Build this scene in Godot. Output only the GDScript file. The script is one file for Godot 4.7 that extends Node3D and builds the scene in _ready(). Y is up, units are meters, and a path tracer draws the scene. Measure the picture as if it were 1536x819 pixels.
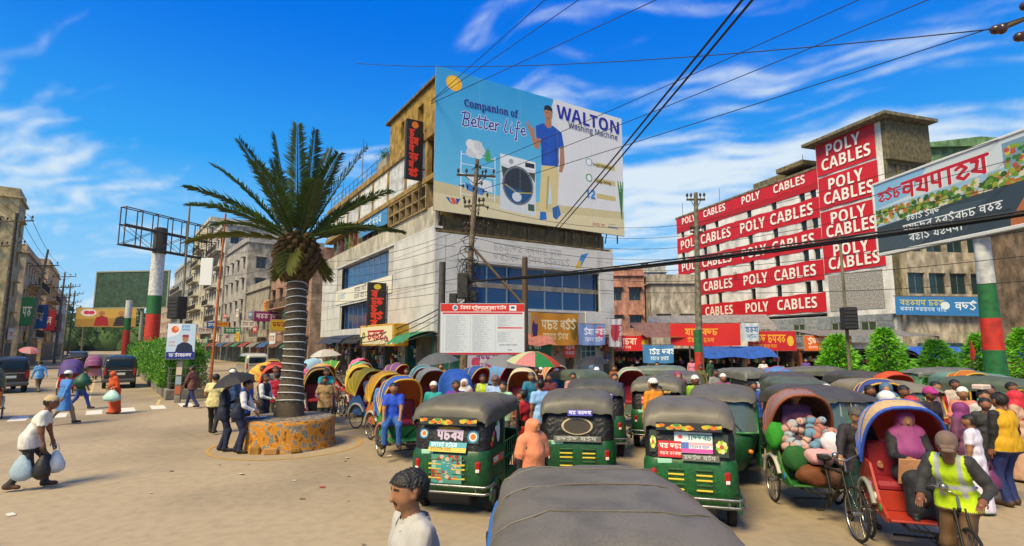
extends Node3D
func _ready() -> void:
	# ---- camera
	var cam := Camera3D.new()
	cam.name = "camera"
	cam.position = Vector3(0, 2.6, 0)
	cam.rotation_degrees.x = 7.31
	cam.fov = 52.54
	cam.far = 1200.0
	add_child(cam)
	# ---- sky and sun
	var env := Environment.new()
	env.background_mode = Environment.BG_SKY
	env.tonemap_mode = Environment.TONE_MAPPER_LINEAR
	env.tonemap_exposure = 1.2
	var sky := Sky.new()
	var sm := PanoramaSkyMaterial.new()
	sm.panorama = make_sky()
	sky.sky_material = sm
	env.sky = sky
	env.background_energy_multiplier = 1.0
	env.sdfgi_enabled = true
	env.ssao_enabled = true
	env.ssil_enabled = true
	env.fog_enabled = true
	env.fog_density = 0.00015
	env.fog_light_color = Color(0.8, 0.9, 1.0)
	var we := WorldEnvironment.new()
	we.name = "world_environment"
	we.environment = env
	add_child(we)
	var sun := DirectionalLight3D.new()
	sun.name = "sun"
	sun.light_energy = 1.6
	sun.light_color = Color(1.0, 0.92, 0.72)
	sun.light_angular_distance = 24.0
	sun.shadow_enabled = true
	sun.rotation_degrees = Vector3(-50, -34, 0)
	add_child(sun)
	# ---- shared textures and fonts
	for f in [[bold, "Droid Sans", 700], [plain_font, "Droid Sans", 400], [serif, "Droid Serif", 700]]:
		f[0].font_names = PackedStringArray([f[1]]); f[0].font_weight = f[2]
	T.grime = noise_image(3, 0.012, 0.60, 1.14, 5, 512, 0.75)
	T.streak = noise_image(8, 0.02, 0.52, 1.14, 5, 512, 0.8)
	T.fine = noise_image(5, 0.16, 0.86, 1.06, 3)
	T.patch = noise_image(11, 0.008, 0.80, 1.12, 5)
	T.concrete = noise_image(21, 0.03, 0.68, 1.12, 5)
	T.cloth = noise_image(31, 0.02, 0.90, 1.06, 3, 256)
	T.speck = noise_image(41, 0.22, 0.82, 1.03, 3, 512, 0.4)
	T.bump = normal_image(6, 0.08, 3.0)
	T.fold = normal_image(16, 0.018, 10.0, 2)
	streets()
	print("streets ", Time.get_ticks_msec())
	corner_building()
	poly_building()
	street_rows()
	right_side()
	print("buildings ", Time.get_ticks_msec())
	boards()
	shops()
	poles_and_wires()
	plants()
	print("plants ", Time.get_ticks_msec())
	vehicles()
	print("vehicles ", Time.get_ticks_msec())
	people()
	small_things()
	print("end ", Time.get_ticks_msec())

func make_sky() -> ImageTexture:
	var W := 2048
	var HH := 1024
	var d := PackedFloat32Array()
	d.resize(W * HH * 3)
	var n1 := FastNoiseLite.new(); n1.seed = 4; n1.frequency = 0.9; n1.fractal_octaves = 6; n1.fractal_gain = 0.56
	var n2 := FastNoiseLite.new(); n2.seed = 9; n2.frequency = 0.8; n2.fractal_octaves = 3
	var n3 := FastNoiseLite.new(); n3.seed = 17; n3.frequency = 0.42; n3.fractal_octaves = 2
	var top := Color(0.0, 0.145, 0.68)
	var mid := Color(0.04, 0.37, 0.80)
	var low := Color(0.42, 0.66, 0.80)
	var cloud := Color(0.66, 0.74, 0.79)
	for y in HH:
		var el := (0.5 - (y + 0.5) / HH) * PI
		var s := sin(el)
		var c := cos(el)
		var base: Color
		if s <= 0.0: base = Color(0.30, 0.30, 0.30)
		else:
			var a := clampf(s / 0.30, 0.0, 1.0)
			base = low.lerp(mid, pow(a, 0.75))
			base = base.lerp(top, smoothstep(0.16, 0.55, s))
		for x in W:
			var o := (y * W + x) * 3
			var col := base
			if s > 0.004:
				var az := (x + 0.5) / W * TAU
				var k := 1.0 / (s + 0.10)
				var px := sin(az) * c * k
				var pz := -cos(az) * c * k
				# streaks drawn out along one wind direction, bent by a slower field
				var u := px * 0.90 + pz * 0.43
				var v := -px * 0.43 + pz * 0.90
				var wx := n2.get_noise_2d(u * 0.9, v * 0.9)
				var wy := n2.get_noise_2d(u * 0.9 + 40.0, v * 0.9)
				var f := n1.get_noise_2d(u * 0.8 + wx * 0.45, v * 3.4 + wy * 0.8)
				var f2 := n1.get_noise_2d(u * 2.6 + 19.0, v * 7.0 + wy * 1.5)
				var big := n3.get_noise_2d(u * 0.8 + 7.0, v * 1.2 - 3.0)
				var den := smoothstep(0.0, 1.05, f * 0.70 + f2 * 0.60 + big * 1.05 + 0.10 + 0.17 * (1.0 - s))
				den = den * 0.9
				col = base.lerp(cloud, den)
			d[o] = col.r; d[o + 1] = col.g; d[o + 2] = col.b
	var im := Image.create_from_data(W, HH, false, Image.FORMAT_RGBF, d.to_byte_array())
	return ImageTexture.create_from_image(im)
# ---------------------------------------------------------------- mesh collector
class Geo:
	var v := PackedVector3Array()
	var uv := PackedVector2Array()
	var ix := PackedInt32Array()
	func vert(p: Vector3, t := Vector2.ZERO) -> int:
		v.append(p); uv.append(t); return v.size() - 1
	func tri(a: Vector3, b: Vector3, c: Vector3) -> void:
		var n := v.size()
		v.append(a); v.append(b); v.append(c)
		uv.append(Vector2.ZERO); uv.append(Vector2(1, 0)); uv.append(Vector2(1, 1))
		ix.append(n); ix.append(n + 1); ix.append(n + 2)
	func quad(a: Vector3, b: Vector3, c: Vector3, d: Vector3) -> Geo:
		var n := v.size()
		v.append(a); v.append(b); v.append(c); v.append(d)
		uv.append(Vector2(0, 0)); uv.append(Vector2(1, 0)); uv.append(Vector2(1, 1)); uv.append(Vector2(0, 1))
		for k in [0, 1, 2, 0, 2, 3]: ix.append(n + k)
		return self
	func poly(pts: Array) -> void:
		for k in range(1, pts.size() - 1): tri(pts[0], pts[k], pts[k + 1])
	# a box with chamfered edges
	func box(c: Vector3, s: Vector3, bev := 0.0, b := Basis.IDENTITY) -> Geo:
		var h := s * 0.5
		if bev <= 0.0:
			var q := []
			for k in 8: q.append(c + b * Vector3(h.x if k & 1 else -h.x, h.y if k & 2 else -h.y, h.z if k & 4 else -h.z))
			quad(q[6], q[7], q[5], q[4]); quad(q[3], q[2], q[0], q[1]); quad(q[2], q[6], q[4], q[0])
			quad(q[7], q[3], q[1], q[5]); quad(q[2], q[3], q[7], q[6]); quad(q[4], q[5], q[1], q[0])
			return self
		bev = minf(bev, minf(h.x, minf(h.y, h.z)) * 0.95)
		var f := func(sx, sy, sz, ax): # corner vertex lying on the face across axis ax
			return c + b * Vector3(sx * (h.x if ax == 0 else h.x - bev), sy * (h.y if ax == 1 else h.y - bev), sz * (h.z if ax == 2 else h.z - bev))
		for s1 in [-1, 1]:
			quad(f.call(s1, 1, -s1, 0), f.call(s1, 1, s1, 0), f.call(s1, -1, s1, 0), f.call(s1, -1, -s1, 0))
			quad(f.call(-1, s1, -s1, 1), f.call(1, s1, -s1, 1), f.call(1, s1, s1, 1), f.call(-1, s1, s1, 1))
			quad(f.call(-s1, 1, s1, 2), f.call(s1, 1, s1, 2), f.call(s1, -1, s1, 2), f.call(-s1, -1, s1, 2))
			for s2 in [-1, 1]:
				quad(f.call(s1, s2, -1, 0), f.call(s1, s2, 1, 0), f.call(s1, s2, 1, 1), f.call(s1, s2, -1, 1))
				quad(f.call(-1, s1, s2, 1), f.call(1, s1, s2, 1), f.call(1, s1, s2, 2), f.call(-1, s1, s2, 2))
				quad(f.call(s1, -1, s2, 0), f.call(s1, 1, s2, 0), f.call(s1, 1, s2, 2), f.call(s1, -1, s2, 2))
				for s3 in [-1, 1]: tri(f.call(s1, s2, s3, 0), f.call(s1, s2, s3, 1), f.call(s1, s2, s3, 2))
		return self
	# rings of equal length joined by a smooth skin
	func loft(rings: Array, closed := true, cap := false) -> Geo:
		var n: int = rings[0].size()
		var base := v.size()
		for r in rings.size():
			for k in n: vert(rings[r][k], Vector2(k / float(n - 1), r / float(maxi(1, rings.size() - 1))))
		for r in rings.size() - 1:
			for k in (n if closed else n - 1):
				var a := base + r * n + k
				var d := base + r * n + (k + 1) % n
				var e := a + n
				var g := d + n
				for q in [a, d, g, a, g, e]: ix.append(q)
		if cap:
			for r in [0, rings.size() - 1]:
				var m := Vector3.ZERO
				for p in rings[r]: m += p
				m /= n
				for k in n: tri(rings[r][k], rings[r][(k + 1) % n], m)
		return self
	func tube(pts: Array, rad, sides := 6, cap := true) -> Geo:
		var rings := []
		var up := Vector3.UP
		for k in pts.size():
			var d: Vector3 = (pts[mini(k + 1, pts.size() - 1)] - pts[maxi(k - 1, 0)]).normalized()
			if k == 0: up = Vector3.RIGHT if absf(d.y) > 0.9 else Vector3.UP
			var x := d.cross(up).normalized()
			var y := x.cross(d).normalized()
			up = y
			var r: float = rad if rad is float else rad[k]
			var ring := []
			for j in sides:
				var a := TAU * j / sides
				ring.append(pts[k] + (x * cos(a) + y * sin(a)) * r)
			rings.append(ring)
		return loft(rings, true, cap)
	func bar(a: Vector3, b: Vector3, r := 0.02, sides := 6) -> Geo:
		return tube([a, b], r, sides)
	# profile of (radius, height) pairs turned round y at c
	func lathe(prof: Array, seg := 16, c := Vector3.ZERO, b := Basis.IDENTITY) -> Geo:
		var rings := []
		for p in prof:
			var ring := []
			for j in seg:
				var a := TAU * j / seg
				ring.append(c + b * Vector3(cos(a) * p[0], p[1], sin(a) * p[0]))
			rings.append(ring)
		return loft(rings, true, false)
	func ball(c: Vector3, r: Vector3, seg := 10, rows := 6) -> Geo:
		var prof := []
		for k in rows + 1:
			var a := PI * k / rows
			prof.append([maxf(sin(a), 0.001), -cos(a)])
		return lathe(prof, seg, c, Basis.from_scale(r))
	# prism: outline in xy (array of Vector2) pushed along z from z0 to z1, placed by xf
	func prism(o: Array, z0: float, z1: float, xf := Transform3D.IDENTITY) -> Geo:
		var pk := PackedVector2Array(o)
		var t := Geometry2D.triangulate_polygon(pk)
		for z in [z0, z1]:
			for k in range(0, t.size(), 3):
				tri(xf * Vector3(o[t[k]].x, o[t[k]].y, z), xf * Vector3(o[t[k + 1]].x, o[t[k + 1]].y, z), xf * Vector3(o[t[k + 2]].x, o[t[k + 2]].y, z))
		for k in o.size():
			var p: Vector2 = o[k]
			var q: Vector2 = o[(k + 1) % o.size()]
			quad(xf * Vector3(p.x, p.y, z0), xf * Vector3(q.x, q.y, z0), xf * Vector3(q.x, q.y, z1), xf * Vector3(p.x, p.y, z1))
		return self
	# flat wall in the xy plane facing +z with rectangular openings [x, y, w, h], reveals going back by dep
	func holed(w: float, h: float, rects: Array, dep: float, y0 := 0.0) -> Geo:
		var xs := [0.0, w]
		var ys := [y0, h]
		for r in rects:
			for a in [r[0], r[0] + r[2]]:
				if not xs.has(a): xs.append(a)
			for a in [r[1], r[1] + r[3]]:
				if not ys.has(a): ys.append(a)
		xs.sort(); ys.sort()
		for j in ys.size() - 1:
			var run := -1.0
			for i in xs.size():
				var open := i == xs.size() - 1
				if not open:
					var cx: float = (xs[i] + xs[i + 1]) / 2
					var cy: float = (ys[j] + ys[j + 1]) / 2
					for r in rects:
						if cx > r[0] and cx < r[0] + r[2] and cy > r[1] and cy < r[1] + r[3]: open = true; break
				if open:
					if run >= 0.0: quad(Vector3(run, ys[j + 1], 0), Vector3(xs[i], ys[j + 1], 0), Vector3(xs[i], ys[j], 0), Vector3(run, ys[j], 0))
					run = -1.0
				elif run < 0.0: run = xs[i]
		for r in rects:
			var a := Vector3(r[0], r[1], 0)
			var b := Vector3(r[0] + r[2], r[1], 0)
			var c := Vector3(r[0] + r[2], r[1] + r[3], 0)
			var d := Vector3(r[0], r[1] + r[3], 0)
			var z := Vector3(0, 0, -dep)
			quad(a, b, b + z, a + z); quad(b, c, c + z, b + z); quad(c, d, d + z, c + z); quad(d, a, a + z, d + z)
		return self
	func mesh() -> ArrayMesh:
		var n := PackedVector3Array()
		n.resize(v.size())
		for k in range(0, ix.size(), 3):
			var a := ix[k]
			var b := ix[k + 1]
			var c := ix[k + 2]
			var m := (v[c] - v[a]).cross(v[b] - v[a])
			n[a] += m; n[b] += m; n[c] += m
		for k in n.size(): n[k] = n[k].normalized()
		var arr := []
		arr.resize(Mesh.ARRAY_MAX)
		arr[Mesh.ARRAY_VERTEX] = v
		arr[Mesh.ARRAY_NORMAL] = n
		arr[Mesh.ARRAY_TEX_UV] = uv
		arr[Mesh.ARRAY_INDEX] = ix
		var am := ArrayMesh.new()
		am.add_surface_from_arrays(Mesh.PRIMITIVE_TRIANGLES, arr)
		return am

# ---------------------------------------------------------------- flat print (signs, posters)
class Print:
	var im: Image
	var w: int
	var h: int
	var mx := 1.0    # print coordinates are laid as mx * x + ox
	var ox := 0.0
	func _init(ww: int, hh: int, c: Color) -> void:
		w = ww; h = hh
		im = Image.create(w, h, false, Image.FORMAT_RGB8)
		im.fill(c)
	func rect(x: float, y: float, rw: float, rh: float, c: Color) -> void:
		im.fill_rect(Rect2i(int((x * mx + ox) * w), int(y * h), maxi(1, int(rw * mx * w)), maxi(1, int(rh * h))), c)
	func px_poly(p: Array, c: Color) -> void:
		var lo := 1e9
		var hi := -1e9
		for q in p: lo = minf(lo, q.y); hi = maxf(hi, q.y)
		for y in range(maxi(0, int(lo)), mini(h - 1, int(hi)) + 1):
			var xs := []
			var yy := y + 0.5
			for k in p.size():
				var a: Vector2 = p[k]
				var b: Vector2 = p[(k + 1) % p.size()]
				if (a.y <= yy) != (b.y <= yy): xs.append(a.x + (yy - a.y) / (b.y - a.y) * (b.x - a.x))
			xs.sort()
			for k in range(0, xs.size() - 1, 2):
				var x0 := int(round(xs[k]))
				var x1 := int(round(xs[k + 1]))
				if x1 > x0: im.fill_rect(Rect2i(x0, y, x1 - x0, 1), c)
	func poly(p: Array, c: Color) -> void:   # pairs of 0..1 numbers
		var q := []
		for k in range(0, p.size(), 2): q.append(Vector2((p[k] * mx + ox) * w, p[k + 1] * h))
		px_poly(q, c)
	func ell(cx: float, cy: float, rx: float, ry: float, c: Color) -> void:
		var q := []
		for k in 28: q.append(Vector2(((cx + cos(TAU * k / 28) * rx) * mx + ox) * w, (cy + sin(TAU * k / 28) * ry) * h))
		px_poly(q, c)
	func stroke(p: Array, wide: float, c: Color) -> void:   # points in pixels
		for k in p.size():
			var a: Vector2 = p[k]
			var q := []
			for j in 8: q.append(a + Vector2.from_angle(TAU * j / 8) * wide * 0.5)
			px_poly(q, c)
			if k + 1 < p.size():
				var b: Vector2 = p[k + 1]
				var n := (b - a).orthogonal().normalized() * wide * 0.5
				px_poly([a + n, b + n, b - n, a - n], c)
	func line(p: Array, wide: float, c: Color) -> void:
		var q := []
		for k in range(0, p.size(), 2): q.append(Vector2((p[k] * mx + ox) * w, p[k + 1] * h))
		stroke(q, wide, c)
	# words in hanging Bengali letter forms: a head line with strokes below it
	func bangla(x: float, y: float, hh: float, words: Array, c: Color, sd := 1, bold := 0.13) -> float:
		var shapes := [
			[[.1, 0, .1, .45, .5, .75, .8, .4, .5, .3, .1, .5]], [[.75, 0, .75, 1], [.75, .35, .2, .25, .1, .6, .45, .7, .75, .5]],
			[[.8, 0, .8, 1], [.8, .2, .15, .6, .8, .85]], [[.15, .3, .5, .15, .8, .4, .45, .6, .2, .8, .6, 1, .9, .8]],
			[[.5, 0, .5, .3, .15, .6, .5, .95, .85, .6, .5, .3]], [[.7, 0, .7, 1], [.2, 0, .2, .6, .7, .7]],
			[[.2, 0, .2, .9, .55, 1, .85, .7, .6, .4, .2, .55]], [[.5, 0, .5, 1]], [[.8, 0, .8, 1], [.1, .15, .45, .2, .35, .6, .1, .7, .8, .95]],
			[[.1, .8, .45, 1, .85, .7, .5, .35, .15, .15, .6, -.3, .9, -.1]]]
		var r := RandomNumberGenerator.new()
		r.seed = sd
		var H := hh * h
		var px := (x * mx + ox) * w
		for n in words:
			var x0 := px
			for k in n:
				var s: Array = shapes[r.randi() % shapes.size()]
				var cw := H * (0.42 if s.size() == 1 and s[0].size() == 4 else 0.72)
				for st in s:
					var q := []
					for j in range(0, st.size(), 2): q.append(Vector2(px + st[j] * cw, y * h + H * (0.12 + st[j + 1] * 0.85)))
					stroke(q, H * bold, c)
				px += cw * 1.06
			stroke([Vector2(x0, y * h + H * 0.12), Vector2(px, y * h + H * 0.12)], H * bold, c)
			px += H * 0.4
		return (px / w - ox) / mx
	func tex() -> ImageTexture:
		return ImageTexture.create_from_image(im)

# ---------------------------------------------------------------- materials and nodes
var cache := {}
var T := {}
var taken := {}

func noise_image(sd: int, freq: float, lo: float, hi: float, oct := 4, size := 512, pw := 1.0) -> ImageTexture:
	var n := FastNoiseLite.new()
	n.noise_type = FastNoiseLite.TYPE_SIMPLEX_SMOOTH
	n.seed = sd; n.frequency = freq; n.fractal_octaves = oct
	var im := n.get_seamless_image(size, size)
	im.convert(Image.FORMAT_L8)
	var d := im.get_data()
	var lut := PackedByteArray()
	for k in 256: lut.append(clampi(int((lo + (hi - lo) * pow(k / 255.0, pw)) * 255), 0, 255))
	for k in d.size(): d[k] = lut[d[k]]
	return ImageTexture.create_from_image(Image.create_from_data(size, size, false, Image.FORMAT_L8, d))

func normal_image(sd: int, freq: float, strength: float, oct := 4) -> ImageTexture:
	var n := FastNoiseLite.new()
	n.noise_type = FastNoiseLite.TYPE_SIMPLEX_SMOOTH
	n.seed = sd; n.frequency = freq; n.fractal_octaves = oct
	var im := n.get_seamless_image(512, 512)
	im.convert(Image.FORMAT_RGBA8)
	im.bump_map_to_normal_map(strength)
	return ImageTexture.create_from_image(im)

# col: colour as written for a screen; tex: key into T, laid triplanar with so many repeats per metre
func mat(col, rough := 0.8, tex := "", scale := 0.5, metal := 0.0, extra := {}) -> StandardMaterial3D:
	var key := str(col) + str(rough) + tex + str(scale) + str(metal) + str(extra)
	if cache.has(key): return cache[key]
	var m := StandardMaterial3D.new()
	m.albedo_color = Color(col) if col is String else col
	m.roughness = rough
	m.metallic = metal
	m.cull_mode = BaseMaterial3D.CULL_DISABLED
	if tex:
		m.albedo_texture = T[tex]
		m.uv1_triplanar = true
		m.uv1_world_triplanar = extra.get("world", true)
		m.uv1_scale = Vector3(scale, scale * extra.get("tall", 1.0), scale)
	if extra.has("bump"):
		m.normal_enabled = true
		m.normal_texture = T[extra.bump]
		m.normal_scale = extra.get("bump_scale", 0.6)
		if not tex:
			m.uv1_triplanar = true; m.uv1_world_triplanar = extra.get("world", true); m.uv1_scale = Vector3.ONE * scale
	if extra.has("second"):
		m.detail_enabled = true
		m.detail_blend_mode = BaseMaterial3D.BLEND_MODE_MUL
		m.detail_albedo = T[extra.second]
		m.uv2_triplanar = true
		m.uv2_world_triplanar = true
		m.uv2_scale = Vector3.ONE * extra.get("second_scale", 0.08)
	if extra.has("coat"):
		m.clearcoat_enabled = true; m.clearcoat = extra.coat; m.clearcoat_roughness = 0.12
	if extra.has("sheen"):
		m.rim_enabled = true; m.rim = extra.sheen; m.rim_tint = 0.6
	if extra.has("back"):
		m.backlight_enabled = true; m.backlight = Color(extra.back)
	cache[key] = m
	return m

func print_mat(t: Texture2D, rough := 0.55) -> StandardMaterial3D:
	var m := StandardMaterial3D.new()
	m.albedo_texture = t
	m.roughness = rough
	m.cull_mode = BaseMaterial3D.CULL_DISABLED
	return m

func glass(col: String, rough := 0.06) -> StandardMaterial3D:
	return mat(col, rough, "", 1.0, 0.0, {"glass": 1})

func numbered(n: String) -> String:
	taken[n] = taken.get(n, 0) + 1
	return n if taken[n] == 1 else "%s_%03d" % [n, taken[n] - 1]

func obj(called: String, g, m: Material, parent: Node = null, pos := Vector3.ZERO, turn := 0.0) -> MeshInstance3D:
	var o := MeshInstance3D.new()
	o.mesh = g.mesh() if g is Geo else g
	o.material_override = m
	o.name = called if parent else numbered(called)
	o.position = pos
	o.rotation.y = turn
	if parent: parent.add_child(o, true)
	else: add_child(o)
	return o

func thing(called: String, label: String, category: String, pos := Vector3.ZERO, turn := 0.0, group := "") -> Node3D:
	var o := Node3D.new()
	o.name = numbered(called)
	add_child(o)
	o.position = pos
	o.rotation.y = turn
	return tag(o, label, category, group)

func tag(o: Node3D, label: String, category: String, group := "", kind := "") -> Node3D:
	o.set_meta("label", label)
	o.set_meta("category", category)
	if group: o.set_meta("group", group)
	if kind: o.set_meta("kind", kind)
	return o

func ground(called: String, g, m: Material, label: String, category: String) -> MeshInstance3D:
	var o := obj(called, g, m)
	tag(o, label, category, "", "structure")
	return o

func copy(src: Node3D, label: String, pos: Vector3, turn: float) -> Node3D:
	var o: Node3D = src.duplicate()
	o.name = numbered(str(src.name).rstrip("0123456789").trim_suffix("_"))
	add_child(o)
	o.position = pos
	o.rotation.y = turn
	o.set_meta("label", label)
	return o

func repaint(o: Node, part: String, m: Material) -> void:
	for c in o.get_children():
		if c is MeshInstance3D and str(c.name).rstrip("0123456789") == part: c.material_override = m

var bold := SystemFont.new()
var plain_font := SystemFont.new()
var serif := SystemFont.new()

func text(called: String, words: String, h: float, m: Material, parent: Node, xf: Transform3D, font: Font = null, wide := 1.0, depth := 0.01) -> MeshInstance3D:
	var tm := TextMesh.new()
	tm.text = words
	tm.font = font if font else bold
	tm.font_size = 64
	tm.pixel_size = h / 64.0
	tm.depth = depth
	tm.curve_step = 6.0
	var o := MeshInstance3D.new()
	o.name = called
	o.mesh = tm
	o.material_override = m
	o.transform = xf * Transform3D(Basis.from_scale(Vector3(wide, 1, 1)), Vector3.ZERO)
	parent.add_child(o, true)
	return o
func wall_mat(col: String, grime := "grime", scale := 0.11) -> StandardMaterial3D:
	return mat(col, 0.88, grime, scale, 0.0, {"tall": 0.45, "second": "concrete", "second_scale": 0.35, "bump": "bump", "bump_scale": 0.35})

var win_cache := {}
# a window in an opening w x h whose middle is at p in the parent's frame: frame with mullions, panes as sub-parts
func window(parent: Node, p: Vector3, w: float, h: float, nx: int, ny: int, frame: Material, pane: Material, turn := 0.0, called := "window") -> MeshInstance3D:
	var key := "%0.2f_%0.2f_%d_%d" % [w, h, nx, ny]
	if not win_cache.has(key):
		var g := Geo.new()
		var t := 0.05
		g.box(Vector3(0, h / 2 - t / 2, 0), Vector3(w, t, 0.07)); g.box(Vector3(0, -h / 2 + t / 2, 0), Vector3(w, t, 0.07))
		for k in nx + 1: g.box(Vector3(-w / 2 + t / 2 + (w - t) * k / nx, 0, 0), Vector3(t, h - 2 * t, 0.06))
		for k in range(1, ny): g.box(Vector3(0, -h / 2 + h * k / ny, 0), Vector3(w - 2 * t, t * 0.7, 0.05))
		var q := Geo.new()
		q.box(Vector3.ZERO, Vector3(w / nx - t, h / ny - t, 0.012))
		win_cache[key] = [g.mesh(), q.mesh()]
	var o := obj(called, win_cache[key][0], frame, parent, p, turn)
	for i in nx:
		for j in ny:
			obj("pane", win_cache[key][1], pane, o, Vector3(-w / 2 + w * (i + 0.5) / nx, -h / 2 + h * (j + 0.5) / ny, -0.012 if (i + j) % 2 else 0.008))
	return o

# a plain town house: x along the street, z out to the street, front at z = 0, near end at x = W
func block(called: String, label: String, pos: Vector3, turn: float, W: float, D: float, H: float, o: Dictionary) -> Node3D:
	var t := thing(called, label, "building", pos, turn)
	var wm: Material = wall_mat(Color(o.col).lightened(0.22).to_html(false), o.get("grime", "grime"))
	var fl: float = o.get("floor", 3.1)
	var y0: float = o.get("ground", 3.4)
	var nf := int((H - y0) / fl)
	var ww: float = o.get("win_w", 1.3)
	var wh: float = o.get("win_h", 1.4)
	var frame: Material = mat(o.get("frame", "6a665e"), 0.6)
	var pane: Material = glass(o.get("glass", "1c2a36"))
	var rng := RandomNumberGenerator.new()
	rng.seed = hash(label)
	for side in [0, 1]:
		var L: float = W if side == 0 else D
		if side == 1 and o.get("blank_end", false): continue
		var n: int = maxi(1, int(L / o.get("bay", 2.6)))
		var rects := []
		for f in nf:
			for k in n: rects.append([L / n * (k + 0.5) - ww / 2, y0 + f * fl + (fl - wh) * 0.55, ww, wh])
		var g := Geo.new()
		g.holed(L, H, rects, 0.28)
		var xf := Transform3D.IDENTITY if side == 0 else (Transform3D(Basis(Vector3.UP, -PI / 2), Vector3(0, 0, -D)) if o.get("flip", false) else Transform3D(Basis(Vector3.UP, PI / 2), Vector3(W, 0, 0)))
		var fo := obj("front_wall" if side == 0 else "end_wall", g, wm if side == 0 else wall_mat(Color(o.get("end", o.col)).lightened(0.22).to_html(false), "streak"), t)
		fo.transform = xf
		for r in rects:
			if rng.randf() < o.get("bricked", 0.0): continue
			var c: Vector3 = xf * Vector3(r[0] + ww / 2, r[1] + wh / 2, -0.2)
			window(t, c, ww, wh, 2, 1, frame, pane, 0.0 if side == 0 else xf.basis.get_euler().y)
			if o.get("shade", true):
				var s := Geo.new()
				s.box(Vector3(0, 0, 0.22), Vector3(ww + 0.3, 0.07, 0.44), 0.01)
				var so := obj("sunshade", s, wm, t)
				so.transform = xf * Transform3D(Basis.IDENTITY, Vector3(r[0] + ww / 2, r[1] + wh + 0.12, 0))
		if o.get("balcony", false) and side == 0:
			for f in range(0, nf):
				if rng.randf() < 0.25: continue
				var bw := L * rng.randf_range(0.35, 0.8)
				var bx := rng.randf_range(bw / 2, L - bw / 2)
				var s := Geo.new()
				s.box(Vector3(0, 0, 0.55), Vector3(bw, 0.14, 1.1), 0.01)
				var bo := obj("balcony", s, wm, t, Vector3(bx, y0 + f * fl, 0.0))
				var rg := Geo.new()
				rg.bar(Vector3(-bw / 2, 1.0, 1.05), Vector3(bw / 2, 1.0, 1.05), 0.025)
				var m := int(bw / 0.16)
				for k in m + 1: rg.bar(Vector3(-bw / 2 + bw * k / m, 0.07, 1.05), Vector3(-bw / 2 + bw * k / m, 1.0, 1.05), 0.011, 4)
				obj("railing", rg, mat("3a3733", 0.6, "", 1.0, 0.4), bo)
	# back, far end, roof slab with a parapet
	var s := Geo.new()
	s.quad(Vector3(0, 0, -D), Vector3(W, 0, -D), Vector3(W, H, -D), Vector3(0, H, -D))
	for x in ([0.0, W] if o.get("blank_end", false) else [W] if o.get("flip", false) else [0.0]): s.quad(Vector3(x, 0, 0), Vector3(x, 0, -D), Vector3(x, H, -D), Vector3(x, H, 0))
	obj("blind_wall", s, wall_mat(Color(o.get("end", o.col)).lightened(0.22).to_html(false), "streak"), t)
	# floors inside, so that the rooms behind the panes are rooms
	var fg := Geo.new()
	for f in nf: fg.box(Vector3(W / 2, y0 + f * fl - 0.1, -D / 2), Vector3(W - 0.6, 0.16, D - 0.6))
	obj("floor_slab", fg, mat("55504a", 0.9), t)
	s = Geo.new()
	s.box(Vector3(W / 2, H + 0.08, -D / 2), Vector3(W + 0.5, 0.16, D + 0.5), 0.02)
	obj("roof", s, wm, t)
	s = Geo.new()
	for a in [[W / 2, -0.1, W, 0.16], [W / 2, -D + 0.1, W, 0.16]]: s.box(Vector3(a[0], H + 0.6, a[1]), Vector3(a[2], 0.9, a[3]), 0.01)
	for x in [0.1, W - 0.1]: s.box(Vector3(x, H + 0.6, -D / 2), Vector3(0.16, 0.9, D - 0.4), 0.01)
	obj("parapet", s, wm, t)
	if o.get("stair", false):
		s = Geo.new()
		s.box(Vector3(W * 0.4, H + 1.3, -D * 0.5), Vector3(W * 0.4, 2.3, D * 0.4), 0.03)
		obj("stair_tower", s, wall_mat(o.get("stair_col", o.col)), t)
	if o.get("tank", false):
		s = Geo.new()
		s.lathe([[0.02, 1.5], [0.3, 1.48], [0.34, 1.38], [0.62, 1.2], [0.66, 1.1], [0.66, 0.1], [0.6, 0.0], [0.02, 0.0]], 18, Vector3(W * 0.72, H + 0.2, -1.2))
		obj("water_tank", s, mat(o.get("tank_col", "23262b"), 0.5), t)
	# street level: piers, shutters behind, a beam above
	if o.get("shops", true):
		var n2 := maxi(2, int(W / 3.4))
		s = Geo.new(); s.box(Vector3(0, 1.5, 0.02), Vector3(0.4, 3.0, 0.1), 0.02)
		var pier := s.mesh()
		for k in n2 + 1: obj("pier", pier, wm, t, Vector3(0.2 + (W - 0.4) * k / n2, 0, 0))
		var cols := ["2f4a58", "6b2f24", "39403a", "27323f", "5a4a30"]
		for k in n2:
			var q := Geo.new()
			for j in 14: q.box(Vector3(0, 0.12 + j * 0.19, 0.0), Vector3(W / n2 - 0.7, 0.17, 0.05), 0.015)
			obj("shutter", q, mat(cols[rng.randi() % 5], 0.5, "grime", 0.3), t, Vector3(0.2 + (W - 0.4) * (k + 0.5) / n2, 0.0, 0.07))
	return t

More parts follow.
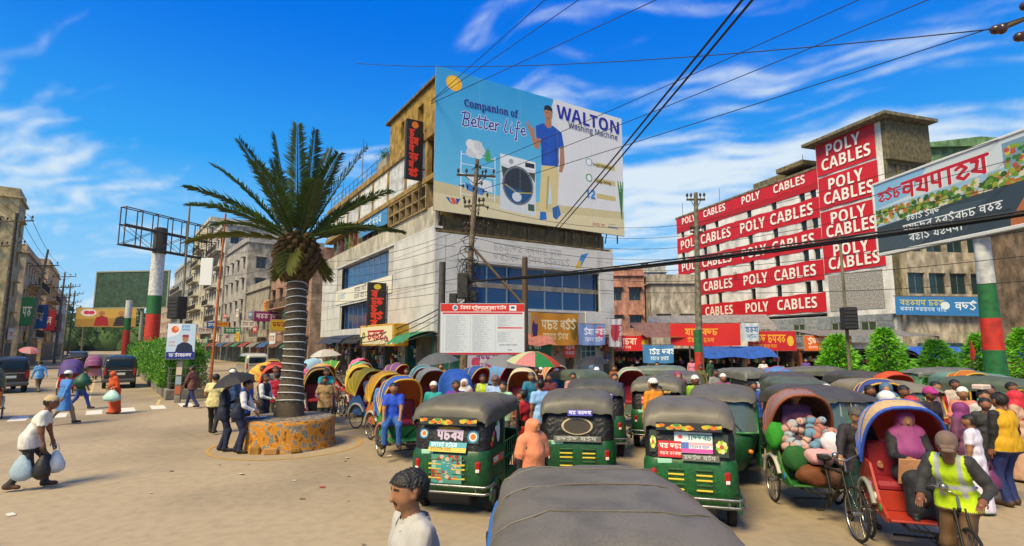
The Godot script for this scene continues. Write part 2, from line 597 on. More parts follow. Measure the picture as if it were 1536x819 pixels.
func corner_building() -> void:
	var C := Vector3(-4.23, 0, -30)
	var turn := deg_to_rad(32)
	var t := thing("corner_building", "white clad corner office block with blue windows under a giant washing machine billboard", "building", C, turn)
	var white := mat("d4d3cf", 0.5, "patch", 0.2, 0.0, {"tall": 0.5, "second": "fine", "second_scale": 0.8})
	var ochre := wall_mat("a98a4a", "streak", 0.16)
	var brown := wall_mat("7d6a42", "streak", 0.2)
	var grey := wall_mat("a09b90")
	var glz := glass("0f3a6b", 0.05)
	var alu := mat("8b9298", 0.35, "", 1.0, 0.6)
	# carcass
	var g := Geo.new()
	g.quad(Vector3(0.25, 3.0, -0.25), Vector3(13, 3.0, -0.25), Vector3(13, 3.0, -25), Vector3(0.25, 3.0, -25))
	g.box(Vector3(6.6, 6.0, -0.3 - 0.1), Vector3(12.7, 0.3, 0.25))
	obj("floor_slab", g, grey, t)
	g = Geo.new()
	g.box(Vector3(6.8, 4.6, -12.6), Vector3(11.9, 9.0, 23.5))
	obj("inner_core", g, white, t)
	# cladding: every panel a piece of its own, laid round the window bands
	var pm := {}
	var put := func(p: Vector3, w: float, h: float, side: int):
		var key := "%.2f_%.2f" % [w, h]
		if not pm.has(key):
			var q := Geo.new()
			q.box(Vector3.ZERO, Vector3(w - 0.016, h - 0.016, 0.09), 0.008)
			pm[key] = q.mesh()
		obj("cladding_panel", pm[key], white, t, p, 0.0 if side == 0 else -PI / 2)
	var lev := [3.2, 3.7, 4.68, 5.9, 7.2, 8.0, 8.75]
	for j in lev.size() - 1:
		var h: float = lev[j + 1] - lev[j]
		var yc: float = (lev[j + 1] + lev[j]) / 2
		for k in 10:
			var x := 0.65 + k * 1.235
			if yc > 4.68 and yc < 7.2 and x > 0.7 and x + 1.2 < 11.8: continue
			if yc < 4.6 and x > 5.0 and k < 8: continue
			put.call(Vector3(x + 0.6175, yc, 0.0), 1.235, h, 0)
		put.call(Vector3(0.3, yc, 0.0), 0.66, h, 0)
	var levl := [3.2, 3.75, 5.7, 5.88, 7.08, 9.0]
	for j in levl.size() - 1:
		var h: float = levl[j + 1] - levl[j]
		var yc: float = (levl[j + 1] + levl[j]) / 2
		for k in 20:
			var z := -0.05 - k * 1.27
			var band := (yc > 3.75 and yc < 5.7 and z - 1.2 < -8.0 and z > -18.8) or (yc > 7.08 and z - 1.2 < -6.6 and z > -19.2)
			if band: continue
			if h > 1.5:
				put.call(Vector3(0.0, yc + h / 4, z - 0.635), 1.27, h / 2, 1); put.call(Vector3(0.0, yc - h / 4, z - 0.635), 1.27, h / 2, 1)
			else: put.call(Vector3(0.0, yc, z - 0.635), 1.27, h, 1)
	# back sheet behind the joints
	g = Geo.new()
	g.quad(Vector3(0.1, 3.2, -0.06), Vector3(0.66, 3.2, -0.06), Vector3(0.66, 8.75, -0.06), Vector3(0.1, 8.75, -0.06))
	g.quad(Vector3(0.66, 7.2, -0.06), Vector3(13, 7.2, -0.06), Vector3(13, 8.75, -0.06), Vector3(0.66, 8.75, -0.06))
	g.quad(Vector3(11.7, 3.2, -0.06), Vector3(13, 3.2, -0.06), Vector3(13, 7.2, -0.06), Vector3(11.7, 7.2, -0.06))
	g.quad(Vector3(0.66, 3.2, -0.06), Vector3(11.7, 3.2, -0.06), Vector3(11.7, 4.68, -0.06), Vector3(0.66, 4.68, -0.06))
	for q in [[3.2, 3.75, -0.05, -25.4], [5.7, 7.08, -0.05, -25.4], [3.75, 5.7, -0.05, -8.9], [3.75, 5.7, -18.8, -25.4], [7.08, 9.0, -0.05, -7.65], [7.08, 9.0, -19.1, -25.4]]:
		g.quad(Vector3(0.06, q[0], q[2]), Vector3(0.06, q[1], q[2]), Vector3(0.06, q[1], q[3]), Vector3(0.06, q[0], q[3]))
	g.quad(Vector3(13, 3, 0), Vector3(13, 9, 0), Vector3(13, 9, -25), Vector3(13, 3, -25))
	obj("backing_wall", g, mat("a8a6a0", 0.9), t)
	# window bands
	for k in 8: window(t, Vector3(0.66 + 1.38 * (k + 0.5), 5.94, -0.32), 1.38, 2.5, 1, 2, alu, glz)
	for k in 9:
		if k != 8: window(t, Vector3(0.34, 4.72, -8.95 - 1.23 * (k + 0.5)), 1.23, 1.94, 1, 1, alu, glz, -PI / 2)
		window(t, Vector3(0.34, 8.04, -7.7 - 1.27 * (k + 0.5)), 1.27, 1.9, 1, 1, alu, glz, -PI / 2)
	# reveals of the bands
	g = Geo.new()
	g.box(Vector3(6.2, 4.62, -0.2), Vector3(11.2, 0.12, 0.3)); g.box(Vector3(6.2, 7.26, -0.2), Vector3(11.2, 0.12, 0.3))
	g.box(Vector3(0.2, 3.72, -13.9), Vector3(0.26, 0.1, 9.9)); g.box(Vector3(0.2, 7.06, -13.4), Vector3(0.26, 0.1, 11.5)); g.box(Vector3(0.2, 9.05, -12.6), Vector3(0.5, 0.12, 25.2))
	obj("window_surround", g, white, t)
	# name boards on the cladding
	var pr := Print.new(1024, 96, Color("d8d4c6"))
	pr.ell(0.07, 0.5, 0.018, 0.2, Color("5a8a4a")); pr.ell(0.07, 0.5, 0.012, 0.13, Color("d8d4c6"))
	pr.bangla(0.10, 0.3, 0.38, [4], Color("4a90c8"), 3)
	pr.bangla(0.4, 0.1, 0.34, [5, 4, 2, 3], Color("4a4a48"), 5); pr.bangla(0.4, 0.54, 0.34, [4, 3, 5, 4], Color("4a4a48"), 6)
	g = Geo.new()
	g.quad(Vector3(-0.09, 7.02, -20.4), Vector3(-0.09, 7.02, -6.5), Vector3(-0.09, 5.88, -6.5), Vector3(-0.09, 5.88, -20.4))
	obj("name_board", g, print_mat(pr.tex()), t)
	g = Geo.new(); g.box(Vector3(-0.065, 6.45, -13.45), Vector3(0.04, 1.18, 13.95))
	obj("name_board_backing", g, alu, t)
	pr = Print.new(1024, 128, Color("c9c7c2"))
	pr.bangla(0.08, 0.35, 0.25, [3], Color("a0b8cc"), 13); pr.bangla(0.24, 0.08, 0.36, [6, 5, 3], Color("a09ea0"), 15); pr.bangla(0.24, 0.54, 0.36, [5, 4, 6], Color("a09ea0"), 16)
	pr.poly([0.83, 0.85, 0.87, 0.2, 0.93, 0.08, 0.9, 0.4, 0.86, 0.9], Color("3a7fc0")); pr.poly([0.82, 0.95, 0.845, 0.55, 0.87, 0.5, 0.86, 0.9], Color("d0a83a"))
	g = Geo.new(); g.quad(Vector3(1.2, 8.6, 0.06), Vector3(11.6, 8.6, 0.06), Vector3(11.6, 7.32, 0.06), Vector3(1.2, 7.32, 0.06))
	obj("name_board", g, print_mat(pr.tex()), t)
	# beam under the billboard, ragged and stained
	g = Geo.new()
	g.box(Vector3(6.4, 9.3, -0.75), Vector3(12.4, 1.1, 0.7), 0.03)
	for k in 9: g.box(Vector3(0.6 + k * 1.45, 9.35, -0.36), Vector3(0.16, 1.0, 0.14), 0.02)
	g.box(Vector3(6.4, 8.84, -0.35), Vector3(12.6, 0.12, 0.75), 0.02)
	obj("stained_beam", g, brown, t)
	# third floor: egg-crate screen and fascia on the street side
	g = Geo.new(); g.box(Vector3(0.16, 9.72, -12.7), Vector3(0.2, 1.2, 25.0), 0.01)
	obj("fascia_wall", g, wall_mat("c8c2b2"), t)
	g = Geo.new()
	for k in 7: g.box(Vector3(0.3, 11.05, -1.3 - k * 1.05), Vector3(0.75, 1.5, 0.1))
	for k in 3: g.box(Vector3(0.3, 10.35 + k * 0.72, -4.5), Vector3(0.7, 0.09, 6.3))
	obj("concrete_screen", g, wall_mat("b09a6c", "streak", 0.3), t)
	g = Geo.new(); g.box(Vector3(0.9, 11.1, -12.8), Vector3(0.1, 1.9, 24.4))
	obj("screen_back_wall", g, mat("a08f66", 0.95), t)
	var tint := ["9c5a58", "a9a05a", "6f8a6a", "8f4a4a", "8a8f9a", "b09a6c"]
	for k in 11:
		g = Geo.new()
		g.box(Vector3(0.45, 10.95, -9.0 - k * 1.25), Vector3(0.6, 1.35, 0.12)); g.box(Vector3(0.6, 10.75, -9.6 - k * 1.25), Vector3(0.12, 0.9, 1.05))
		obj("balcony_box", g, wall_mat(tint[k % 6], "streak", 0.4), t)
	pr = Print.new(256, 64, Color("3f7fb5")); pr.bangla(0.08, 0.2, 0.5, [4, 3], Color("cfe0ee"), 21)
	g = Geo.new(); g.quad(Vector3(-0.02, 11.9, -14.4), Vector3(-0.02, 11.9, -7.9), Vector3(-0.02, 10.7, -7.9), Vector3(-0.02, 10.7, -14.4))
	obj("blue_banner", g, print_mat(pr.tex()), t)
	g = Geo.new(); g.box(Vector3(0.25, 12.02, -12.6), Vector3(0.7, 0.35, 24.8), 0.03)
	g.box(Vector3(0.25, 14.75, -12.6), Vector3(0.6, 0.5, 24.8), 0.03)
	for k in 8: g.box(Vector3(0.2, 13.4, -1.6 - k * 3.3), Vector3(0.35, 2.4, 0.3), 0.02)
	obj("frame_beam", g, ochre, t)
	for k in 7:
		g = Geo.new(); g.box(Vector3(0.12, 13.37, -3.25 - k * 3.3), Vector3(0.08, 2.3, 2.95), 0.01)
		for j in 4: g.box(Vector3(0.07, 13.37, -2.2 - k * 3.3 - j * 0.7), Vector3(0.03, 2.2, 0.03))
		obj("white_panel", g, mat(["d0d3d4", "c4c8cb", "d6d6d2"][k % 3], 0.6, "grime", 0.2), t)
	g = Geo.new(); g.box(Vector3(6.6, 12.2, -12.6), Vector3(12.0, 5.4, 24.0))
	obj("upper_core", g, wall_mat("8f7b4c", "streak", 0.12), t)
	# stair head at the corner
	g = Geo.new(); g.holed(8.2, 2.9, [[5.0, 0.7, 0.9, 1.5], [2.1, 0.9, 0.6, 1.3]], 0.4)
	var w := obj("tower_wall", g, wall_mat("b3923f", "streak", 0.22), t, Vector3(0.15, 15.0, -8.3), -PI / 2)
	g = Geo.new(); g.box(Vector3(4.1, 16.4, -4.2), Vector3(7.2, 2.8, 7.6))
	obj("tower_core", g, wall_mat("9a7c3a", "streak", 0.2), t)
	g = Geo.new(); g.box(Vector3(3.9, 17.98, -4.65), Vector3(7.9, 0.18, 8.4), 0.02)
	obj("tower_roof", g, brown, t)
	g = Geo.new()
	for k in 14: g.bar(Vector3(0.2, 15.0, -8.8 - k * 1.2), Vector3(0.2, 16.0, -8.8 - k * 1.2), 0.025, 5)
	for y in [15.5, 16.0]: g.bar(Vector3(0.2, y, -8.4), Vector3(0.2, y, -24.6), 0.025, 5)
	g.bar(Vector3(0.6, 15, -16.2), Vector3(0.6, 19.5, -16.2), 0.03); g.bar(Vector3(0.6, 15, -22), Vector3(0.6, 17.2, -22), 0.03)
	obj("roof_railing", g, mat("5d564a", 0.7), t)
	g = Geo.new(); g.box(Vector3(0.35, 15.3, -9.6), Vector3(0.7, 0.6, 2.0), 0.03)
	obj("roof_planter", g, grey, t)
	# steel frame that carries the billboard
	g = Geo.new()
	for k in 8:
		var x := 0.3 + k * 1.9
		g.bar(Vector3(x, 9.4, -0.15), Vector3(x, 18.2, -0.15), 0.05, 5)
		if k % 2: g.bar(Vector3(x, 14, -0.2), Vector3(x, 9.6, -1.4), 0.04, 5)
	for y in [10.2, 12.5, 15, 17.5]: g.bar(Vector3(0, y, -0.1), Vector3(14.0, y, -0.1), 0.04, 5)
	obj("billboard_frame", g, mat("4a3f35", 0.7), t)
	# the billboard itself stands on the building: a thing of its own
	var b := thing("roof_billboard", "giant blue and white washing machine billboard reading WALTON above the white office block", "billboard", C, turn)
	g = Geo.new()
	var rows := []
	for j in 13:
		var row := []
		for i in 37: row.append(Vector3(-0.15 + 14.25 * i / 36.0, 18.4 - 8.45 * j / 12.0, 0.042 + 0.007 * sin(i * 1.7 + j * 0.6) + 0.005 * sin(i * 0.6 - j * 1.9)))
		rows.append(row)
	g.loft(rows, false)
	obj("printed_sheet", g, print_mat(walton_print(), 0.5), b)
	g = Geo.new(); g.box(Vector3(6.98, 14.17, -0.01), Vector3(14.27, 8.47, 0.06))
	obj("backing_sheet", g, mat("9a978f", 0.7, "grime", 0.2), b)
	var blue := mat("1c1f9c", 0.6)
	text("lettering", "WALTON", 1.22, blue, b, Transform3D(Basis.IDENTITY, Vector3(11.15, 17.62, 0.06)), bold, 1.08)
	text("lettering", "Washing Machine", 0.56, mat("2a2a6a", 0.6), b, Transform3D(Basis.IDENTITY, Vector3(11.5, 16.92, 0.06)), plain_font, 0.98)
	text("lettering", "Smart Features", 0.24, mat("6a5a2a", 0.6), b, Transform3D(Basis.IDENTITY, Vector3(12.15, 14.62, 0.06)), plain_font, 1.0)
	text("lettering", "Energy Saving", 0.24, mat("6a5a2a", 0.6), b, Transform3D(Basis.IDENTITY, Vector3(12.2, 13.52, 0.06)), plain_font, 1.0)
	text("lettering", "12", 0.8, mat("1f7fd0", 0.6), b, Transform3D(Basis.IDENTITY, Vector3(11.1, 12.5, 0.06)), bold, 1.0)
	text("lettering", "Companion of", 0.62, mat("2b1f7a", 0.6), b, Transform3D(Basis(Vector3.BACK, 0.03), Vector3(3.5, 16.68, 0.06)), serif, 0.85)

func walton_print() -> ImageTexture:
	var p := Print.new(1024, 608, Color("3fa6df"))
	var W := Color("dcdde0")
	# sky side graded by flat bands of print
	for k in 30: p.rect(0, k / 36.0, 0.62, 0.04, Color("2f9bdb").lerp(Color("6cc0e6"), k / 30.0))
	p.poly([0.583, 0, 1, 0, 1, 0.86, 0.5, 0.86, 0.52, 0.45], W)
	p.poly([0.583, 0, 0.53, 0.3, 0.5, 0.9, 0.56, 0.9, 0.6, 0.3], Color("c5dbe8"))
	p.poly([0, 0.80, 0.35, 0.84, 0.6, 0.83, 1, 0.8, 1, 1, 0, 1], Color("cdbf92"))
	p.poly([0, 0.88, 0.5, 0.9, 1, 0.86, 1, 1, 0, 1], Color("dccfa6"))
	p.ell(0.08, 0.09, 0.036, 0.055, Color("f2b21c")); p.ell(0.075, 0.085, 0.024, 0.037, Color("f7c63a"))
	# hand lettered "Better life"
	var ink := Color("2a1c86")
	var sc := func(pts: Array, ox: float, oy: float, s: float, wid: float, c: Color):
		var q := []
		for k in range(0, pts.size(), 2): q.append(Vector2(ox + pts[k] * s, oy - pts[k + 1] * s))
		p.stroke(q, wid, c)
	var glyphs := [[[.12, 0, .3, 1.0], [.05, .9, .35, 1.05, .7, .95, .62, .62, .25, .52, .6, .45, .6, .08, .3, -.05, .1, .08]],
		[[.0, .25, .4, .35, .4, .55, .2, .6, .05, .3, .2, .02, .5, .12]], [[.25, 1.0, .1, .2, .25, 0, .45, .15], [.0, .68, .5, .72]], [[.25, 1.0, .1, .2, .25, 0, .45, .15], [.0, .68, .5, .72]],
		[[.0, .25, .4, .35, .4, .55, .2, .6, .05, .3, .2, .02, .5, .12]], [[.1, .6, .1, 0], [.1, .35, .3, .6, .5, .52]], [], [[.3, 1.05, .05, .2, .2, 0, .35, .1]], [[.15, .6, .08, .1, .2, 0, .35, .1], [.2, .85, .22, .87]],
		[[.45, .95, .3, 1.05, .22, .8, .1, -.5, .0, -.35], [.0, .45, .4, .5]], [[.0, .25, .4, .35, .4, .55, .2, .6, .05, .3, .2, .02, .5, .12]]]
	for pas in [[11.0, Color("dfe8f4")], [6.0, ink]]:
		var x := 118.0
		var y := 228.0
		for gl in glyphs:
			for st in gl: sc.call(st, x, y, 58.0, pas[0], pas[1])
			x += 44.0 if gl.size() and gl[0][0] == .12 else 29.0 if gl.size() else 18.0
			y -= 1.6
	p.mx = 0.935; p.ox = -0.015
	# drying rack with clothes and a pot plant
	for k in 5: p.line([0.14, 0.58 + k * 0.07, 0.31, 0.575 + k * 0.07], 3.0, Color("dfe6ee"))
	for x in [0.14, 0.31]: p.line([x, 0.56, x, 0.88], 4.0, Color("e8eef2"))
	for k in 9: p.ell(0.185 + 0.013 * (k % 5), 0.56 - 0.03 * (k % 3), 0.022, 0.035, Color("e6e4e2") if k % 2 else Color("cfd2d6"))
	for k in 9: p.line([0.272, 0.6, 0.25 + 0.006 * k, 0.5 + 0.02 * absf(k - 4)], 5.0, Color("3f9a46"))
	p.poly([0.16, 0.72, 0.29, 0.74, 0.3, 0.82, 0.2, 0.8], Color("dfe4ea")); p.poly([0.16, 0.78, 0.25, 0.8, 0.25, 0.85, 0.17, 0.83], Color("3f7fc8"))
	# washing machine
	p.mx = 0.968; p.ox = -0.033
	p.poly([0.345, 0.52, 0.53, 0.535, 0.53, 0.945, 0.345, 0.925], Color("d3d8de")); p.poly([0.345, 0.52, 0.53, 0.535, 0.53, 0.6, 0.345, 0.59], Color("e3e6e9"))
	p.rect(0.475, 0.55, 0.05, 0.035, Color("20242c")); p.ell(0.40, 0.565, 0.012, 0.02, Color("9aa2aa"))
	p.poly([0.35, 0.61, 0.39, 0.62, 0.36, 0.7], Color("2c4a40")); p.poly([0.49, 0.62, 0.528, 0.62, 0.525, 0.69], Color("3c4a36"))
	p.ell(0.437, 0.735, 0.082, 0.145, Color("6c7178")); p.ell(0.437, 0.735, 0.073, 0.13, Color("2b3038")); p.poly([0.366, 0.74, 0.51, 0.79, 0.47, 0.85, 0.42, 0.87, 0.38, 0.82], Color("1c4f8a"))
	p.line([0.37, 0.74, 0.43, 0.79, 0.505, 0.775], 5.0, Color("b8a23a")); p.ell(0.43, 0.82, 0.025, 0.035, Color("cfd8e0")); p.rect(0.49, 0.86, 0.035, 0.05, Color("41584a"))
	# a man in a blue shirt and beige trousers
	var skin := Color("b07a55")
	p.mx = 0.87; p.ox = 0.0
	p.poly([0.575, 0.86, 0.59, 0.53, 0.69, 0.53, 0.7, 0.6, 0.685, 0.85, 0.655, 0.88, 0.64, 0.62, 0.62, 0.9, 0.585, 0.9], Color("d8c58a"))
	p.poly([0.625, 0.62, 0.64, 0.62, 0.625, 0.88, 0.615, 0.88], Color("b8a266"))
	p.poly([0.58, 0.9, 0.615, 0.9, 0.62, 0.955, 0.575, 0.965], Color("1f6fc0")); p.poly([0.655, 0.86, 0.695, 0.83, 0.71, 0.9, 0.68, 0.945, 0.66, 0.93], Color("2a62a8"))
	p.poly([0.555, 0.25, 0.6, 0.215, 0.665, 0.215, 0.72, 0.255, 0.735, 0.36, 0.70, 0.38, 0.695, 0.53, 0.59, 0.545, 0.588, 0.4, 0.58, 0.36, 0.56, 0.36], Color("1b4fb4"))
	p.poly([0.64, 0.24, 0.65, 0.52, 0.6, 0.53, 0.63, 0.4], Color("2058bd")); p.poly([0.69, 0.27, 0.7, 0.5, 0.68, 0.53, 0.675, 0.4], Color("163f92")); p.poly([0.59, 0.3, 0.6, 0.5, 0.592, 0.52], Color("163f92")); p.line([0.61, 0.36, 0.65, 0.4], 3.0, Color("163f92")); p.line([0.62, 0.46, 0.67, 0.44], 3.0, Color("163f92"))
	p.poly([0.56, 0.34, 0.59, 0.34, 0.572, 0.43, 0.545, 0.42, 0.515, 0.3, 0.49, 0.24, 0.53, 0.27, 0.545, 0.27, 0.553, 0.37], skin); p.line([0.49, 0.25, 0.52, 0.27], 5.0, skin); p.line([0.505, 0.22, 0.525, 0.27], 5.0, skin)
	p.poly([0.71, 0.37, 0.735, 0.36, 0.738, 0.5, 0.72, 0.57, 0.7, 0.57, 0.705, 0.52], skin)
	p.poly([0.615, 0.17, 0.655, 0.17, 0.655, 0.23, 0.63, 0.245, 0.612, 0.225], skin); p.ell(0.635, 0.13, 0.027, 0.06, skin); p.poly([0.607, 0.12, 0.61, 0.075, 0.635, 0.058, 0.66, 0.075, 0.664, 0.12, 0.655, 0.1, 0.615, 0.1], Color("1a1512"))
	p.line([0.622, 0.122, 0.63, 0.12], 3.0, Color("1a1512")); p.line([0.642, 0.12, 0.65, 0.122], 3.0, Color("1a1512")); p.line([0.628, 0.163, 0.645, 0.163], 3.0, Color("5a2c22"))
	p.mx = 1.0; p.ox = 0.0
	# feature badges, plant, mark and small print
	for k in 3:
		var y := 0.44 + k * 0.128
		if k < 2: p.ell(0.785, y, 0.02, 0.033, [Color("8aa6b8"), Color("3f8f4a")][k]); p.ell(0.785, y, 0.014, 0.024, Color("e8ecee"))
		p.rect(0.83, y - 0.012, 0.12, 0.042, Color("c9b87a"))
	for k in 9: p.line([0.985, 0.86, 0.965 + 0.004 * k, 0.55 + 0.03 * (k % 4)], 6.0, Color("2f7a34"))
	p.poly([0.05, 0.9, 0.065, 0.9, 0.075, 0.935, 0.085, 0.9, 0.078, 0.945], Color("1f4fa8")); p.poly([0.07, 0.9, 0.09, 0.9, 0.1, 0.935, 0.085, 0.945], Color("e0562a")); p.poly([0.095, 0.9, 0.115, 0.9, 0.1, 0.945], Color("1f4fa8"))
	p.bangla(0.8, 0.925, 0.025, [4, 3], Color("a84a3a"), 44); p.rect(0.895, 0.935, 0.065, 0.018, Color("8a8fa8")); p.line([0.9, 0.92, 0.94, 0.915], 2.0, Color("6a6a5a"))
	for k in 5: p.line([0.2 + k * 0.2, 0, 0.2 + k * 0.2, 1], 1.0, Color("9fb4c0"))
	var rg := RandomNumberGenerator.new(); rg.seed = 8
	for k in 240000:
		var x := rg.randi() % 1024
		var y := rg.randi() % 608
		p.im.set_pixel(x, y, p.im.get_pixel(x, y) * rg.randf_range(0.9, 1.05))
	return p.tex()

func poly_building() -> void:
	# origin at the far end of the long front; x runs back towards the camera, z out to the street
	var P0 := Vector3(28.56 - 0.304 * 22.6, 0, -50 - 0.953 * 22.6)
	var turn := deg_to_rad(-72.3)
	var t := thing("banner_building", "white six storey block with narrow dark windows behind red POLY CABLES banners", "building", P0, turn)
	var white := mat("f0efee", 0.8, "grime", 0.09, 0.0, {"tall": 0.5, "second": "fine"})
	var conc := wall_mat("8b8468", "streak", 0.2)
	var W := 29.2
	var rects := []
	var lows := [6.0, 7.35, 10.35, 13.35, 16.25]
	for f in 4:
		for x in [0.9, 5.3, 7.6, 13.0, 16.6, 20.2, 22.0]:
			if x + 0.9 > 22.6: x = 21.5
			rects.append([x, [7.31, 10.36, 13.31, 16.21][f], 0.72, 1.16])
	var g := Geo.new(); g.holed(22.6, 18.9, rects, 0.3, 5.4)
	obj("front_wall", g, white, t)
	for r in rects: window(t, Vector3(r[0] + 0.36, r[1] + 0.58, -0.2), 0.72, 1.16, 1, 1, mat("3a3a3a", 0.5), glass("14181c"))
	g = Geo.new(); g.holed(6.6, 20.9, [], 0.3, 5.0)
	obj("tower_wall", g, white, t, Vector3(22.6, 0, 0.12))
	g = Geo.new(); g.box(Vector3(11.3, 12.0, -6.2), Vector3(22.4, 13.4, 12.0))
	obj("inner_core", g, white, t)
	g = Geo.new(); g.box(Vector3(14.3, 2.6, -6.3), Vector3(29.0, 5.0, 12.2))
	obj("ground_floor_core", g, white, t)
	g = Geo.new(); g.box(Vector3(25.9, 13.0, -1.9), Vector3(6.5, 15.9, 3.9), 0.02)
	obj("tower_core", g, conc, t)
	# stained end of the stair tower: pilasters, slab, tank room
	g = Geo.new()
	for z in [0.0, -1.2, -2.5, -3.7]: g.box(Vector3(29.2, 12.9, z), Vector3(0.25, 15.4, 0.25), 0.03)
	for y in [17.4, 14.3, 11.2]: g.box(Vector3(29.22, y, -1.85), Vector3(0.2, 0.3, 3.6), 0.02)
	g.box(Vector3(29.35, 19.2, -2.3), Vector3(0.5, 3.4, 4.9), 0.05)
	obj("tower_end", g, wall_mat("7a7150", "streak", 0.35), t)
	g = Geo.new(); g.box(Vector3(26.1, 21.1, -1.9), Vector3(8.4, 0.3, 6.0), 0.03)
	obj("tower_roof", g, conc, t)
	g = Geo.new(); g.box(Vector3(11.3, 19.0, -6.2), Vector3(22.9, 0.25, 12.6), 0.03); g.box(Vector3(16.0, 19.6, -3.5), Vector3(7.0, 1.4, 4.0), 0.05)
	g.box(Vector3(6.5, 19.4, -3.0), Vector3(2.4, 0.6, 2.4), 0.05)
	obj("roof", g, conc, t)
	g = Geo.new(); g.box(Vector3(19.6, 19.9, -0.9), Vector3(3.4, 0.5, 2.6), 0.04); g.prism([Vector2(0, 0), Vector2(6, 0), Vector2(6, 1.5)], -3, 0, Transform3D(Basis.IDENTITY, Vector3(13.5, 19.2, -1.0)))
	obj("roof_shed", g, wall_mat("8d7f55", "streak", 0.3), t)
	g = Geo.new()
	for x in [0.6, 8.0, 20.4]: g.bar(Vector3(x, 19, -0.6), Vector3(x, 21.0, -0.6), 0.03)
	obj("roof_rod", g, mat("55504a", 0.7), t)
	# rough plaster patch low on the tower and grey tiled podium
	g = Geo.new(); g.box(Vector3(25.6, 7.1, 0.14), Vector3(5.2, 3.2, 0.05))
	obj("plaster_patch", g, wall_mat("b5b3b0", "concrete", 0.8), t)
	var tile := Geo.new(); tile.box(Vector3.ZERO, Vector3(1.42, 0.55, 0.06), 0.008)
	var tm := tile.mesh()
	for i in 11:
		for j in 4:
			if j in [1, 2] and i in [1, 4, 7, 9]: continue
			obj("podium_tile", tm, mat(["8d949b", "7f878f", "959ca1"][(i * 7 + j * 3) % 3], 0.6, "grime", 0.3), t, Vector3(13.6 + i * 1.45, 3.0 + j * 0.58, 0.2))
	for i in [1, 4, 7, 9]: window(t, Vector3(13.6 + i * 1.45, 3.9, 0.16), 1.4, 1.1, 2, 1, mat("a8a48c", 0.5), glass("3a4a3c"))
	# red banners: five rows of two on the front, four on the tower, each hung on the wall as a thing of its own
	var red := mat("c41220", 0.6, "cloth", 0.6, 0.0, {"bump": "fold", "bump_scale": 0.25})
	var let := mat("e9e4e0", 0.6)
	var rows := [[17.55, 1.45], [14.25, 1.95], [11.4, 1.9], [8.5, 1.85], [5.55, 1.75]]
	var ord := ["top", "second", "third", "fourth", "bottom"]
	for k in 5:
		for s in 2:
			var w := 10.9 if s == 0 else 11.6
			var b := thing("wall_banner", "red POLY CABLES banner, %s in the column %s the stair tower" % [ord[k], "away from" if s == 0 else "next to"], "banner", P0, turn, "red cable banners on the white block")
			var o := Vector3(0.1 if s == 0 else 11.0, rows[k][0], 0.0)
			g = Geo.new()
			var rings := []
			for j in 3:
				var ring := []
				for i in 25: ring.append(o + Vector3(w * i / 24.0, rows[k][1] * j / 2.0 + 0.05 * sin(i * 0.9 + k), 0.05 + 0.025 * sin(i * 1.3 + j + k)))
				rings.append(ring)
			g.loft(rings, false)
			obj("sheet", g, red, b)
			text("lettering", "POLY", rows[k][1] * 0.80, let, b, Transform3D(Basis.IDENTITY, o + Vector3(w * 0.24, rows[k][1] * 0.5, 0.10)), bold, 1.0)
			text("lettering", "CABLES", rows[k][1] * 0.80, let, b, Transform3D(Basis.IDENTITY, o + Vector3(w * 0.70, rows[k][1] * 0.5, 0.10)), bold, 1.0)
			if k == 0:
				g = Geo.new(); g.quad(o + Vector3(0, -0.6, 0.05), o + Vector3(w, -0.6, 0.05), o + Vector3(w, 0.02, 0.05), o + Vector3(0, 0.02, 0.05))
				obj("lower_strip", g, mat("a80f1b", 0.7), b)
	var tr := [[18.05, 3.05], [14.9, 2.95], [11.9, 2.75], [9.0, 2.7]]
	for k in 4:
		var b := thing("wall_banner", "square red POLY CABLES banner, %s on the stair tower" % ["topmost", "second from the top", "third from the top", "lowest"][k], "banner", P0, turn, "red cable banners on the stair tower")
		var o := Vector3(22.7, tr[k][0], 0.15)
		g = Geo.new()
		var rings := []
		for j in 3:
			var ring := []
			for i in 13: ring.append(o + Vector3(5.9 * i / 12.0, tr[k][1] * j / 2.0 - 0.08, 0.04 + 0.03 * sin(i * 1.1 + j * 2 + k)))
			rings.append(ring)
		g.loft(rings, false)
		obj("sheet", g, red, b)
		text("lettering", "POLY", 1.45, let, b, Transform3D(Basis.IDENTITY, o + Vector3(2.8, tr[k][1] * 0.68, 0.10)), bold, 1.0)
		text("lettering", "CABLES", 1.45, let, b, Transform3D(Basis.IDENTITY, o + Vector3(3.0, tr[k][1] * 0.26, 0.10)), bold, 0.98)
	g = Geo.new()
	for k in 60:
		var a := k * 2.4
		var r := 0.32 * sqrt(k / 60.0)
		g.tri(Vector3(cos(a) * r, sin(a) * r * 0.8, 0.1), Vector3(cos(a) * r + 0.14, sin(a) * r * 0.8 + 0.05, 0.22), Vector3(cos(a) * r + 0.02, sin(a) * r * 0.8 + 0.14, 0.18))
	tag(obj("wall_weed", g, mat("3c6a20", 0.7), null, P0 + Vector3(0.304, 0, 0.953) * 11.0 + Vector3(-0.1, 10.2, 0.0), turn), "small green weed growing out of the wall between two red banners", "weed")
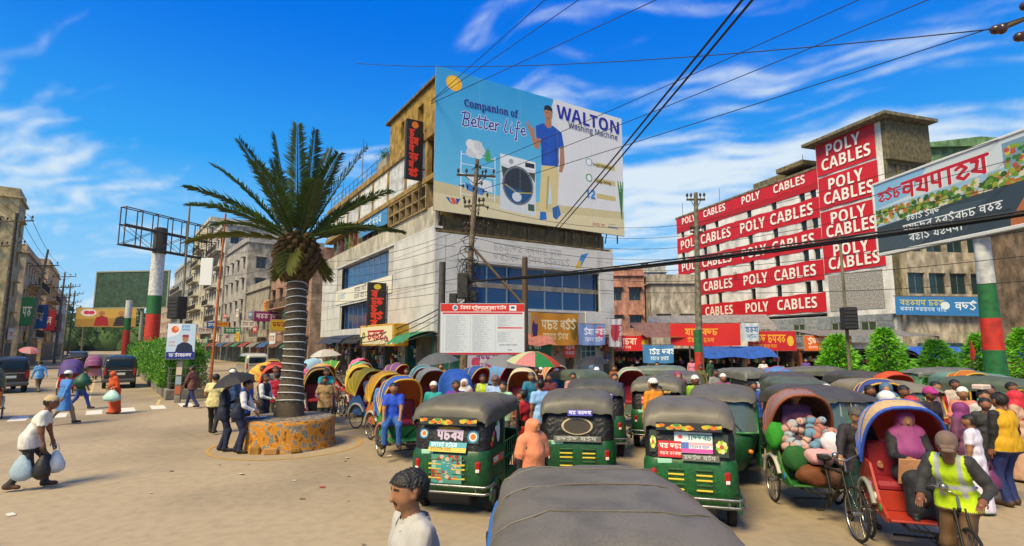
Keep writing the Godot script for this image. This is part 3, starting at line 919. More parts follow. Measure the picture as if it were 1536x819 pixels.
func peel_texture() -> ImageTexture:
	var n := FastNoiseLite.new(); n.seed = 77; n.frequency = 0.016; n.fractal_octaves = 5
	var a := n.get_seamless_image(1024, 256)
	n.seed = 78; n.frequency = 0.05
	var b := n.get_seamless_image(1024, 256)
	var im := Image.create(1024, 256, false, Image.FORMAT_RGB8)
	for y in 256:
		for x in 1024:
			var v := a.get_pixel(x, y).r
			var w := b.get_pixel(x, y).r
			var c := Color("c98a1e").lerp(Color("a9691a"), w)
			if v > 0.60: c = Color("8f8878").lerp(Color("5f5a50"), w)
			elif v > 0.575: c = Color("b9b2a2")
			elif v < 0.27: c = Color("6d4a22")
			im.set_pixel(x, y, c)
	return ImageTexture.create_from_image(im)

func strip(a: Vector3, b: Vector3, w: float, y: float) -> Geo:
	var g := Geo.new()
	var n := (b - a).cross(Vector3.UP).normalized() * w / 2
	var u := Vector3(0, y, 0)
	g.quad(a - n + u, b - n + u, b + n + u, a + n + u)
	return g

func streets() -> void:
	var dust := mat("82745e", 0.95, "patch", 0.05, 0.0, {"second": "fine", "second_scale": 0.9})
	var g := Geo.new()
	g.quad(Vector3(-600, -0.004, -600), Vector3(600, -0.004, -600), Vector3(600, -0.004, 600), Vector3(-600, -0.004, 600))
	ground("ground", g, dust, "dusty earth that the town stands on", "ground")
	var road := mat("a29074", 0.9, "patch", 0.035, 0.0, {"second": "speck", "second_scale": 0.55})
	g = Geo.new()
	var pts := [Vector3(-30, 0, 14), Vector3(40, 0, 14), Vector3(60, 0, -34), Vector3(10, 0, -36), Vector3(-3.6, 0, -29), Vector3(-22, 0, -58), Vector3(-150, 0, -230), Vector3(-165, 0, -222), Vector3(-52, 0, -58), Vector3(-40, 0, -30)]
	g.poly([Vector3(0, 0, -10)] + pts + [pts[0]])
	ground("road", g, road, "wide dusty beige asphalt junction with worn surface", "road")
	# worn tyre-polished lanes and patches of older asphalt, laid as thin repair sheets
	# crossing stripes, lane lines, painted ring round the palm
	var paint := mat("ece6da", 0.85, "fine", 2.0, 0.0, {"second": "grime", "second_scale": 0.5})
	var A := Vector3(-0.59, 0, -0.807)
	var S := Vector3(0.807, 0, -0.59)
	for k in 7:
		var c := Vector3(-17.3, 0, -19.9).lerp(Vector3(-14.0, 0, -24.3), k / 5.0)
		ground("crosswalk_stripe", strip(c - A * 0.8, c + A * 0.8, 0.5, 0.005), paint, "worn white crossing stripe across the avenue" , "road marking").set_meta("group", "crossing stripes")
	var line := mat("c4ab78", 0.9, "fine", 2.0)
	ground("lane_line", strip(Vector3(-17.5, 0, -23.3), Vector3(-17.5, 0, -23.3) + A * 90, 0.12, 0.006), line, "faded lane line down the middle of the avenue", "road marking")
	ground("lane_line", strip(Vector3(-15.0, 0, -23.9), Vector3(-16.6, 0, -26.6), 0.12, 0.006), line, "faded line running up to the hedge kerb", "road marking")
	g = Geo.new()
	var c := Vector3(-5.8, 0.006, -14.75)
	for k in 64:
		var a := TAU * k / 64
		var b := TAU * (k + 1) / 64
		g.quad(c + Vector3(cos(a), 0, sin(a)) * 1.78, c + Vector3(cos(b), 0, sin(b)) * 1.78, c + Vector3(cos(b), 0, sin(b)) * 1.88, c + Vector3(cos(a), 0, sin(a)) * 1.88)
	ground("painted_ring", g, mat("b08d4a", 0.9, "fine", 2.0), "faded yellow ring painted on the road round the palm", "road marking")
	# hedge median with kerb stones
	var med := thing("median", "long raised median with grey kerb stones along the avenue", "median", Vector3(-16.16, 0, -26.45), deg_to_rad(36.2))
	med.set_meta("kind", "structure")
	var ks := Geo.new(); ks.box(Vector3(0, 0.24, 0), Vector3(0.22, 0.48, 0.98), 0.03)
	var km := ks.mesh()
	var stone := [wall_mat("8f877a"), wall_mat("7f776a"), wall_mat("9a9183")]
	for k in 62:
		obj("kerb_stone", km, stone[k % 3], med, Vector3(0.02, 0, -0.5 - k), 0.0)
		if k < 40: obj("kerb_stone", km, stone[(k + 1) % 3], med, Vector3(1.68, 0, -0.5 - k), 0.0)
	for k in 2: obj("kerb_stone", km, stone[k], med, Vector3(0.4 + k * 0.93, 0, 0.1), PI / 2)
	g = Geo.new(); g.box(Vector3(0.85, 0.2, -32), Vector3(1.45, 0.4, 63.6))
	obj("planting_bed", g, mat("3f3222", 0.95, "concrete", 0.5), med)
	# pavement along the corner block and the right-hand shops
	var pave := wall_mat("7c7468")
	g = Geo.new(); g.box(Vector3(-1.0, 0.07, -13.0), Vector3(2.0, 0.15, 27.0), 0.02); g.box(Vector3(6.5, 0.07, 0.9), Vector3(13.4, 0.15, 1.8), 0.02)
	ground("pavement", g, pave, "raised pavement along the white corner block", "pavement").transform = Transform3D(Basis(Vector3.UP, deg_to_rad(32)), Vector3(-4.23, 0, -30))
	g = Geo.new(); g.box(Vector3(20, 0.07, -37.0), Vector3(26, 0.15, 3.0), 0.02)
	ground("pavement", g, pave, "raised pavement before the shops under the red banners", "pavement")
	g = Geo.new(); g.box(Vector3(18.4, 0.1, -24.0), Vector3(11.0, 0.22, 1.2), 0.03)
	ground("planting_strip", g, mat("6a5c48", 0.95, "concrete", 0.6), "narrow raised strip planted with small conical trees", "planting strip")
	# palm planter
	var pl := thing("round_planter", "round yellow planter with peeling paint and broken plaster under the palm", "planter", c * Vector3(1, 0, 1))
	g = Geo.new()
	var prof := []
	var rings := []
	for j in [[1.2, 0.0], [1.17, 0.1], [1.15, 0.3], [1.15, 0.62], [1.13, 0.7], [1.08, 0.735]]:
		var ring := []
		for k in 65:
			var a := TAU * k / 64
			var wob: float = 1.0 + 0.018 * sin(a * 7) * (1.0 - j[1]) + 0.01 * sin(a * 17 + j[1] * 9)
			ring.append(Vector3(cos(a) * j[0] * wob, j[1] + 0.012 * sin(a * 11), sin(a) * j[0] * wob))
		rings.append(ring)
	g.loft(rings, false)
	var pm := print_mat(peel_texture(), 0.9)
	pm.uv1_scale = Vector3(2, 1, 1)
	obj("drum_wall", g, pm, pl)
	g = Geo.new(); g.lathe([[1.09, 0.73], [0.6, 0.745], [0.01, 0.75]], 48)
	obj("drum_top", g, wall_mat("94897a", "concrete", 0.4), pl)
	for k in 3:
		var a: float = [1.05, 1.5, 1.82][k]
		g = Geo.new(); g.box(Vector3.ZERO, Vector3(0.24 + 0.08 * (k % 2), 0.12 + 0.05 * (k % 3), 0.1), 0.03)
		obj("plinth_stone", g, pm if k % 2 else wall_mat("a5792c"), pl, Vector3(cos(a) * 1.22, 0.07, sin(a) * 1.22), PI / 2 - a + 0.15 * k)
	# poles, boxes: see below

func street_rows() -> void:
	var S0 := Vector3(-18, 0, -52)
	var D := Vector3(-0.6, 0, -0.8)
	var th := deg_to_rad(-53.13)
	var R := [
		["brick_house", "low brick house with a tiled sign, beside the white corner block", 3.0, 19.0, 11.0, {"col": "9a6a4c", "end": "b08a6a", "balcony": true, "bay": 3.2, "stair": true, "stair_col": "8a5a40"}],
		["low_house", "low grey house with cluttered balconies between the brick house and the arched block", 20.0, 32.5, 9.6, {"col": "9c8f7a", "balcony": true, "tank": true}],
		["arched_block", "beige five storey block with shaded windows on its grey end wall", 33.5, 50.0, 17.2, {"col": "a8a098", "end": "b5a58a", "win_h": 1.6, "bay": 3.4, "tank": true, "tank_col": "2f5f9a"}],
		["apartment_block", "tall pale apartment block with balconies and a rooftop stair tower", 52.0, 69.0, 23.0, {"col": "c0b9ab", "balcony": true, "stair": true, "tank": true}],
		["apartment_block", "tallest cream apartment block far down the avenue", 71.0, 94.0, 27.0, {"col": "c9bfa0", "end": "b8b0a4", "bay": 3.3, "balcony": true, "stair": true, "stair_col": "a9a23c"}],
		["apartment_block", "distant grey apartment block beyond the tallest cream one", 97.0, 128.0, 22.0, {"col": "a9a8a2", "bay": 3.4, "balcony": true}],
		["apartment_block", "farthest tan apartment block on the market side of the avenue", 131.0, 168.0, 18.0, {"col": "b59a7c", "bay": 4.2}]]
	for r in R:
		block(r[0], r[1], S0 + D * r[3], th, r[3] - r[2], 11.0, r[4], r[5])
	var A := Vector3(-0.59, 0, -0.807)
	var O := Vector3(-6.46, 0, 4.72)
	var L := [
		["concrete_tower", "stained yellow concrete tower at the edge of the avenue", 73.5, 79.0, 17.2, {"col": "c8b070", "end": "d8c07c", "flip": true, "grime": "streak", "bay": 3.4, "win_w": 1.6}],
		["cream_house", "cream house with red roof box behind the leaning power pole", 84.0, 108.0, 13.0, {"col": "dcb888", "end": "e0c8a0", "flip": true, "balcony": true, "stair": true, "stair_col": "a8502c", "bay": 3.0}],
		["ochre_house", "ochre house with balconies past the cream house", 114.0, 139.0, 15.0, {"col": "d8b070", "flip": true, "balcony": true, "bay": 3.2}],
		["grey_house", "small grey house at the end of the power pole row", 142.0, 170.0, 12.5, {"col": "b8bac0", "flip": true, "bay": 4.0}]]
	for r in L:
		block(r[0], r[1], O + A * r[2], deg_to_rad(126.2), r[3] - r[2], 12.0, r[4], r[5])
	# gap between the corner block and the banner building
	block("pink_house", "pink topped old house seen past the end of the corner block", Vector3(10.6, 0, -62), 0.0, 4.3, 9.0, 10.2, {"col": "b5705a", "bay": 2.0, "shops": false, "blank_end": true})
	block("balcony_house", "grey balconied house squeezed between the pink house and the banners", Vector3(15.1, 0, -60), 0.0, 5.2, 9.0, 9.1, {"col": "a89f90", "balcony": true, "bay": 1.9, "shops": false, "blank_end": true})
	block("pale_house", "pale house with rooftop tanks rising behind the pink one", Vector3(13.0, 0, -82), 0.0, 10.0, 9.0, 13.2, {"col": "c5c8c6", "bay": 2.4, "tank": true, "shops": false, "blank_end": true})
	# signs hung along the avenue, each its own thing
	var rng := RandomNumberGenerator.new(); rng.seed = 5
	var cols := ["b01f22", "d8d6cf", "1f5fa8", "d08a1c", "1f7a46", "e6e0d0", "8a1f5a", "c9a21c"]
	var names := ["red", "white", "blue", "orange", "green", "cream", "purple", "yellow"]
	var what := ["over the brick house shops", "over the low grey house", "on the arched block", "on the pale apartment block"]
	for k in 22:
		var s := 4.0 + k * 2.9 + rng.randf_range(-1.2, 1.2)
		var side := k % 3
		var ci := (k * 5 + 2) % 8
		var w := rng.randf_range(1.6, 3.0)
		var h := rng.randf_range(0.7, 1.3)
		var y: float = [3.5, 5.1, 6.6][side] + rng.randf_range(-0.7, 0.9)
		var p := Print.new(192, 80, Color(cols[ci]))
		p.bangla(0.1, 0.22, 0.5, [2 + k % 3, 2], Color("e8e4da") if ci in [0, 2, 4, 6] else Color("8a1a1a"), 100 + k, 0.15)
		var place: String = what[clampi(0 if s < 19.5 else 1 if s < 33 else 2 if s < 51 else 3, 0, 3)]
		var sg := thing("shop_sign", "%s shop sign number %s %s %s" % [names[ci], "", ["low", "mid height", "high"][side], place], "sign", S0 + D * s + Vector3(-0.8, 0, 0.6) * (1.25 if side < 2 else 0.5), th if side != 1 else th + PI / 2, "shop signs along the avenue")
		sg.set_meta("label", "%s shop sign hung %s %s" % [names[ci], ["low", "edge-on to the street", "high"][side], place])
		var q := Geo.new(); q.box(Vector3(0, y, -0.05), Vector3(w, h, 0.1), 0.01)
		obj("sign_case", q, mat("8a8a86", 0.6), sg)
		q = Geo.new(); q.quad(Vector3(-w / 2 + .03, y + h / 2 - .03, 0.006), Vector3(w / 2 - .03, y + h / 2 - .03, 0.006), Vector3(w / 2 - .03, y - h / 2 + .03, 0.006), Vector3(-w / 2 + .03, y - h / 2 + .03, 0.006))
		obj("sign_face", q, print_mat(p.tex()), sg)
		q = Geo.new()
		for x in [-w * 0.35, w * 0.35]: q.bar(Vector3(x, y + h * 0.3, -0.1), Vector3(x, y + h * 0.5, -1.3), 0.025, 5)
		obj("bracket", q, mat("4a4640", 0.6), sg)
	for k in 12:
		var s := 5.0 + k * 5.2
		var aw := thing("awning", "%s cloth awning over a shop %s" % [["green", "brown", "blue", "grey", "red"][k % 5], what[clampi(0 if s < 19.5 else 1 if s < 33 else 2 if s < 51 else 3, 0, 3)]], "awning", S0 + D * s + Vector3(-0.8, 0, 0.6) * 0.1, th, "awnings along the avenue")
		awning_parts(aw, 3.8, 2.9, 1.7, ["2f6a4a", "6a4a34", "2a4f80", "77756e", "8a2f28"][k % 5])
	for k in 9:
		var s := 74.5 + k * 7.4
		var ci := (k * 3 + 1) % 8
		var sg := thing("shop_sign", "%s shop sign on the pole side of the avenue %s" % [names[ci], ["on the yellow tower", "on the cream house", "on the ochre house"][clampi(int((s - 62) / 25.0), 0, 2)]], "sign", O + A * s + Vector3(0.807, 0, -0.59) * 0.2, deg_to_rad(126.2) - (PI / 2 if k % 2 else 0.0), "signs on the pole side of the avenue")
		var w := 1.4 if k % 2 else 3.4
		var h := 3.2 if k % 2 else 1.2
		var y := 6.2 if k % 2 else 3.6
		var q := Geo.new(); q.box(Vector3(w / 2, y, 0), Vector3(w, h, 0.14), 0.02)
		obj("sign_case", q, mat(cols[ci], 0.55, "grime", 0.4), sg)
		var p := Print.new(96, 96, Color(cols[ci])); p.bangla(0.08, 0.3, 0.4, [2], Color("efe8da") if ci != 1 and ci != 5 else Color("a01818"), 300 + k, 0.16)
		q = Geo.new(); q.quad(Vector3(0.1, y + h * .45, 0.075), Vector3(w - .1, y + h * .45, 0.075), Vector3(w - .1, y - h * .45, 0.075), Vector3(.1, y - h * .45, 0.075))
		obj("sign_face", q, print_mat(p.tex()), sg)

func awning_parts(aw: Node3D, w: float, y: float, dep: float, col: String) -> void:
	var g := Geo.new()
	var rings := []
	for j in 5:
		var ring := []
		for i in 13:
			var f := j / 4.0
			ring.append(Vector3(-w / 2 + w * i / 12.0, y - f * f * 0.55 - 0.06 * sin(i * PI / 3) * f - (0.12 if j == 4 else 0.0), f * dep if j < 4 else dep * 0.99))
		rings.append(ring)
	g.loft(rings, false)
	obj("cloth", g, mat(col, 0.9, "grime", 0.5, 0.0, {"sheen": 0.3}), aw)
	g = Geo.new()
	for x in [-w / 2, 0.0, w / 2]: g.bar(Vector3(x, y - 0.05, 0), Vector3(x, y - 0.5, dep * 0.8), 0.02, 5)
	obj("support", g, mat("4d473f", 0.7), aw)

func right_side() -> void:
	# beige block behind the advertising board, its upper windows and a blue banner
	var t := block("beige_block", "beige concrete block with sliding windows behind the raised road billboard", Vector3(31.2, 0, -43.5), deg_to_rad(8), 9.5, 10.0, 13.0, {"col": "b8a888", "grime": "streak", "bay": 1.9, "win_w": 1.55, "win_h": 1.7, "ground": 5.6, "floor": 3.4, "blank_end": true, "shade": false, "glass": "1e3338", "shops": true})
	var p := Print.new(512, 128, Color("2f79b8"))
	p.bangla(0.05, 0.15, 0.3, [5, 3], Color("d8c33a"), 61); p.bangla(0.05, 0.55, 0.22, [4, 5, 3], Color("d5e3ee"), 62); p.ell(0.55, 0.45, 0.05, 0.2, Color("d9e2ea")); p.bangla(0.66, 0.25, 0.42, [3, 4], Color("e6eef4"), 63)
	for k in 40: p.line([0.7, 0.9, 0.72 + k * 0.007, 0.88], 2.0, Color("3f8fcc"))
	var b := thing("cloth_banner", "pale blue printed banner below the windows of the beige block", "banner", Vector3(31.2, 0, -43.5), deg_to_rad(8))
	var g := Geo.new()
	g.quad(Vector3(-1.6, 6.25, 0.5), Vector3(6.4, 6.3, 0.5), Vector3(6.4, 4.75, 0.45), Vector3(-1.6, 4.85, 0.45))
	obj("sheet", g, print_mat(p.tex(), 0.8), b)
	g = Geo.new(); g.box(Vector3(2.4, 6.3, 0.45), Vector3(8.2, 0.06, 0.06))
	obj("batten", g, mat("5a4a38", 0.8), b)
	t = block("brown_block", "dark brown cracked house overgrown with creepers past the striped pole", Vector3(39.0, 0, -40.5), deg_to_rad(6), 12.0, 9.0, 11.5, {"col": "6f5640", "grime": "streak", "bay": 3.0, "bricked": 0.3, "balcony": true, "blank_end": true})
	t = block("green_roofed_block", "distant block with a green rooftop room above the raised billboard", Vector3(44.5, 0, -62), deg_to_rad(-4), 18.0, 10.0, 21.5, {"col": "a5a89a", "bay": 3.2, "blank_end": true, "shops": false})
	g = Geo.new(); g.box(Vector3(9.5, 23.4, -4.0), Vector3(15.0, 3.6, 7.0), 0.04)
	obj("rooftop_room", g, wall_mat("7fa878"), t)
	g = Geo.new(); g.prism([Vector2(-8.2, 0), Vector2(8.2, 0), Vector2(8.2, 0.3), Vector2(0, 1.1), Vector2(-8.2, 0.3)], -4.2, 4.2, Transform3D(Basis.IDENTITY, Vector3(9.5, 25.2, -4.0)))
	obj("rooftop_cover", g, wall_mat("6f9a6a"), t)

func striped_pole(called: String, label: String, pos: Vector3, bands: Array, r0: float, r1: float, top: float) -> Node3D:
	var t := thing(called, label, "pole", pos)
	for k in bands.size() - 1:
		var y0: float = bands[k][0]
		var y1: float = bands[k + 1][0]
		var g := Geo.new()
		g.lathe([[lerpf(r0, r1, y0 / top), y0], [lerpf(r0, r1, y1 / top), y1]], 20)
		obj("painted_band", g, mat(bands[k][1], 0.6, "grime", 0.5), t)
	return t

func boards() -> void:
	# raised road billboard on the striped pole
	striped_pole("billboard_pole", "thick tapering pole painted green, red and white under the road billboard", Vector3(15.96, 0, -18.5), [[0.0, "1c6a34"], [2.4, "c8301c"], [3.45, "1c6a34"], [4.6, "c3c6c8"], [6.2, "c3c6c8"]], 0.35, 0.22, 6.2)
	var t := thing("road_billboard", "wide road billboard with red Bengali headline over a printed town and road", "billboard", Vector3(15.96, 0, -18.5), deg_to_rad(-83))
	var p := Print.new(1024, 400, Color("8fb4d0"))
	var rng := RandomNumberGenerator.new(); rng.seed = 12
	p.poly([0, 0, 1, 0, 1, 0.3, 0, 0.36], Color("c2ccd4")); p.poly([0, 0, 0.3, 0, 0.2, 0.3, 0, 0.36], Color("7fb0d6"))
	for k in 420:
		var x := rng.randf() * 0.95
		var y := 0.40 + rng.randf() * 0.18 - x * 0.05
		p.ell(x, y, 0.012, 0.03, [Color("3f6a1f"), Color("5f8a24"), Color("2f521c"), Color("8f9a2c"), Color("a86a2c"), Color("c9c2b0")][rng.randi() % 6])
	p.poly([0, 0.62, 0.45, 0.55, 1, 0.5, 1, 1, 0, 1], Color("33414c")); p.poly([0, 0.75, 0.4, 0.6, 0.55, 0.62, 0.2, 1, 0, 1], Color("3f4f5c"))
	for k in 9: p.line([0.02 + k * 0.05, 1.0, 0.2 + k * 0.04, 0.66], 2.0, Color("56646e"))
	p.rect(0.62, 0.05, 0.38, 0.3, Color("6d8fa8"))
	for k in 160: p.ell(0.63 + rng.randf() * 0.36, 0.1 + rng.randf() * 0.26, 0.01, 0.025, [Color("3a6a24"), Color("7a9a30"), Color("b04a30"), Color("caa84a")][rng.randi() % 4])
	p.poly([0.62, 0.93, 0.7, 0.62, 0.8, 0.5, 0.95, 0.42, 1, 0.45, 1, 1, 0.62, 1], Color("a8643a")); p.poly([0.72, 0.85, 0.8, 0.6, 1, 0.5, 1, 0.9], Color("8a2f34"))
	for k in 7: p.line([0.7 + k * 0.035, 0.72 - k * 0.02, 0.76 + k * 0.03, 0.86], 12.0, Color("b57346"))
	p.mx = 0.68
	p.bangla(0.03, 0.12, 0.15, [3], Color("b5182a"), 71, 0.17)
	for off in [3.0, 0.0]: p.bangla(0.24 + off / 1024.0, 0.08, 0.24, [6], Color("e8e0e0") if off > 0 else Color("b5182a"), 72, 0.2 if off > 0 else 0.17)
	p.bangla(0.25, 0.56, 0.08, [4, 3], Color("e3e8ea"), 73); p.bangla(0.22, 0.68, 0.1, [5, 6, 3], Color("e3e8ea"), 74); p.bangla(0.26, 0.82, 0.1, [4, 5], Color("e3e8ea"), 75)
	var g := Geo.new(); g.quad(Vector3(-4.1, 9.15, 0.32), Vector3(4.6, 9.15, 0.32), Vector3(4.6, 6.3, 0.32), Vector3(-4.1, 6.3, 0.32))
	obj("printed_sheet", g, print_mat(p.tex(), 0.45), t)
	g = Geo.new(); g.box(Vector3(0.25, 6.24, 0.3), Vector3(8.8, 0.13, 0.12), 0.02); g.box(Vector3(0.25, 9.2, 0.3), Vector3(8.8, 0.1, 0.12), 0.02)
	for x in [-4.14, 4.64]: g.box(Vector3(x, 7.72, 0.3), Vector3(0.09, 2.96, 0.12), 0.02)
	obj("rim_frame", g, mat("c9cccd", 0.5), t)
	g = Geo.new()
	for k in 9: g.bar(Vector3(-4 + k, 6.3, 0.22), Vector3(-4 + k, 9.15, 0.22), 0.03, 5)
	g.box(Vector3(0.25, 6.3, 0.05), Vector3(8.6, 0.2, 0.2), 0.02); g.box(Vector3(0.25, 7.7, 0.24), Vector3(8.7, 2.85, 0.04))
	obj("steel_frame", g, mat("5a564e", 0.6, "grime", 0.5), t)
	# empty unipole frame in the median
	striped_pole("billboard_pole", "tall pole banded red, green and white carrying an empty steel frame", Vector3(-32.1, 0, -49.6), [[0.0, "c8301c"], [5.25, "1c6a34"], [6.9, "d2d4d2"], [10.8, "d2d4d2"]], 0.62, 0.52, 10.8)
	t = thing("empty_billboard_frame", "rusty empty billboard frame of thin bars on the tall striped pole", "billboard frame", Vector3(-31.5, 0, -50.0), deg_to_rad(73))
	g = Geo.new()
	for z in [-0.3, 0.3]:
		for k in 7: g.bar(Vector3(-4.5 + k * 1.5, 10.9, z), Vector3(-4.5 + k * 1.5, 14.1, z), 0.05, 5)
		for y in [10.9, 12.6, 14.1]: g.bar(Vector3(-4.55, y, z), Vector3(4.55, y, z), 0.08 if y < 14 else 0.05, 5)
		for k in 3: g.bar(Vector3(-4.4 + k * 3, 11, z), Vector3(-1.5 + k * 3, 12.5, z), 0.025, 4); g.bar(Vector3(-1.5 + k * 3, 11, z), Vector3(-4.4 + k * 3, 12.5, z), 0.025, 4)
	for k in 7:
		for y in [10.9, 14.1]: g.bar(Vector3(-4.5 + k * 1.5, y, -0.3), Vector3(-4.5 + k * 1.5, y, 0.3), 0.04, 4)
	obj("lattice", g, mat("4a4034", 0.75, "grime", 1.0), t)
	g = Geo.new(); g.lathe([[0.55, 10.7], [0.55, 13.0], [0.45, 13.1], [0.01, 13.12]], 16, Vector3(-0.55, 0, -0.4))
	obj("pole_head", g, mat("3a3630", 0.7), t)
	# far boards down the avenue
	t = thing("green_billboard", "blank dark green billboard above the avenue", "billboard", Vector3(-49.7, 0, -72), deg_to_rad(-8))
	g = Geo.new(); g.box(Vector3(0, 9.65, 0), Vector3(10.6, 4.7, 0.12), 0.02)
	obj("sheet", g, mat("35584a", 0.7, "grime", 0.12, 0.0, {"second": "concrete"}), t)
	g = Geo.new()
	for x in [-5.3, 5.3]: g.box(Vector3(x, 9.65, 0.03), Vector3(0.16, 4.9, 0.2))
	for y in [7.25, 12.05]: g.box(Vector3(0, y, 0.03), Vector3(10.7, 0.16, 0.2))
	for x in [-3.5, 0.0, 3.5]: g.bar(Vector3(x, 7.3, -0.3), Vector3(x, 12, -0.3), 0.07, 5)
	g.bar(Vector3(1.5, 7.2, -0.35), Vector3(1.5, 0, -0.35), 0.2, 8)
	obj("frame", g, mat("8a8f80", 0.6), t)
	striped_pole("marker_pole", "slim pole banded red, green and white below the green billboard", Vector3(-47.8, 0, -69), [[0, "c8301c"], [4.3, "1c6a34"], [5.8, "d2d4d2"], [8.0, "d2d4d2"]], 0.4, 0.36, 8.0)
	t = thing("avenue_billboard", "small yellow billboard with two printed figures and a red badge", "billboard", Vector3(-67.3, 0, -92), deg_to_rad(20))
	p = Print.new(256, 110, Color("c9a24a"))
	p.poly([0, 0.6, 1, 0.5, 1, 1, 0, 1], Color("a8843a")); p.ell(0.2, 0.25, 0.13, 0.2, Color("e8dfe0")); p.ell(0.17, 0.25, 0.05, 0.1, Color("d0355a")); p.ell(0.25, 0.25, 0.05, 0.1, Color("d0355a"))
	p.poly([0.3, 0.95, 0.33, 0.5, 0.42, 0.4, 0.52, 0.5, 0.55, 0.95], Color("a8202c")); p.ell(0.42, 0.28, 0.05, 0.13, Color("a8704a")); p.poly([0.62, 0.95, 0.66, 0.5, 0.75, 0.4, 0.88, 0.52, 0.92, 0.95], Color("2f2a33")); p.ell(0.74, 0.27, 0.05, 0.13, Color("b07a52"))
	g = Geo.new(); g.quad(Vector3(-4.2, 8.5, 0.06), Vector3(4.2, 8.5, 0.06), Vector3(4.2, 5.4, 0.06), Vector3(-4.2, 5.4, 0.06))
	obj("printed_sheet", g, print_mat(p.tex()), t)
	g = Geo.new(); g.box(Vector3(0, 6.95, 0), Vector3(8.5, 3.2, 0.1))
	for x in [-3, 3]: g.bar(Vector3(x, 5.4, 0), Vector3(x, 0, 0), 0.15, 6)
	obj("frame", g, mat("6a675c", 0.6), t)
	# notice board with three columns of small print
	t = thing("notice_board", "white notice board with red header and three columns of small print", "notice board", Vector3(-1.27, 0, -24.0), deg_to_rad(2))
	p = Print.new(1024, 608, Color("c9d0d8"))
	p.rect(0, 0, 1, 0.155, Color("c8281e")); p.rect(0, 0.965, 1, 0.035, Color("b81f2c")); p.rect(0.02, 0.17, 0.96, 0.035, Color("bf2a20"))
	p.ell(0.17, 0.075, 0.033, 0.055, Color("d8dde2")); p.ell(0.17, 0.075, 0.022, 0.037, Color("5a7a9a")); p.rect(0.82, 0.025, 0.085, 0.11, Color("dfe6ea")); p.rect(0.84, 0.05, 0.045, 0.045, Color("2f4f8a"))
	p.bangla(0.23, 0.035, 0.07, [4], Color("f0e6e0"), 81, 0.18); p.bangla(0.37, 0.04, 0.075, [9], Color("f0e6e0"), 82, 0.18); p.bangla(0.67, 0.035, 0.07, [4], Color("f0e6e0"), 83, 0.18); p.bangla(0.4, 0.115, 0.035, [4, 3, 5], Color("e8d4c8"), 84)
	for col in 3:
		var x0: float = [0.06, 0.38, 0.68][col]
		for k in 44:
			var y := 0.235 + k * 0.0162
			if col == 2 and k > 15 and k < 20: continue
			if col == 2 and k > 32: break
			var x := x0
			while x < x0 + [0.19, 0.14, 0.12][col] + 0.05 * sin(k * 2.3):
				var w := rng.randf_range(0.008, 0.028)
				p.rect(x, y, w, 0.0055, Color("5f6a78")); x += w + 0.005
		p.rect([0.03, 0.355, 0.655][col], 0.22, 0.002, 0.73, Color("7f8a96"))
	p.rect(0.68, 0.465, 0.3, 0.025, Color("c8281e")); p.bangla(0.7, 0.8, 0.03, [5, 6, 4], Color("4f5a68"), 85); p.bangla(0.8, 0.9, 0.03, [4], Color("4f5a68"), 86)
	g = Geo.new(); g.quad(Vector3(-1.8, 4.32, 0.05), Vector3(1.8, 4.32, 0.05), Vector3(1.8, 2.15, 0.05), Vector3(-1.8, 2.15, 0.05))
	obj("printed_sheet", g, print_mat(p.tex(), 0.5), t)
	g = Geo.new(); g.box(Vector3(0, 3.235, 0.0), Vector3(3.66, 2.23, 0.06), 0.01)
	obj("back_board", g, mat("9aa0a6", 0.6), t)
	g = Geo.new()
	for x in [-1.4, 1.4]: g.bar(Vector3(x, 4.2, -0.08), Vector3(x, 0, -0.08), 0.05, 6)
	obj("post", g, mat("57534c", 0.6), t)
	# portrait poster on a post at the end of the hedge
	t = thing("poster_sign", "upright election style poster of a suited man at the hedge end", "poster", Vector3(-14.95, 0, -25.2), deg_to_rad(20))
	p = Print.new(256, 384, Color("b9cfe0"))
	p.poly([0, 0, 0.5, 0, 0.4, 0.3, 0, 0.4], Color("e0e4ea")); p.ell(0.26, 0.16, 0.13, 0.1, Color("d8602a")); p.ell(0.3, 0.13, 0.06, 0.05, Color("f0a070")); p.bangla(0.5, 0.04, 0.07, [4], Color("4a90d0"), 91, 0.18); p.bangla(0.52, 0.14, 0.06, [4], Color("4a90d0"), 92, 0.18)
	p.poly([0.3, 0.82, 0.38, 0.6, 0.55, 0.52, 0.75, 0.54, 0.9, 0.62, 0.95, 0.82], Color("1a2340")); p.ell(0.65, 0.42, 0.11, 0.11, Color("a8745a")); p.poly([0.53, 0.38, 0.55, 0.31, 0.75, 0.31, 0.77, 0.38], Color("8f1f3a")); p.rect(0, 0.8, 1, 0.2, Color("1c2a7a"))
	p.bangla(0.1, 0.84, 0.09, [2, 6], Color("e6e6f0"), 93, 0.18); p.bangla(0.08, 0.5, 0.05, [4], Color("c05a3a"), 94); p.bangla(0.08, 0.6, 0.04, [5], Color("c05a3a"), 95)
	g = Geo.new(); g.quad(Vector3(-0.56, 3.5, 0.06), Vector3(0.56, 3.5, 0.06), Vector3(0.56, 1.93, 0.06), Vector3(-0.56, 1.93, 0.06))
	obj("printed_sheet", g, print_mat(p.tex()), t)
	g = Geo.new(); g.box(Vector3(0, 2.715, 0.02), Vector3(1.16, 1.61, 0.05), 0.01)
	obj("back_board", g, mat("8a9098", 0.6), t)
	g = Geo.new(); g.box(Vector3(0, 1.75, -0.1), Vector3(0.24, 3.5, 0.18), 0.02)
	obj("post", g, wall_mat("8f8a7c"), t)
	for k in 3:
		g = Geo.new(); g.box(Vector3(0, 0.55 + k * 0.42, 0.0), Vector3(0.22, 0.34, 0.03), 0.005)
		obj("plaque", g, mat(["b05a3a", "8fa0a8", "c9b89a"][k], 0.6), t)
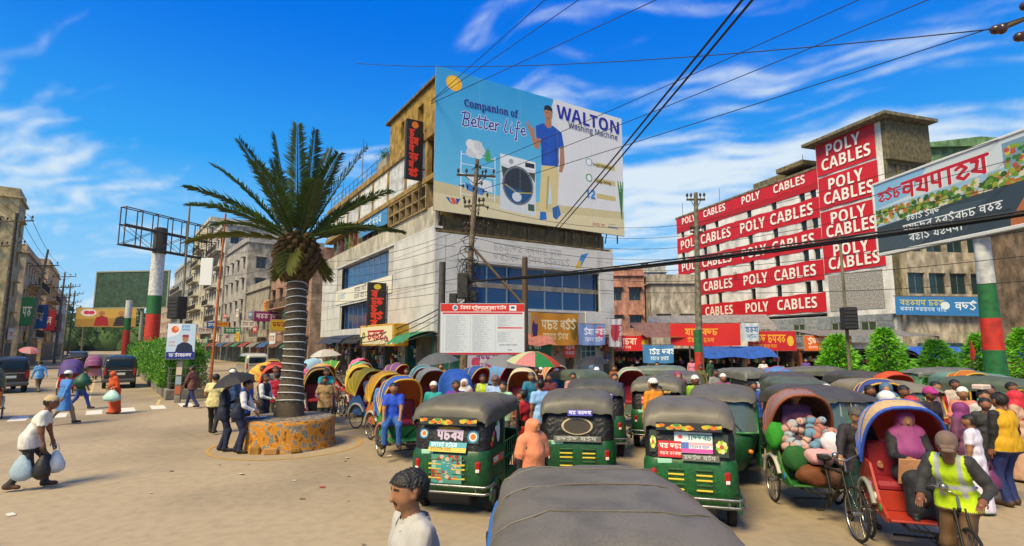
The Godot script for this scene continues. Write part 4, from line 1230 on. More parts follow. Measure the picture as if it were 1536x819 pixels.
	# loudspeaker boxes on thin poles
	for a in [["black loudspeaker box on a thin grey pole before the banner building", Vector3(12.05, 0, -20), 6.6, 3.5, 0.42], ["dark loudspeaker box on the pole behind the hedge poster", Vector3(-17.6, 0, -29.5), 10.2, 4.5, 0.62]]:
		t = thing("speaker_pole", a[0], "speaker", a[1], deg_to_rad(-14))
		g = Geo.new(); g.tube([Vector3.ZERO, Vector3(0, a[2] * 0.5, 0), Vector3(0, a[2], 0)], [0.075, 0.06, 0.045], 8)
		obj("pole", g, wall_mat("8a8468"), t)
		g = Geo.new(); g.box(Vector3(0.0, a[3], 0.3), Vector3(a[4] * 1.1, a[4] * 1.9, a[4]), 0.03)
		obj("speaker_box", g, mat("17181a", 0.6), t)
		g = Geo.new()
		for k in 6: g.box(Vector3(0.0, a[3] - a[4] * 0.75 + k * a[4] * 0.3, 0.31 + a[4] / 2), Vector3(a[4] * 0.95, a[4] * 0.2, 0.02))
		obj("grille", g, mat("26282b", 0.8), t)
	t = thing("antenna_pole", "thin orange painted pole rising behind the empty billboard frame", "pole", Vector3(-19.3, 0, -36))
	g = Geo.new(); g.tube([Vector3(0, 0, 0), Vector3(0.25, 11.2, 0)], [0.09, 0.06], 8)
	obj("shaft", g, mat("b5602a", 0.7, "grime", 0.6), t)
	g = Geo.new(); g.box(Vector3(-0.75, 7.3, 0), Vector3(0.8, 1.8, 0.1), 0.02)
	obj("blank_panel", g, mat("cfd2d4", 0.6), t)

func shop(label: String, pos: Vector3, turn: float, w: float, sign_col: String, sd: int, o := {}) -> Node3D:
	var t := thing("shop", label, "shop", pos, turn, o.get("group", "shops at the junction"))
	var dep: float = o.get("dep", 2.6)
	var h: float = o.get("h", 3.1)
	var wm := wall_mat(o.get("wall", "77705f"))
	var g := Geo.new()
	g.box(Vector3(-w / 2, h / 2, -dep / 2), Vector3(0.18, h, dep), 0.01); g.box(Vector3(w / 2, h / 2, -dep / 2), Vector3(0.18, h, dep), 0.01); g.box(Vector3(0, h / 2, -dep), Vector3(w, h, 0.12))
	obj("wall", g, wm, t)
	g = Geo.new(); g.box(Vector3(0, h + 0.06, -dep / 2 + 0.2), Vector3(w + 0.2, 0.12, dep + 0.5), 0.01)
	obj("roof", g, wm, t)
	var rng := RandomNumberGenerator.new(); rng.seed = sd
	g = Geo.new()
	for k in 3: g.box(Vector3(0, 0.7 + k * 0.6, -dep + 0.3), Vector3(w - 0.4, 0.04, 0.4))
	g.box(Vector3(-w * 0.2, 0.45, -0.5), Vector3(w * 0.45, 0.9, 0.5), 0.02)
	obj("shelf", g, mat("5a4028", 0.7), t)
	var cs := ["b8332c", "d8a32c", "3a6fb0", "3a8a4c", "d8d2c4", "8a3a7a", "26282c", "c8642c"]
	var gg := []
	for k in 8: gg.append(Geo.new())
	for k in 70:
		var s := Vector3(rng.randf_range(0.08, 0.22), rng.randf_range(0.1, 0.34), 0.12)
		var at := Vector3(rng.randf_range(-w / 2 + 0.2, w / 2 - 0.2), 0.72 + 0.6 * (k % 3) + s.y / 2, -dep + 0.35)
		if k % 4 == 0: at = Vector3(at.x, rng.randf_range(1.4, h - 0.5), -0.25)
		gg[rng.randi() % 8].box(at, s, 0.01, Basis(Vector3.UP, rng.randf() * 0.6))
	for k in 8: obj("goods", gg[k], mat(cs[k], 0.6), t).set_meta("kind", "stuff")
	if sign_col:
		var sh: float = o.get("sign_h", 0.9)
		var p := Print.new(384, 112, Color(sign_col))
		var ink := Color(o.get("ink", "f0e8d8"))
		p.bangla(0.08, 0.16, 0.42, [3, 4], ink, sd + 500, 0.17); p.bangla(0.08, 0.68, 0.18, [5, 4, 3], ink, sd + 501); p.ell(0.88, 0.5, 0.07, 0.26, Color(o.get("ink2", "d8b02c")))
		g = Geo.new(); g.quad(Vector3(-w / 2, h + sh, 0.51), Vector3(w / 2, h + sh, 0.51), Vector3(w / 2, h, 0.51), Vector3(-w / 2, h, 0.51))
		obj("sign_face", g, print_mat(p.tex()), t)
		g = Geo.new(); g.box(Vector3(0, h + sh / 2, 0.44), Vector3(w + 0.06, sh + 0.06, 0.12), 0.02)
		obj("sign_case", g, mat("8a857a", 0.6), t)
	if o.get("lamp", false):
		g = Geo.new(); g.box(Vector3(0, h - 0.25, -0.9), Vector3(w * 0.5, 0.06, 0.06), 0.01)
		var em := StandardMaterial3D.new()
		em.albedo_color = Color("e8f4ee"); em.emission_enabled = true; em.emission = Color("e6f6ee"); em.emission_energy_multiplier = 1.4
		obj("tube_lamp", g, em, t)
	return t

func tin_roof(called: String, label: String, pos: Vector3, turn: float, w: float, y: float, dep: float, drop: float, col: String) -> void:
	var t := thing(called, label, "roof", pos, turn, "sheds at the market")
	var rings := []
	var n := int(w / 0.11)
	for j in 2:
		var ring := []
		for i in n + 1: ring.append(Vector3(-w / 2 + w * i / n, y - drop * j + (0.025 if i % 2 else 0.0), -dep / 2 + dep * j))
		rings.append(ring)
	obj("corrugated_sheet", Geo.new().loft(rings, false), mat(col, 0.6, "grime", 0.3, 0.2), t)
	var g := Geo.new()
	for x in [-w / 2 + 0.1, 0, w / 2 - 0.1]:
		g.bar(Vector3(x, 0, dep / 2 - 0.1), Vector3(x, y - drop, dep / 2 - 0.1), 0.05, 5); g.bar(Vector3(x, y - 0.05, -dep / 2), Vector3(x, y - drop - 0.05, dep / 2), 0.035, 5)
	obj("post_frame", g, mat("5c4a34", 0.8), t)

func flat_banner(label: String, pos: Vector3, turn: float, w: float, h: float, y: float, col: String, ink: String, sd: int, blobs := []) -> void:
	var t := thing("cloth_banner", label, "banner", pos, turn)
	var p := Print.new(256, int(256 * h / w), Color(col))
	for b in blobs: p.ell(b[0], b[1], b[2], b[3], Color(b[4]))
	p.bangla(0.22, 0.2, 0.3, [3, 3], Color(ink), sd, 0.17); p.bangla(0.25, 0.62, 0.2, [4, 3], Color(ink), sd + 1)
	var rings := []
	for j in 4:
		var ring := []
		for i in 13: ring.append(Vector3(-w / 2 + w * i / 12.0, y + h / 2 - h * j / 3.0 - 0.04 * sin(PI * i / 12.0), 0.03 * sin(i * 1.2 + j)))
		rings.append(ring)
	obj("sheet", Geo.new().loft(rings, false), print_mat(p.tex(), 0.8), t)
	var g := Geo.new(); g.bar(Vector3(-w / 2 - 0.1, y + h / 2, -0.06), Vector3(w / 2 + 0.1, y + h / 2, -0.06), 0.025, 5)
	obj("batten", g, mat("5c4a34", 0.8), t)

func shops() -> void:
	var C := Vector3(-4.23, 0, -30)
	var th := deg_to_rad(32)
	var B := Basis(Vector3.UP, th)
	var loc := func(x: float, z: float) -> Vector3: return C + B * Vector3(x, 0, z)
	# under the corner block, market side
	for k in 4:
		shop("open fronted shop %s under the blue windows of the corner block" % ["at the sharp corner", "behind the notice board", "below the orange banner", "at the far pier"][k], loc.call(1.7 + k * 3.2, 0.0), th, 3.1, ["", "", "", ""][k], 40 + k, {"h": 3.0, "wall": ["7a7466", "8a8270", "b09c76", "a89a80"][k]})
	# street side: yellow lit shop and two more
	var names := ["with hanging clothes", "with a green shutter frame", "below the pale name board", "at the dark end", "past the blue awning", "farthest along"]
	for k in 6:
		var z := -2.0 - k * 3.9
		shop("street side shop of the corner block %s" % names[k], loc.call(0.0, z), th - PI / 2, 3.7, "", 60 + k, {"h": 3.0, "wall": ["2f8a72", "57604f", "6a6458", "4a4a48", "5f5a50", "6a5f4a"][k], "lamp": k == 1})
	var t := thing("yellow_sign_box", "yellow edged lit box sign with red Bengali letters on the corner block", "sign", C, th)
	var p := Print.new(384, 112, Color("dcd2ac"))
	p.ell(0.12, 0.5, 0.05, 0.2, Color("2f5a2c")); p.ell(0.12, 0.5, 0.025, 0.1, Color("e0c030")); p.bangla(0.26, 0.2, 0.55, [4], Color("b5182a"), 700, 0.2)
	var g := Geo.new(); g.box(Vector3(-0.95, 3.12, -5.5), Vector3(0.9, 1.3, 6.4), 0.03)
	obj("case", g, mat("c8961f", 0.5, "grime", 0.4), t)
	g = Geo.new(); g.quad(Vector3(-1.41, 3.66, -8.5), Vector3(-1.41, 3.66, -2.5), Vector3(-1.41, 2.58, -2.5), Vector3(-1.41, 2.58, -8.5))
	obj("sign_face", g, print_mat(p.tex(), 0.4), t)
	text("lettering", "Co.", 0.5, mat("8a1a1a", 0.5), t, Transform3D(Basis(Vector3.UP, -PI / 2), Vector3(-1.43, 2.9, -3.4)))
	for a in [["tall black vertical sign with red letters high beside the billboard", Vector3(-0.62, 13.9, -1.9), 1.05, 3.6, 6, true], ["black vertical sign with red letters and a yellow disc over the shops", Vector3(-0.8, 5.05, -7.3), 1.2, 3.0, 5, false]]:
		t = thing("vertical_sign", a[0], "sign", C, th)
		g = Geo.new(); g.box(a[1], Vector3(a[2], a[3], 0.25), 0.02)
		obj("case", g, mat("17110f", 0.5), t)
		p = Print.new(96, 288, Color("1a1210"))
		for k in a[4]: p.bangla(0.18, 0.16 + 0.82 * k / a[4], 0.72 / a[4], [1 + k % 2], Color("d8341c"), 720 + k + a[4], 0.27)
		p.ell(0.5, 0.08, 0.22, 0.06, Color("c8b83a") if not a[5] else Color("d0702c"))
		g = Geo.new()
		var q: Vector3 = a[1] + Vector3(0, 0, 0.13)
		g.quad(q + Vector3(-a[2] / 2 + .04, a[3] / 2 - .04, 0), q + Vector3(a[2] / 2 - .04, a[3] / 2 - .04, 0), q + Vector3(a[2] / 2 - .04, -a[3] / 2 + .04, 0), q + Vector3(-a[2] / 2 + .04, -a[3] / 2 + .04, 0))
		obj("sign_face", g, print_mat(p.tex(), 0.5), t)
		g = Geo.new(); g.bar(a[1] + Vector3(0, a[3] * 0.3, 0), a[1] + Vector3(1.1, a[3] * 0.3, 0), 0.04); g.bar(a[1] - Vector3(0, a[3] * 0.3, 0), a[1] + Vector3(1.1, -a[3] * 0.3, 0), 0.04)
		obj("bracket", g, mat("3a3632", 0.6), t)
	t = thing("red_notice", "small red and white notice under the vertical shop sign", "sign", C, th)
	p = Print.new(64, 96, Color("b83a30")); p.bangla(0.1, 0.1, 0.18, [3], Color("e8e0d8"), 760); p.rect(0.1, 0.42, 0.8, 0.3, Color("d8d4cc")); p.bangla(0.15, 0.5, 0.14, [3], Color("8a2a24"), 761)
	g = Geo.new(); g.quad(Vector3(-0.12, 4.8, -11.6), Vector3(-0.12, 4.8, -9.4), Vector3(-0.12, 2.9, -9.4), Vector3(-0.12, 2.9, -11.6))
	obj("sign_face", g, print_mat(p.tex()), t)
	for a in [["dark blue cloth awning with signs at the street side shops", -15.5, "25304a", 6.5], ["black awning over the shop with hanging clothes", -9.8, "1f1f22", 3.6], ["green awning edge by the corner shop", -0.9, "2f7a52", 2.4]]:
		var aw := thing("awning", a[0], "awning", loc.call(0.0, a[1]), th - PI / 2)
		awning_parts(aw, a[3], 3.3, 1.9, a[2])
	# banners along the market side of the corner block
	flat_banner("orange and yellow printed banner with a figure below the blue windows", loc.call(7.6, 0.75), th + 0.12, 3.9, 1.9, 3.5, "c9861f", "e8d8b0", 800, [[0.08, 0.5, 0.06, 0.3, "3a2a6a"], [0.1, 0.22, 0.05, 0.14, "b8805a"], [0.9, 0.5, 0.08, 0.35, "8a6a1c"]])
	flat_banner("blue and lilac printed banner beside the orange one", loc.call(10.4, 0.8), th, 2.2, 1.3, 3.2, "7a94c8", "e8eaf4", 810, [[0.8, 0.4, 0.14, 0.3, "c84a6a"]])
	flat_banner("narrow white banner with a red emblem on the end pier", loc.call(12.6, 0.5), th, 1.15, 1.8, 3.35, "cfc8cc", "a83a4a", 820, [[0.5, 0.5, 0.32, 0.3, "b8323c"]])
	flat_banner("pale shop poster with purple and yellow patterns under the notice board", loc.call(2.6, 1.4), th - 0.3, 2.3, 1.1, 1.75, "b5b0c0", "6a2a6a", 826, [[0.2, 0.6, 0.1, 0.25, "b83a5a"], [0.55, 0.6, 0.1, 0.25, "c84a7a"], [0.85, 0.6, 0.12, 0.3, "3a3a8a"]])
	flat_banner("small dark green hanging sign with white letters by the pink awning", loc.call(5.6, 1.3), th, 2.6, 0.95, 2.35, "1c5a34", "e4eee6", 828)
	flat_banner("small red notice on the bare beige wall of the corner block", loc.call(9.0, 0.25), th, 1.0, 1.0, 2.3, "c8402c", "e8d8d0", 832)
	var aw := thing("awning", "pink cloth awning sagging beside the notice board", "awning", loc.call(5.2, 0.1), th)
	awning_parts(aw, 3.6, 3.2, 1.6, "b5705f")
	window(self, loc.call(10.6, 0.14) + Vector3(0, 2.15, 0), 1.2, 1.2, 3, 2, mat("6f8a90", 0.5), glass("24424c"), th, numbered("shop_window"))
	tag(get_child(get_child_count() - 1), "small blue barred shop window low on the corner block", "window")
	# market sheds between the corner block and the banner building
	var sc := [["c81e1e", "red fronted shop with a sun yellow badge by the end pier"], ["", "open shop hung with clothes under the rusty tin roof"], ["", "dark stall under the blue tarpaulin"], ["b81a20", "shop with the broad red sign and two yellow squares"], ["d0601c", "shop with the plain orange sign board"], ["", "dim stall behind the conical trees"], ["", "stall under the bent blue canopy by the grey podium"]]
	var xs := [7.6, 11.0, 14.0, 17.3, 21.0, 24.4, 27.6]
	for k in 7:
		shop(sc[k][1], Vector3(xs[k], 0, -37.5 - 0.02 * k), deg_to_rad(2), 3.2, sc[k][0], 900 + k, {"h": 2.15, "dep": 3.2, "sign_h": 1.3 if k == 3 else 1.0, "lamp": k in [2, 3], "ink": "e0a020" if k == 3 else "f0d8c8", "wall": ["6a6458", "57503f", "3f4a58", "6a4a3a", "8a4a24", "5a5a54", "66645c"][k]})
	tin_roof("tin_roof", "rusty corrugated tin roof beside the red shop", Vector3(11.2, 0, -37.6), deg_to_rad(4), 5.6, 4.1, 4.2, 1.1, "8a6248")
	tin_roof("tin_roof", "pale grey corrugated roof under the lowest red banners", Vector3(15.0, 0, -42.5), deg_to_rad(-16), 9.0, 4.9, 5.0, 1.3, "9c9488")
	tin_roof("tin_roof", "long grey tin roof over the orange fronted shop", Vector3(24.0, 0, -38.3), deg_to_rad(2), 8.0, 3.6, 4.0, 0.5, "84827c")
	flat_banner("tilted red banner strung behind the concrete power pole", Vector3(12.2, 0, -35.2), deg_to_rad(-14), 4.2, 1.4, 3.2, "c01c1c", "d8a02c", 950)
	flat_banner("small blue and white hanging sign by the pole foot", Vector3(9.0, 0, -34.4), 0.0, 1.9, 1.1, 2.0, "3f7ab0", "e4ecf2", 952)
	flat_banner("small white sign with a blue badge at the red signboard edge", Vector3(15.6, 0, -36.4), 0.0, 1.1, 1.2, 3.4, "b8c4cc", "3a5a9a", 954)
	for a in [["blue tarpaulin stretched over the stall by the pole", Vector3(13.6, 0, -35.6), 4.6, "2456a8"], ["blue canopy over the stall between the conical trees", Vector3(24.6, 0, -33.5), 3.6, "1f56b8"], ["dark blue canopy behind the second pair of trees", Vector3(29.0, 0, -34.0), 4.0, "24406a"]]:
		aw = thing("tarpaulin", a[0], "tarpaulin", a[1], deg_to_rad(4), "blue tarpaulins at the market")
		awning_parts(aw, a[2], 2.45, 2.2, a[3])
		g = Geo.new()
		for x in [-1.0, 1.0]: g.bar(Vector3(x * a[2] / 2, 0, 2.0), Vector3(x * a[2] / 2, 2.2, 2.0), 0.03, 5)
		obj("post", g, mat("6a5a40", 0.8), aw)
func wire(label: String, a: Vector3, b: Vector3, sag: float, r: float, col := "1c1a1a", group := "overhead cables") -> void:
	var pts := []
	for k in 21:
		var f := k / 20.0
		pts.append(a.lerp(b, f) - Vector3(0, sag * 4.0 * f * (1.0 - f), 0))
	tag(obj("overhead_cable", Geo.new().tube(pts, r, 4, false), mat(col, 0.6)), label, "cable", group)

func insulator(g: Geo, p: Vector3, s := 1.0) -> void:
	g.lathe([[0.02 * s, -0.12 * s], [0.02 * s, 0.0], [0.07 * s, 0.01 * s], [0.05 * s, 0.06 * s], [0.075 * s, 0.07 * s], [0.05 * s, 0.13 * s], [0.055 * s, 0.15 * s], [0.01, 0.19 * s]], 8, p)

func power_pole(label: String, base: Vector3, top: Vector3, arms: Array, col := "7d7666", bands := []) -> Node3D:
	var t := thing("power_pole", label, "power pole", base, 0.0, "power poles")
	var v := top - base
	var g := Geo.new()
	g.tube([Vector3.ZERO, v * 0.5, v], [0.19, 0.15, 0.10], 10)
	obj("shaft", g, wall_mat(col, "streak", 0.5), t)
	for a in arms:   # [height share, half length, yaw]
		var c: Vector3 = v * a[0]
		var d: Vector3 = Vector3(cos(a[2]), 0.06, -sin(a[2])) * a[1]
		g = Geo.new()
		g.box(c, Vector3(a[1] * 2, 0.1, 0.08), 0.01, Basis(Vector3.UP, a[2]) * Basis(Vector3.BACK, 0.03))
		g.bar(c - Vector3(0, 0.5, 0), c + d * 0.6, 0.02, 4); g.bar(c - Vector3(0, 0.5, 0), c - d * 0.6, 0.02, 4)
		var arm := obj("cross_arm", g, mat("4f4436", 0.8, "streak", 0.8), t)
		for k in [-0.92, -0.5, 0.5, 0.92]:
			var q := Geo.new(); insulator(q, c + d * k + Vector3(0, 0.17, 0))
			obj("insulator", q, mat("2a1d1a", 0.35), arm)
	for b in bands:
		g = Geo.new(); g.lathe([[0.2, b[0]], [0.195, b[1]]], 14)
		obj("painted_band", g, mat(b[2], 0.7, "grime", 0.6), t)
	return t

func poles_and_wires() -> void:
	var rng := RandomNumberGenerator.new(); rng.seed = 31
	var m := power_pole("tangled wooden power pole with cross arms before the washing machine billboard", Vector3(-2.35, 0, -26), Vector3(-1.69, 11.5, -26), [[0.93, 0.95, 0.25], [0.80, 0.5, -0.2], [0.70, 0.45, 0.5]], "8a7a62")
	var g := Geo.new()
	for k in 26:   # coils and loose loops of line tied to the pole
		var y := rng.randf_range(4.3, 7.6)
		var r := rng.randf_range(0.12, 0.5)
		var pts := []
		var tilt := Basis(Vector3(rng.randf_range(-1, 1), 0.2, rng.randf_range(-1, 1)).normalized(), rng.randf_range(0.5, 2.0))
		for j in 13: pts.append(Vector3(0.3 + rng.randf_range(-0.05, 0.05), y, 0.1) + tilt * Vector3(cos(TAU * j / 12) * r, sin(TAU * j / 12) * r * 1.3, rng.randf_range(-0.05, 0.05)))
		g.tube(pts, 0.016, 4, false)
	obj("cable_coils", g, mat("17161a", 0.6), m)
	g = Geo.new()
	g.box(Vector3(0.05, 5.3, 0.25), Vector3(0.5, 1.2, 0.35), 0.04); g.box(Vector3(-0.4, 4.6, 0.2), Vector3(0.35, 0.7, 0.3), 0.04); g.box(Vector3(0.55, 4.8, 0.2), Vector3(0.3, 0.5, 0.25), 0.04)
	obj("junction_box", g, mat("2a2824", 0.6), m)
	g = Geo.new()
	for k in 16:
		var x := rng.randf_range(-0.7, 0.8)
		var y := rng.randf_range(8.2, 11.2)
		g.bar(Vector3(0.5 + x, y, 0.1), Vector3(0.5 + x + rng.randf_range(-0.25, 0.25), y + rng.randf_range(-0.3, 0.3), 0.1), 0.025, 4)
		insulator(g, Vector3(0.5 + x, y, 0.1), 0.8)
	obj("fitting", g, mat("211c1a", 0.5), m)
	var st := thing("strut_pole", "slanting brown timber propped from the tangled power pole", "strut", Vector3(-2.35, 0, -25.9))
	obj("timber", Geo.new().tube([Vector3(0.45, 7.2, 0), Vector3(2.9, 4.35, 0.4)], [0.06, 0.07], 7), mat("6a5236", 0.8, "streak", 1.0), st)
	obj("upright", Geo.new().tube([Vector3(2.95, 6.6, 0.4), Vector3(2.95, 0, 0.4)], [0.13, 0.15], 8), mat("5f4a34", 0.8, "streak", 1.0), st)
	obj("upright", Geo.new().tube([Vector3(-0.9, 6.4, 0.3), Vector3(-0.95, 0, 0.3)], [0.15, 0.16], 8), mat("55504a", 0.8, "streak", 1.0), st)
	power_pole("weathered concrete power pole with red and green foot before the red banners", Vector3(9.35, 0, -28), Vector3(9.55, 10.4, -28), [[0.965, 0.5, 0.1], [0.80, 0.35, 0.2]], "8a8672", [[0.0, 2.2, "c0341e"], [2.2, 3.3, "1f6a3a"]])
	power_pole("leaning concrete power pole before the cream house", Vector3(-52.3, 0, -60), Vector3(-51.0, 12.9, -60), [[0.86, 1.5, 0.0], [0.7, 1.2, 0.0]], "a59a84", [[0.0, 1.4, "c0341e"], [1.4, 2.8, "1f6a3a"]])
	power_pole("power pole with two long cross arms beside the yellow tower", Vector3(-36.7, 0, -40), Vector3(-36.6, 12.2, -40), [[0.95, 1.3, 0.0], [0.8, 0.9, 0.0]], "5f5a4c")
	for k in 3: power_pole(["slim pole with stacked cross arms past the leaning pole", "second slim pole in the row down the avenue", "farthest slim pole before the distant trees"][k], Vector3(-60.5 - k * 9.5, 0, -74 - k * 13), Vector3(-60.3 - k * 9.5, 12.2, -74 - k * 13), [[0.95, 1.6, 0.0], [0.83, 1.4, 0.0], [0.72, 1.2, 0.0]], "8f8878")
	# pole beyond the frame whose arm reaches in, and the one that carries the long lines
	var a := thing("power_pole", "tilted cross arm with big dark insulators against the sky", "power pole", Vector3(13.6, 0, -12), 0.0, "power poles")
	obj("shaft", Geo.new().tube([Vector3.ZERO, Vector3(0, 11.4, 0)], [0.2, 0.12], 10), wall_mat("7d7666", "streak", 0.5), a)
	obj("cross_arm", Geo.new().tube([Vector3(-2.25, 9.85, 0), Vector3(0.6, 11.1, 0)], [0.055, 0.06], 8), mat("4a4020", 0.7), a)
	for p in [Vector3(-2.38, 9.83, 0), Vector3(-1.9, 9.62, 0.05), Vector3(-1.62, 10.42, 0)]:
		g = Geo.new(); g.ball(p, Vector3(0.13, 0.11, 0.12), 12, 8); g.ball(p + Vector3(0.14, 0.02, 0), Vector3(0.11, 0.13, 0.12), 12, 8)
		g.bar(p, p + Vector3(0.3, 0.16, 0), 0.03, 6)
		obj("insulator", g, mat("3a1f1c", 0.35, "", 1, 0.0, {"coat": 0.5}), a)
	power_pole("tall pole at the near kerb carrying lines over the junction", Vector3(20.4, 0, 0.4), Vector3(20.4, 12.0, 0.4), [[0.93, 3.2, 0.0], [0.85, 2.6, 0.0]], "7d7666")
	# long lines across the junction
	var T0 := Vector3(-1.7, 11.1, -26)
	wire("thin line from the tangled pole top to the near kerb pole", T0, Vector3(18.2, 11.25, 0.4), 0.25, 0.014)
	wire("second thin line below it from the tangled pole", T0 + Vector3(0.1, -0.6, 0), Vector3(20.2, 11.3, 0.4), 0.25, 0.014)
	wire("third thin line from the tangled pole to the outer arm", T0 + Vector3(-0.1, -1.2, 0), Vector3(22.8, 10.3, 0.4), 0.2, 0.014)
	var K := Vector3(-4.65, 16.4, -30.2)
	wire("steep line crossing the blue side of the billboard, nearest its edge", K, Vector3(14.3, 16.6, 0), 0.15, 0.022)
	wire("steep line crossing the billboard next to the edge one", K, Vector3(18.6, 16.6, 0), 0.15, 0.022)
	wire("flattest of the three lines crossing the blue billboard", K + Vector3(0, -0.15, 0), Vector3(27.8, 16.6, 0), 0.15, 0.022)
	for k in 2: wire("thick black twin cable rising steeply over the billboard corner", Vector3(1.84 + k * 0.25, 8.75, -33.4), Vector3(5.0 + k * 0.12, 8.3, 6), 0.2, 0.03, "232022", "twin cables")
	wire("high line ending at the tilted arm insulator", Vector3(-9, 18.6, -30), Vector3(11.15, 9.84, -12), 0.5, 0.016)
	var P5 := Vector3(-2.0, 5.45, -25.85)
	for k in 5:
		var d := Vector3(0, rng.randf_range(-0.08, 0.12), rng.randf_range(-0.08, 0.08))
		wire("strand of the heavy black cable bundle slung across the red banners", P5 + d, Vector3(15.6, 5.9, -10.0) + d * 1.4, 0.22 + 0.05 * k, 0.028 if k < 3 else 0.016, "121214", "heavy cable bundle")
	for k in 7:
		wire("thin sagging line between the tangled pole and the concrete pole", Vector3(-1.9, 6.0 + k * 0.55, -25.9), Vector3(9.5, 5.2 + k * 0.6, -28), 0.35 + 0.05 * k, 0.011, "1c1a1a", "lines between the two poles")
		wire("thin line from the concrete pole across the raised billboard", Vector3(9.5, 5.2 + k * 0.6, -28), Vector3(18.5, 4.6 + k * 0.85, -12.5), 0.3, 0.012, "1c1a1a", "lines past the raised billboard")
		if k < 6: wire("thin line from the tangled pole along the white cladding to the avenue", Vector3(-2.0, 5.2 + k * 0.6, -26), Vector3(-19.5, 6.6 + k * 0.7, -47), 0.5 + 0.1 * k, 0.013, "26242a", "lines along the white cladding")
	for k in 3: wire("loose black cable drooping from the tangled pole to the shop awnings", Vector3(-2.0, 5.1 - k * 0.2, -25.9), Vector3(-12.5, 3.0 - k * 0.25, -38.5), 0.75 + 0.1 * k, 0.03 - 0.006 * k, "141416", "drooping cables")
	for k in 4:
		wire("line from the yellow tower pole down the avenue", Vector3(-37.8 + k * 0.75, 11.9, -40), Vector3(-52.3 + k * 0.75, 11.6, -60), 0.3, 0.02, "2a2a2e", "lines down the avenue")
		wire("line from the leaning pole down the avenue", Vector3(-52.3 + k * 0.75, 11.6, -60), Vector3(-61.6 + k * 0.75, 11.8, -74), 0.2, 0.02, "2a2a2e", "lines down the avenue")
		wire("line passing high over the open road", Vector3(-37.8 + k * 0.75, 11.9, -40), Vector3(-22.0 + k * 0.75, 12.2, -14), 0.3, 0.016, "2a2a2e", "lines over the near kerb")
	for k in 3: wire("line from the roof of the corner block over the palm", Vector3(-5.0, 12.0 - k, -31), Vector3(-19.4, 9.9 - k * 1.5, -36), 0.6, 0.012, "2a2a2e", "lines over the palm")

# ---------------------------------------------------------------- plants
func leaf_mesh(l: float, w: float, bend := 0.25) -> ArrayMesh:
	var g := Geo.new()
	var a := Vector3.ZERO
	var m1 := Vector3(w / 2, l * 0.45, 0.0)
	var m2 := Vector3(-w / 2, l * 0.45, 0.0)
	var e := Vector3(0, l, -l * bend)
	g.tri(a, m1, e); g.tri(a, e, m2)
	return g.mesh()

func leaves(parent: Node, called: String, mesh: Mesh, m: Material, xf: Array) -> MultiMeshInstance3D:
	var mm := MultiMesh.new()
	mm.transform_format = MultiMesh.TRANSFORM_3D
	mm.mesh = mesh
	mm.instance_count = xf.size()
	for k in xf.size(): mm.set_instance_transform(k, xf[k])
	var o := MultiMeshInstance3D.new()
	o.name = called
	o.multimesh = mm
	o.material_override = m
	o.set_meta("kind", "stuff")
	parent.add_child(o, true)
	return o

func rand_basis(r: RandomNumberGenerator, s: float) -> Basis:
	return Basis.from_euler(Vector3(r.randf_range(-1.3, 1.3), r.randf() * TAU, r.randf_range(-0.8, 0.8))) * Basis.from_scale(Vector3.ONE * s)

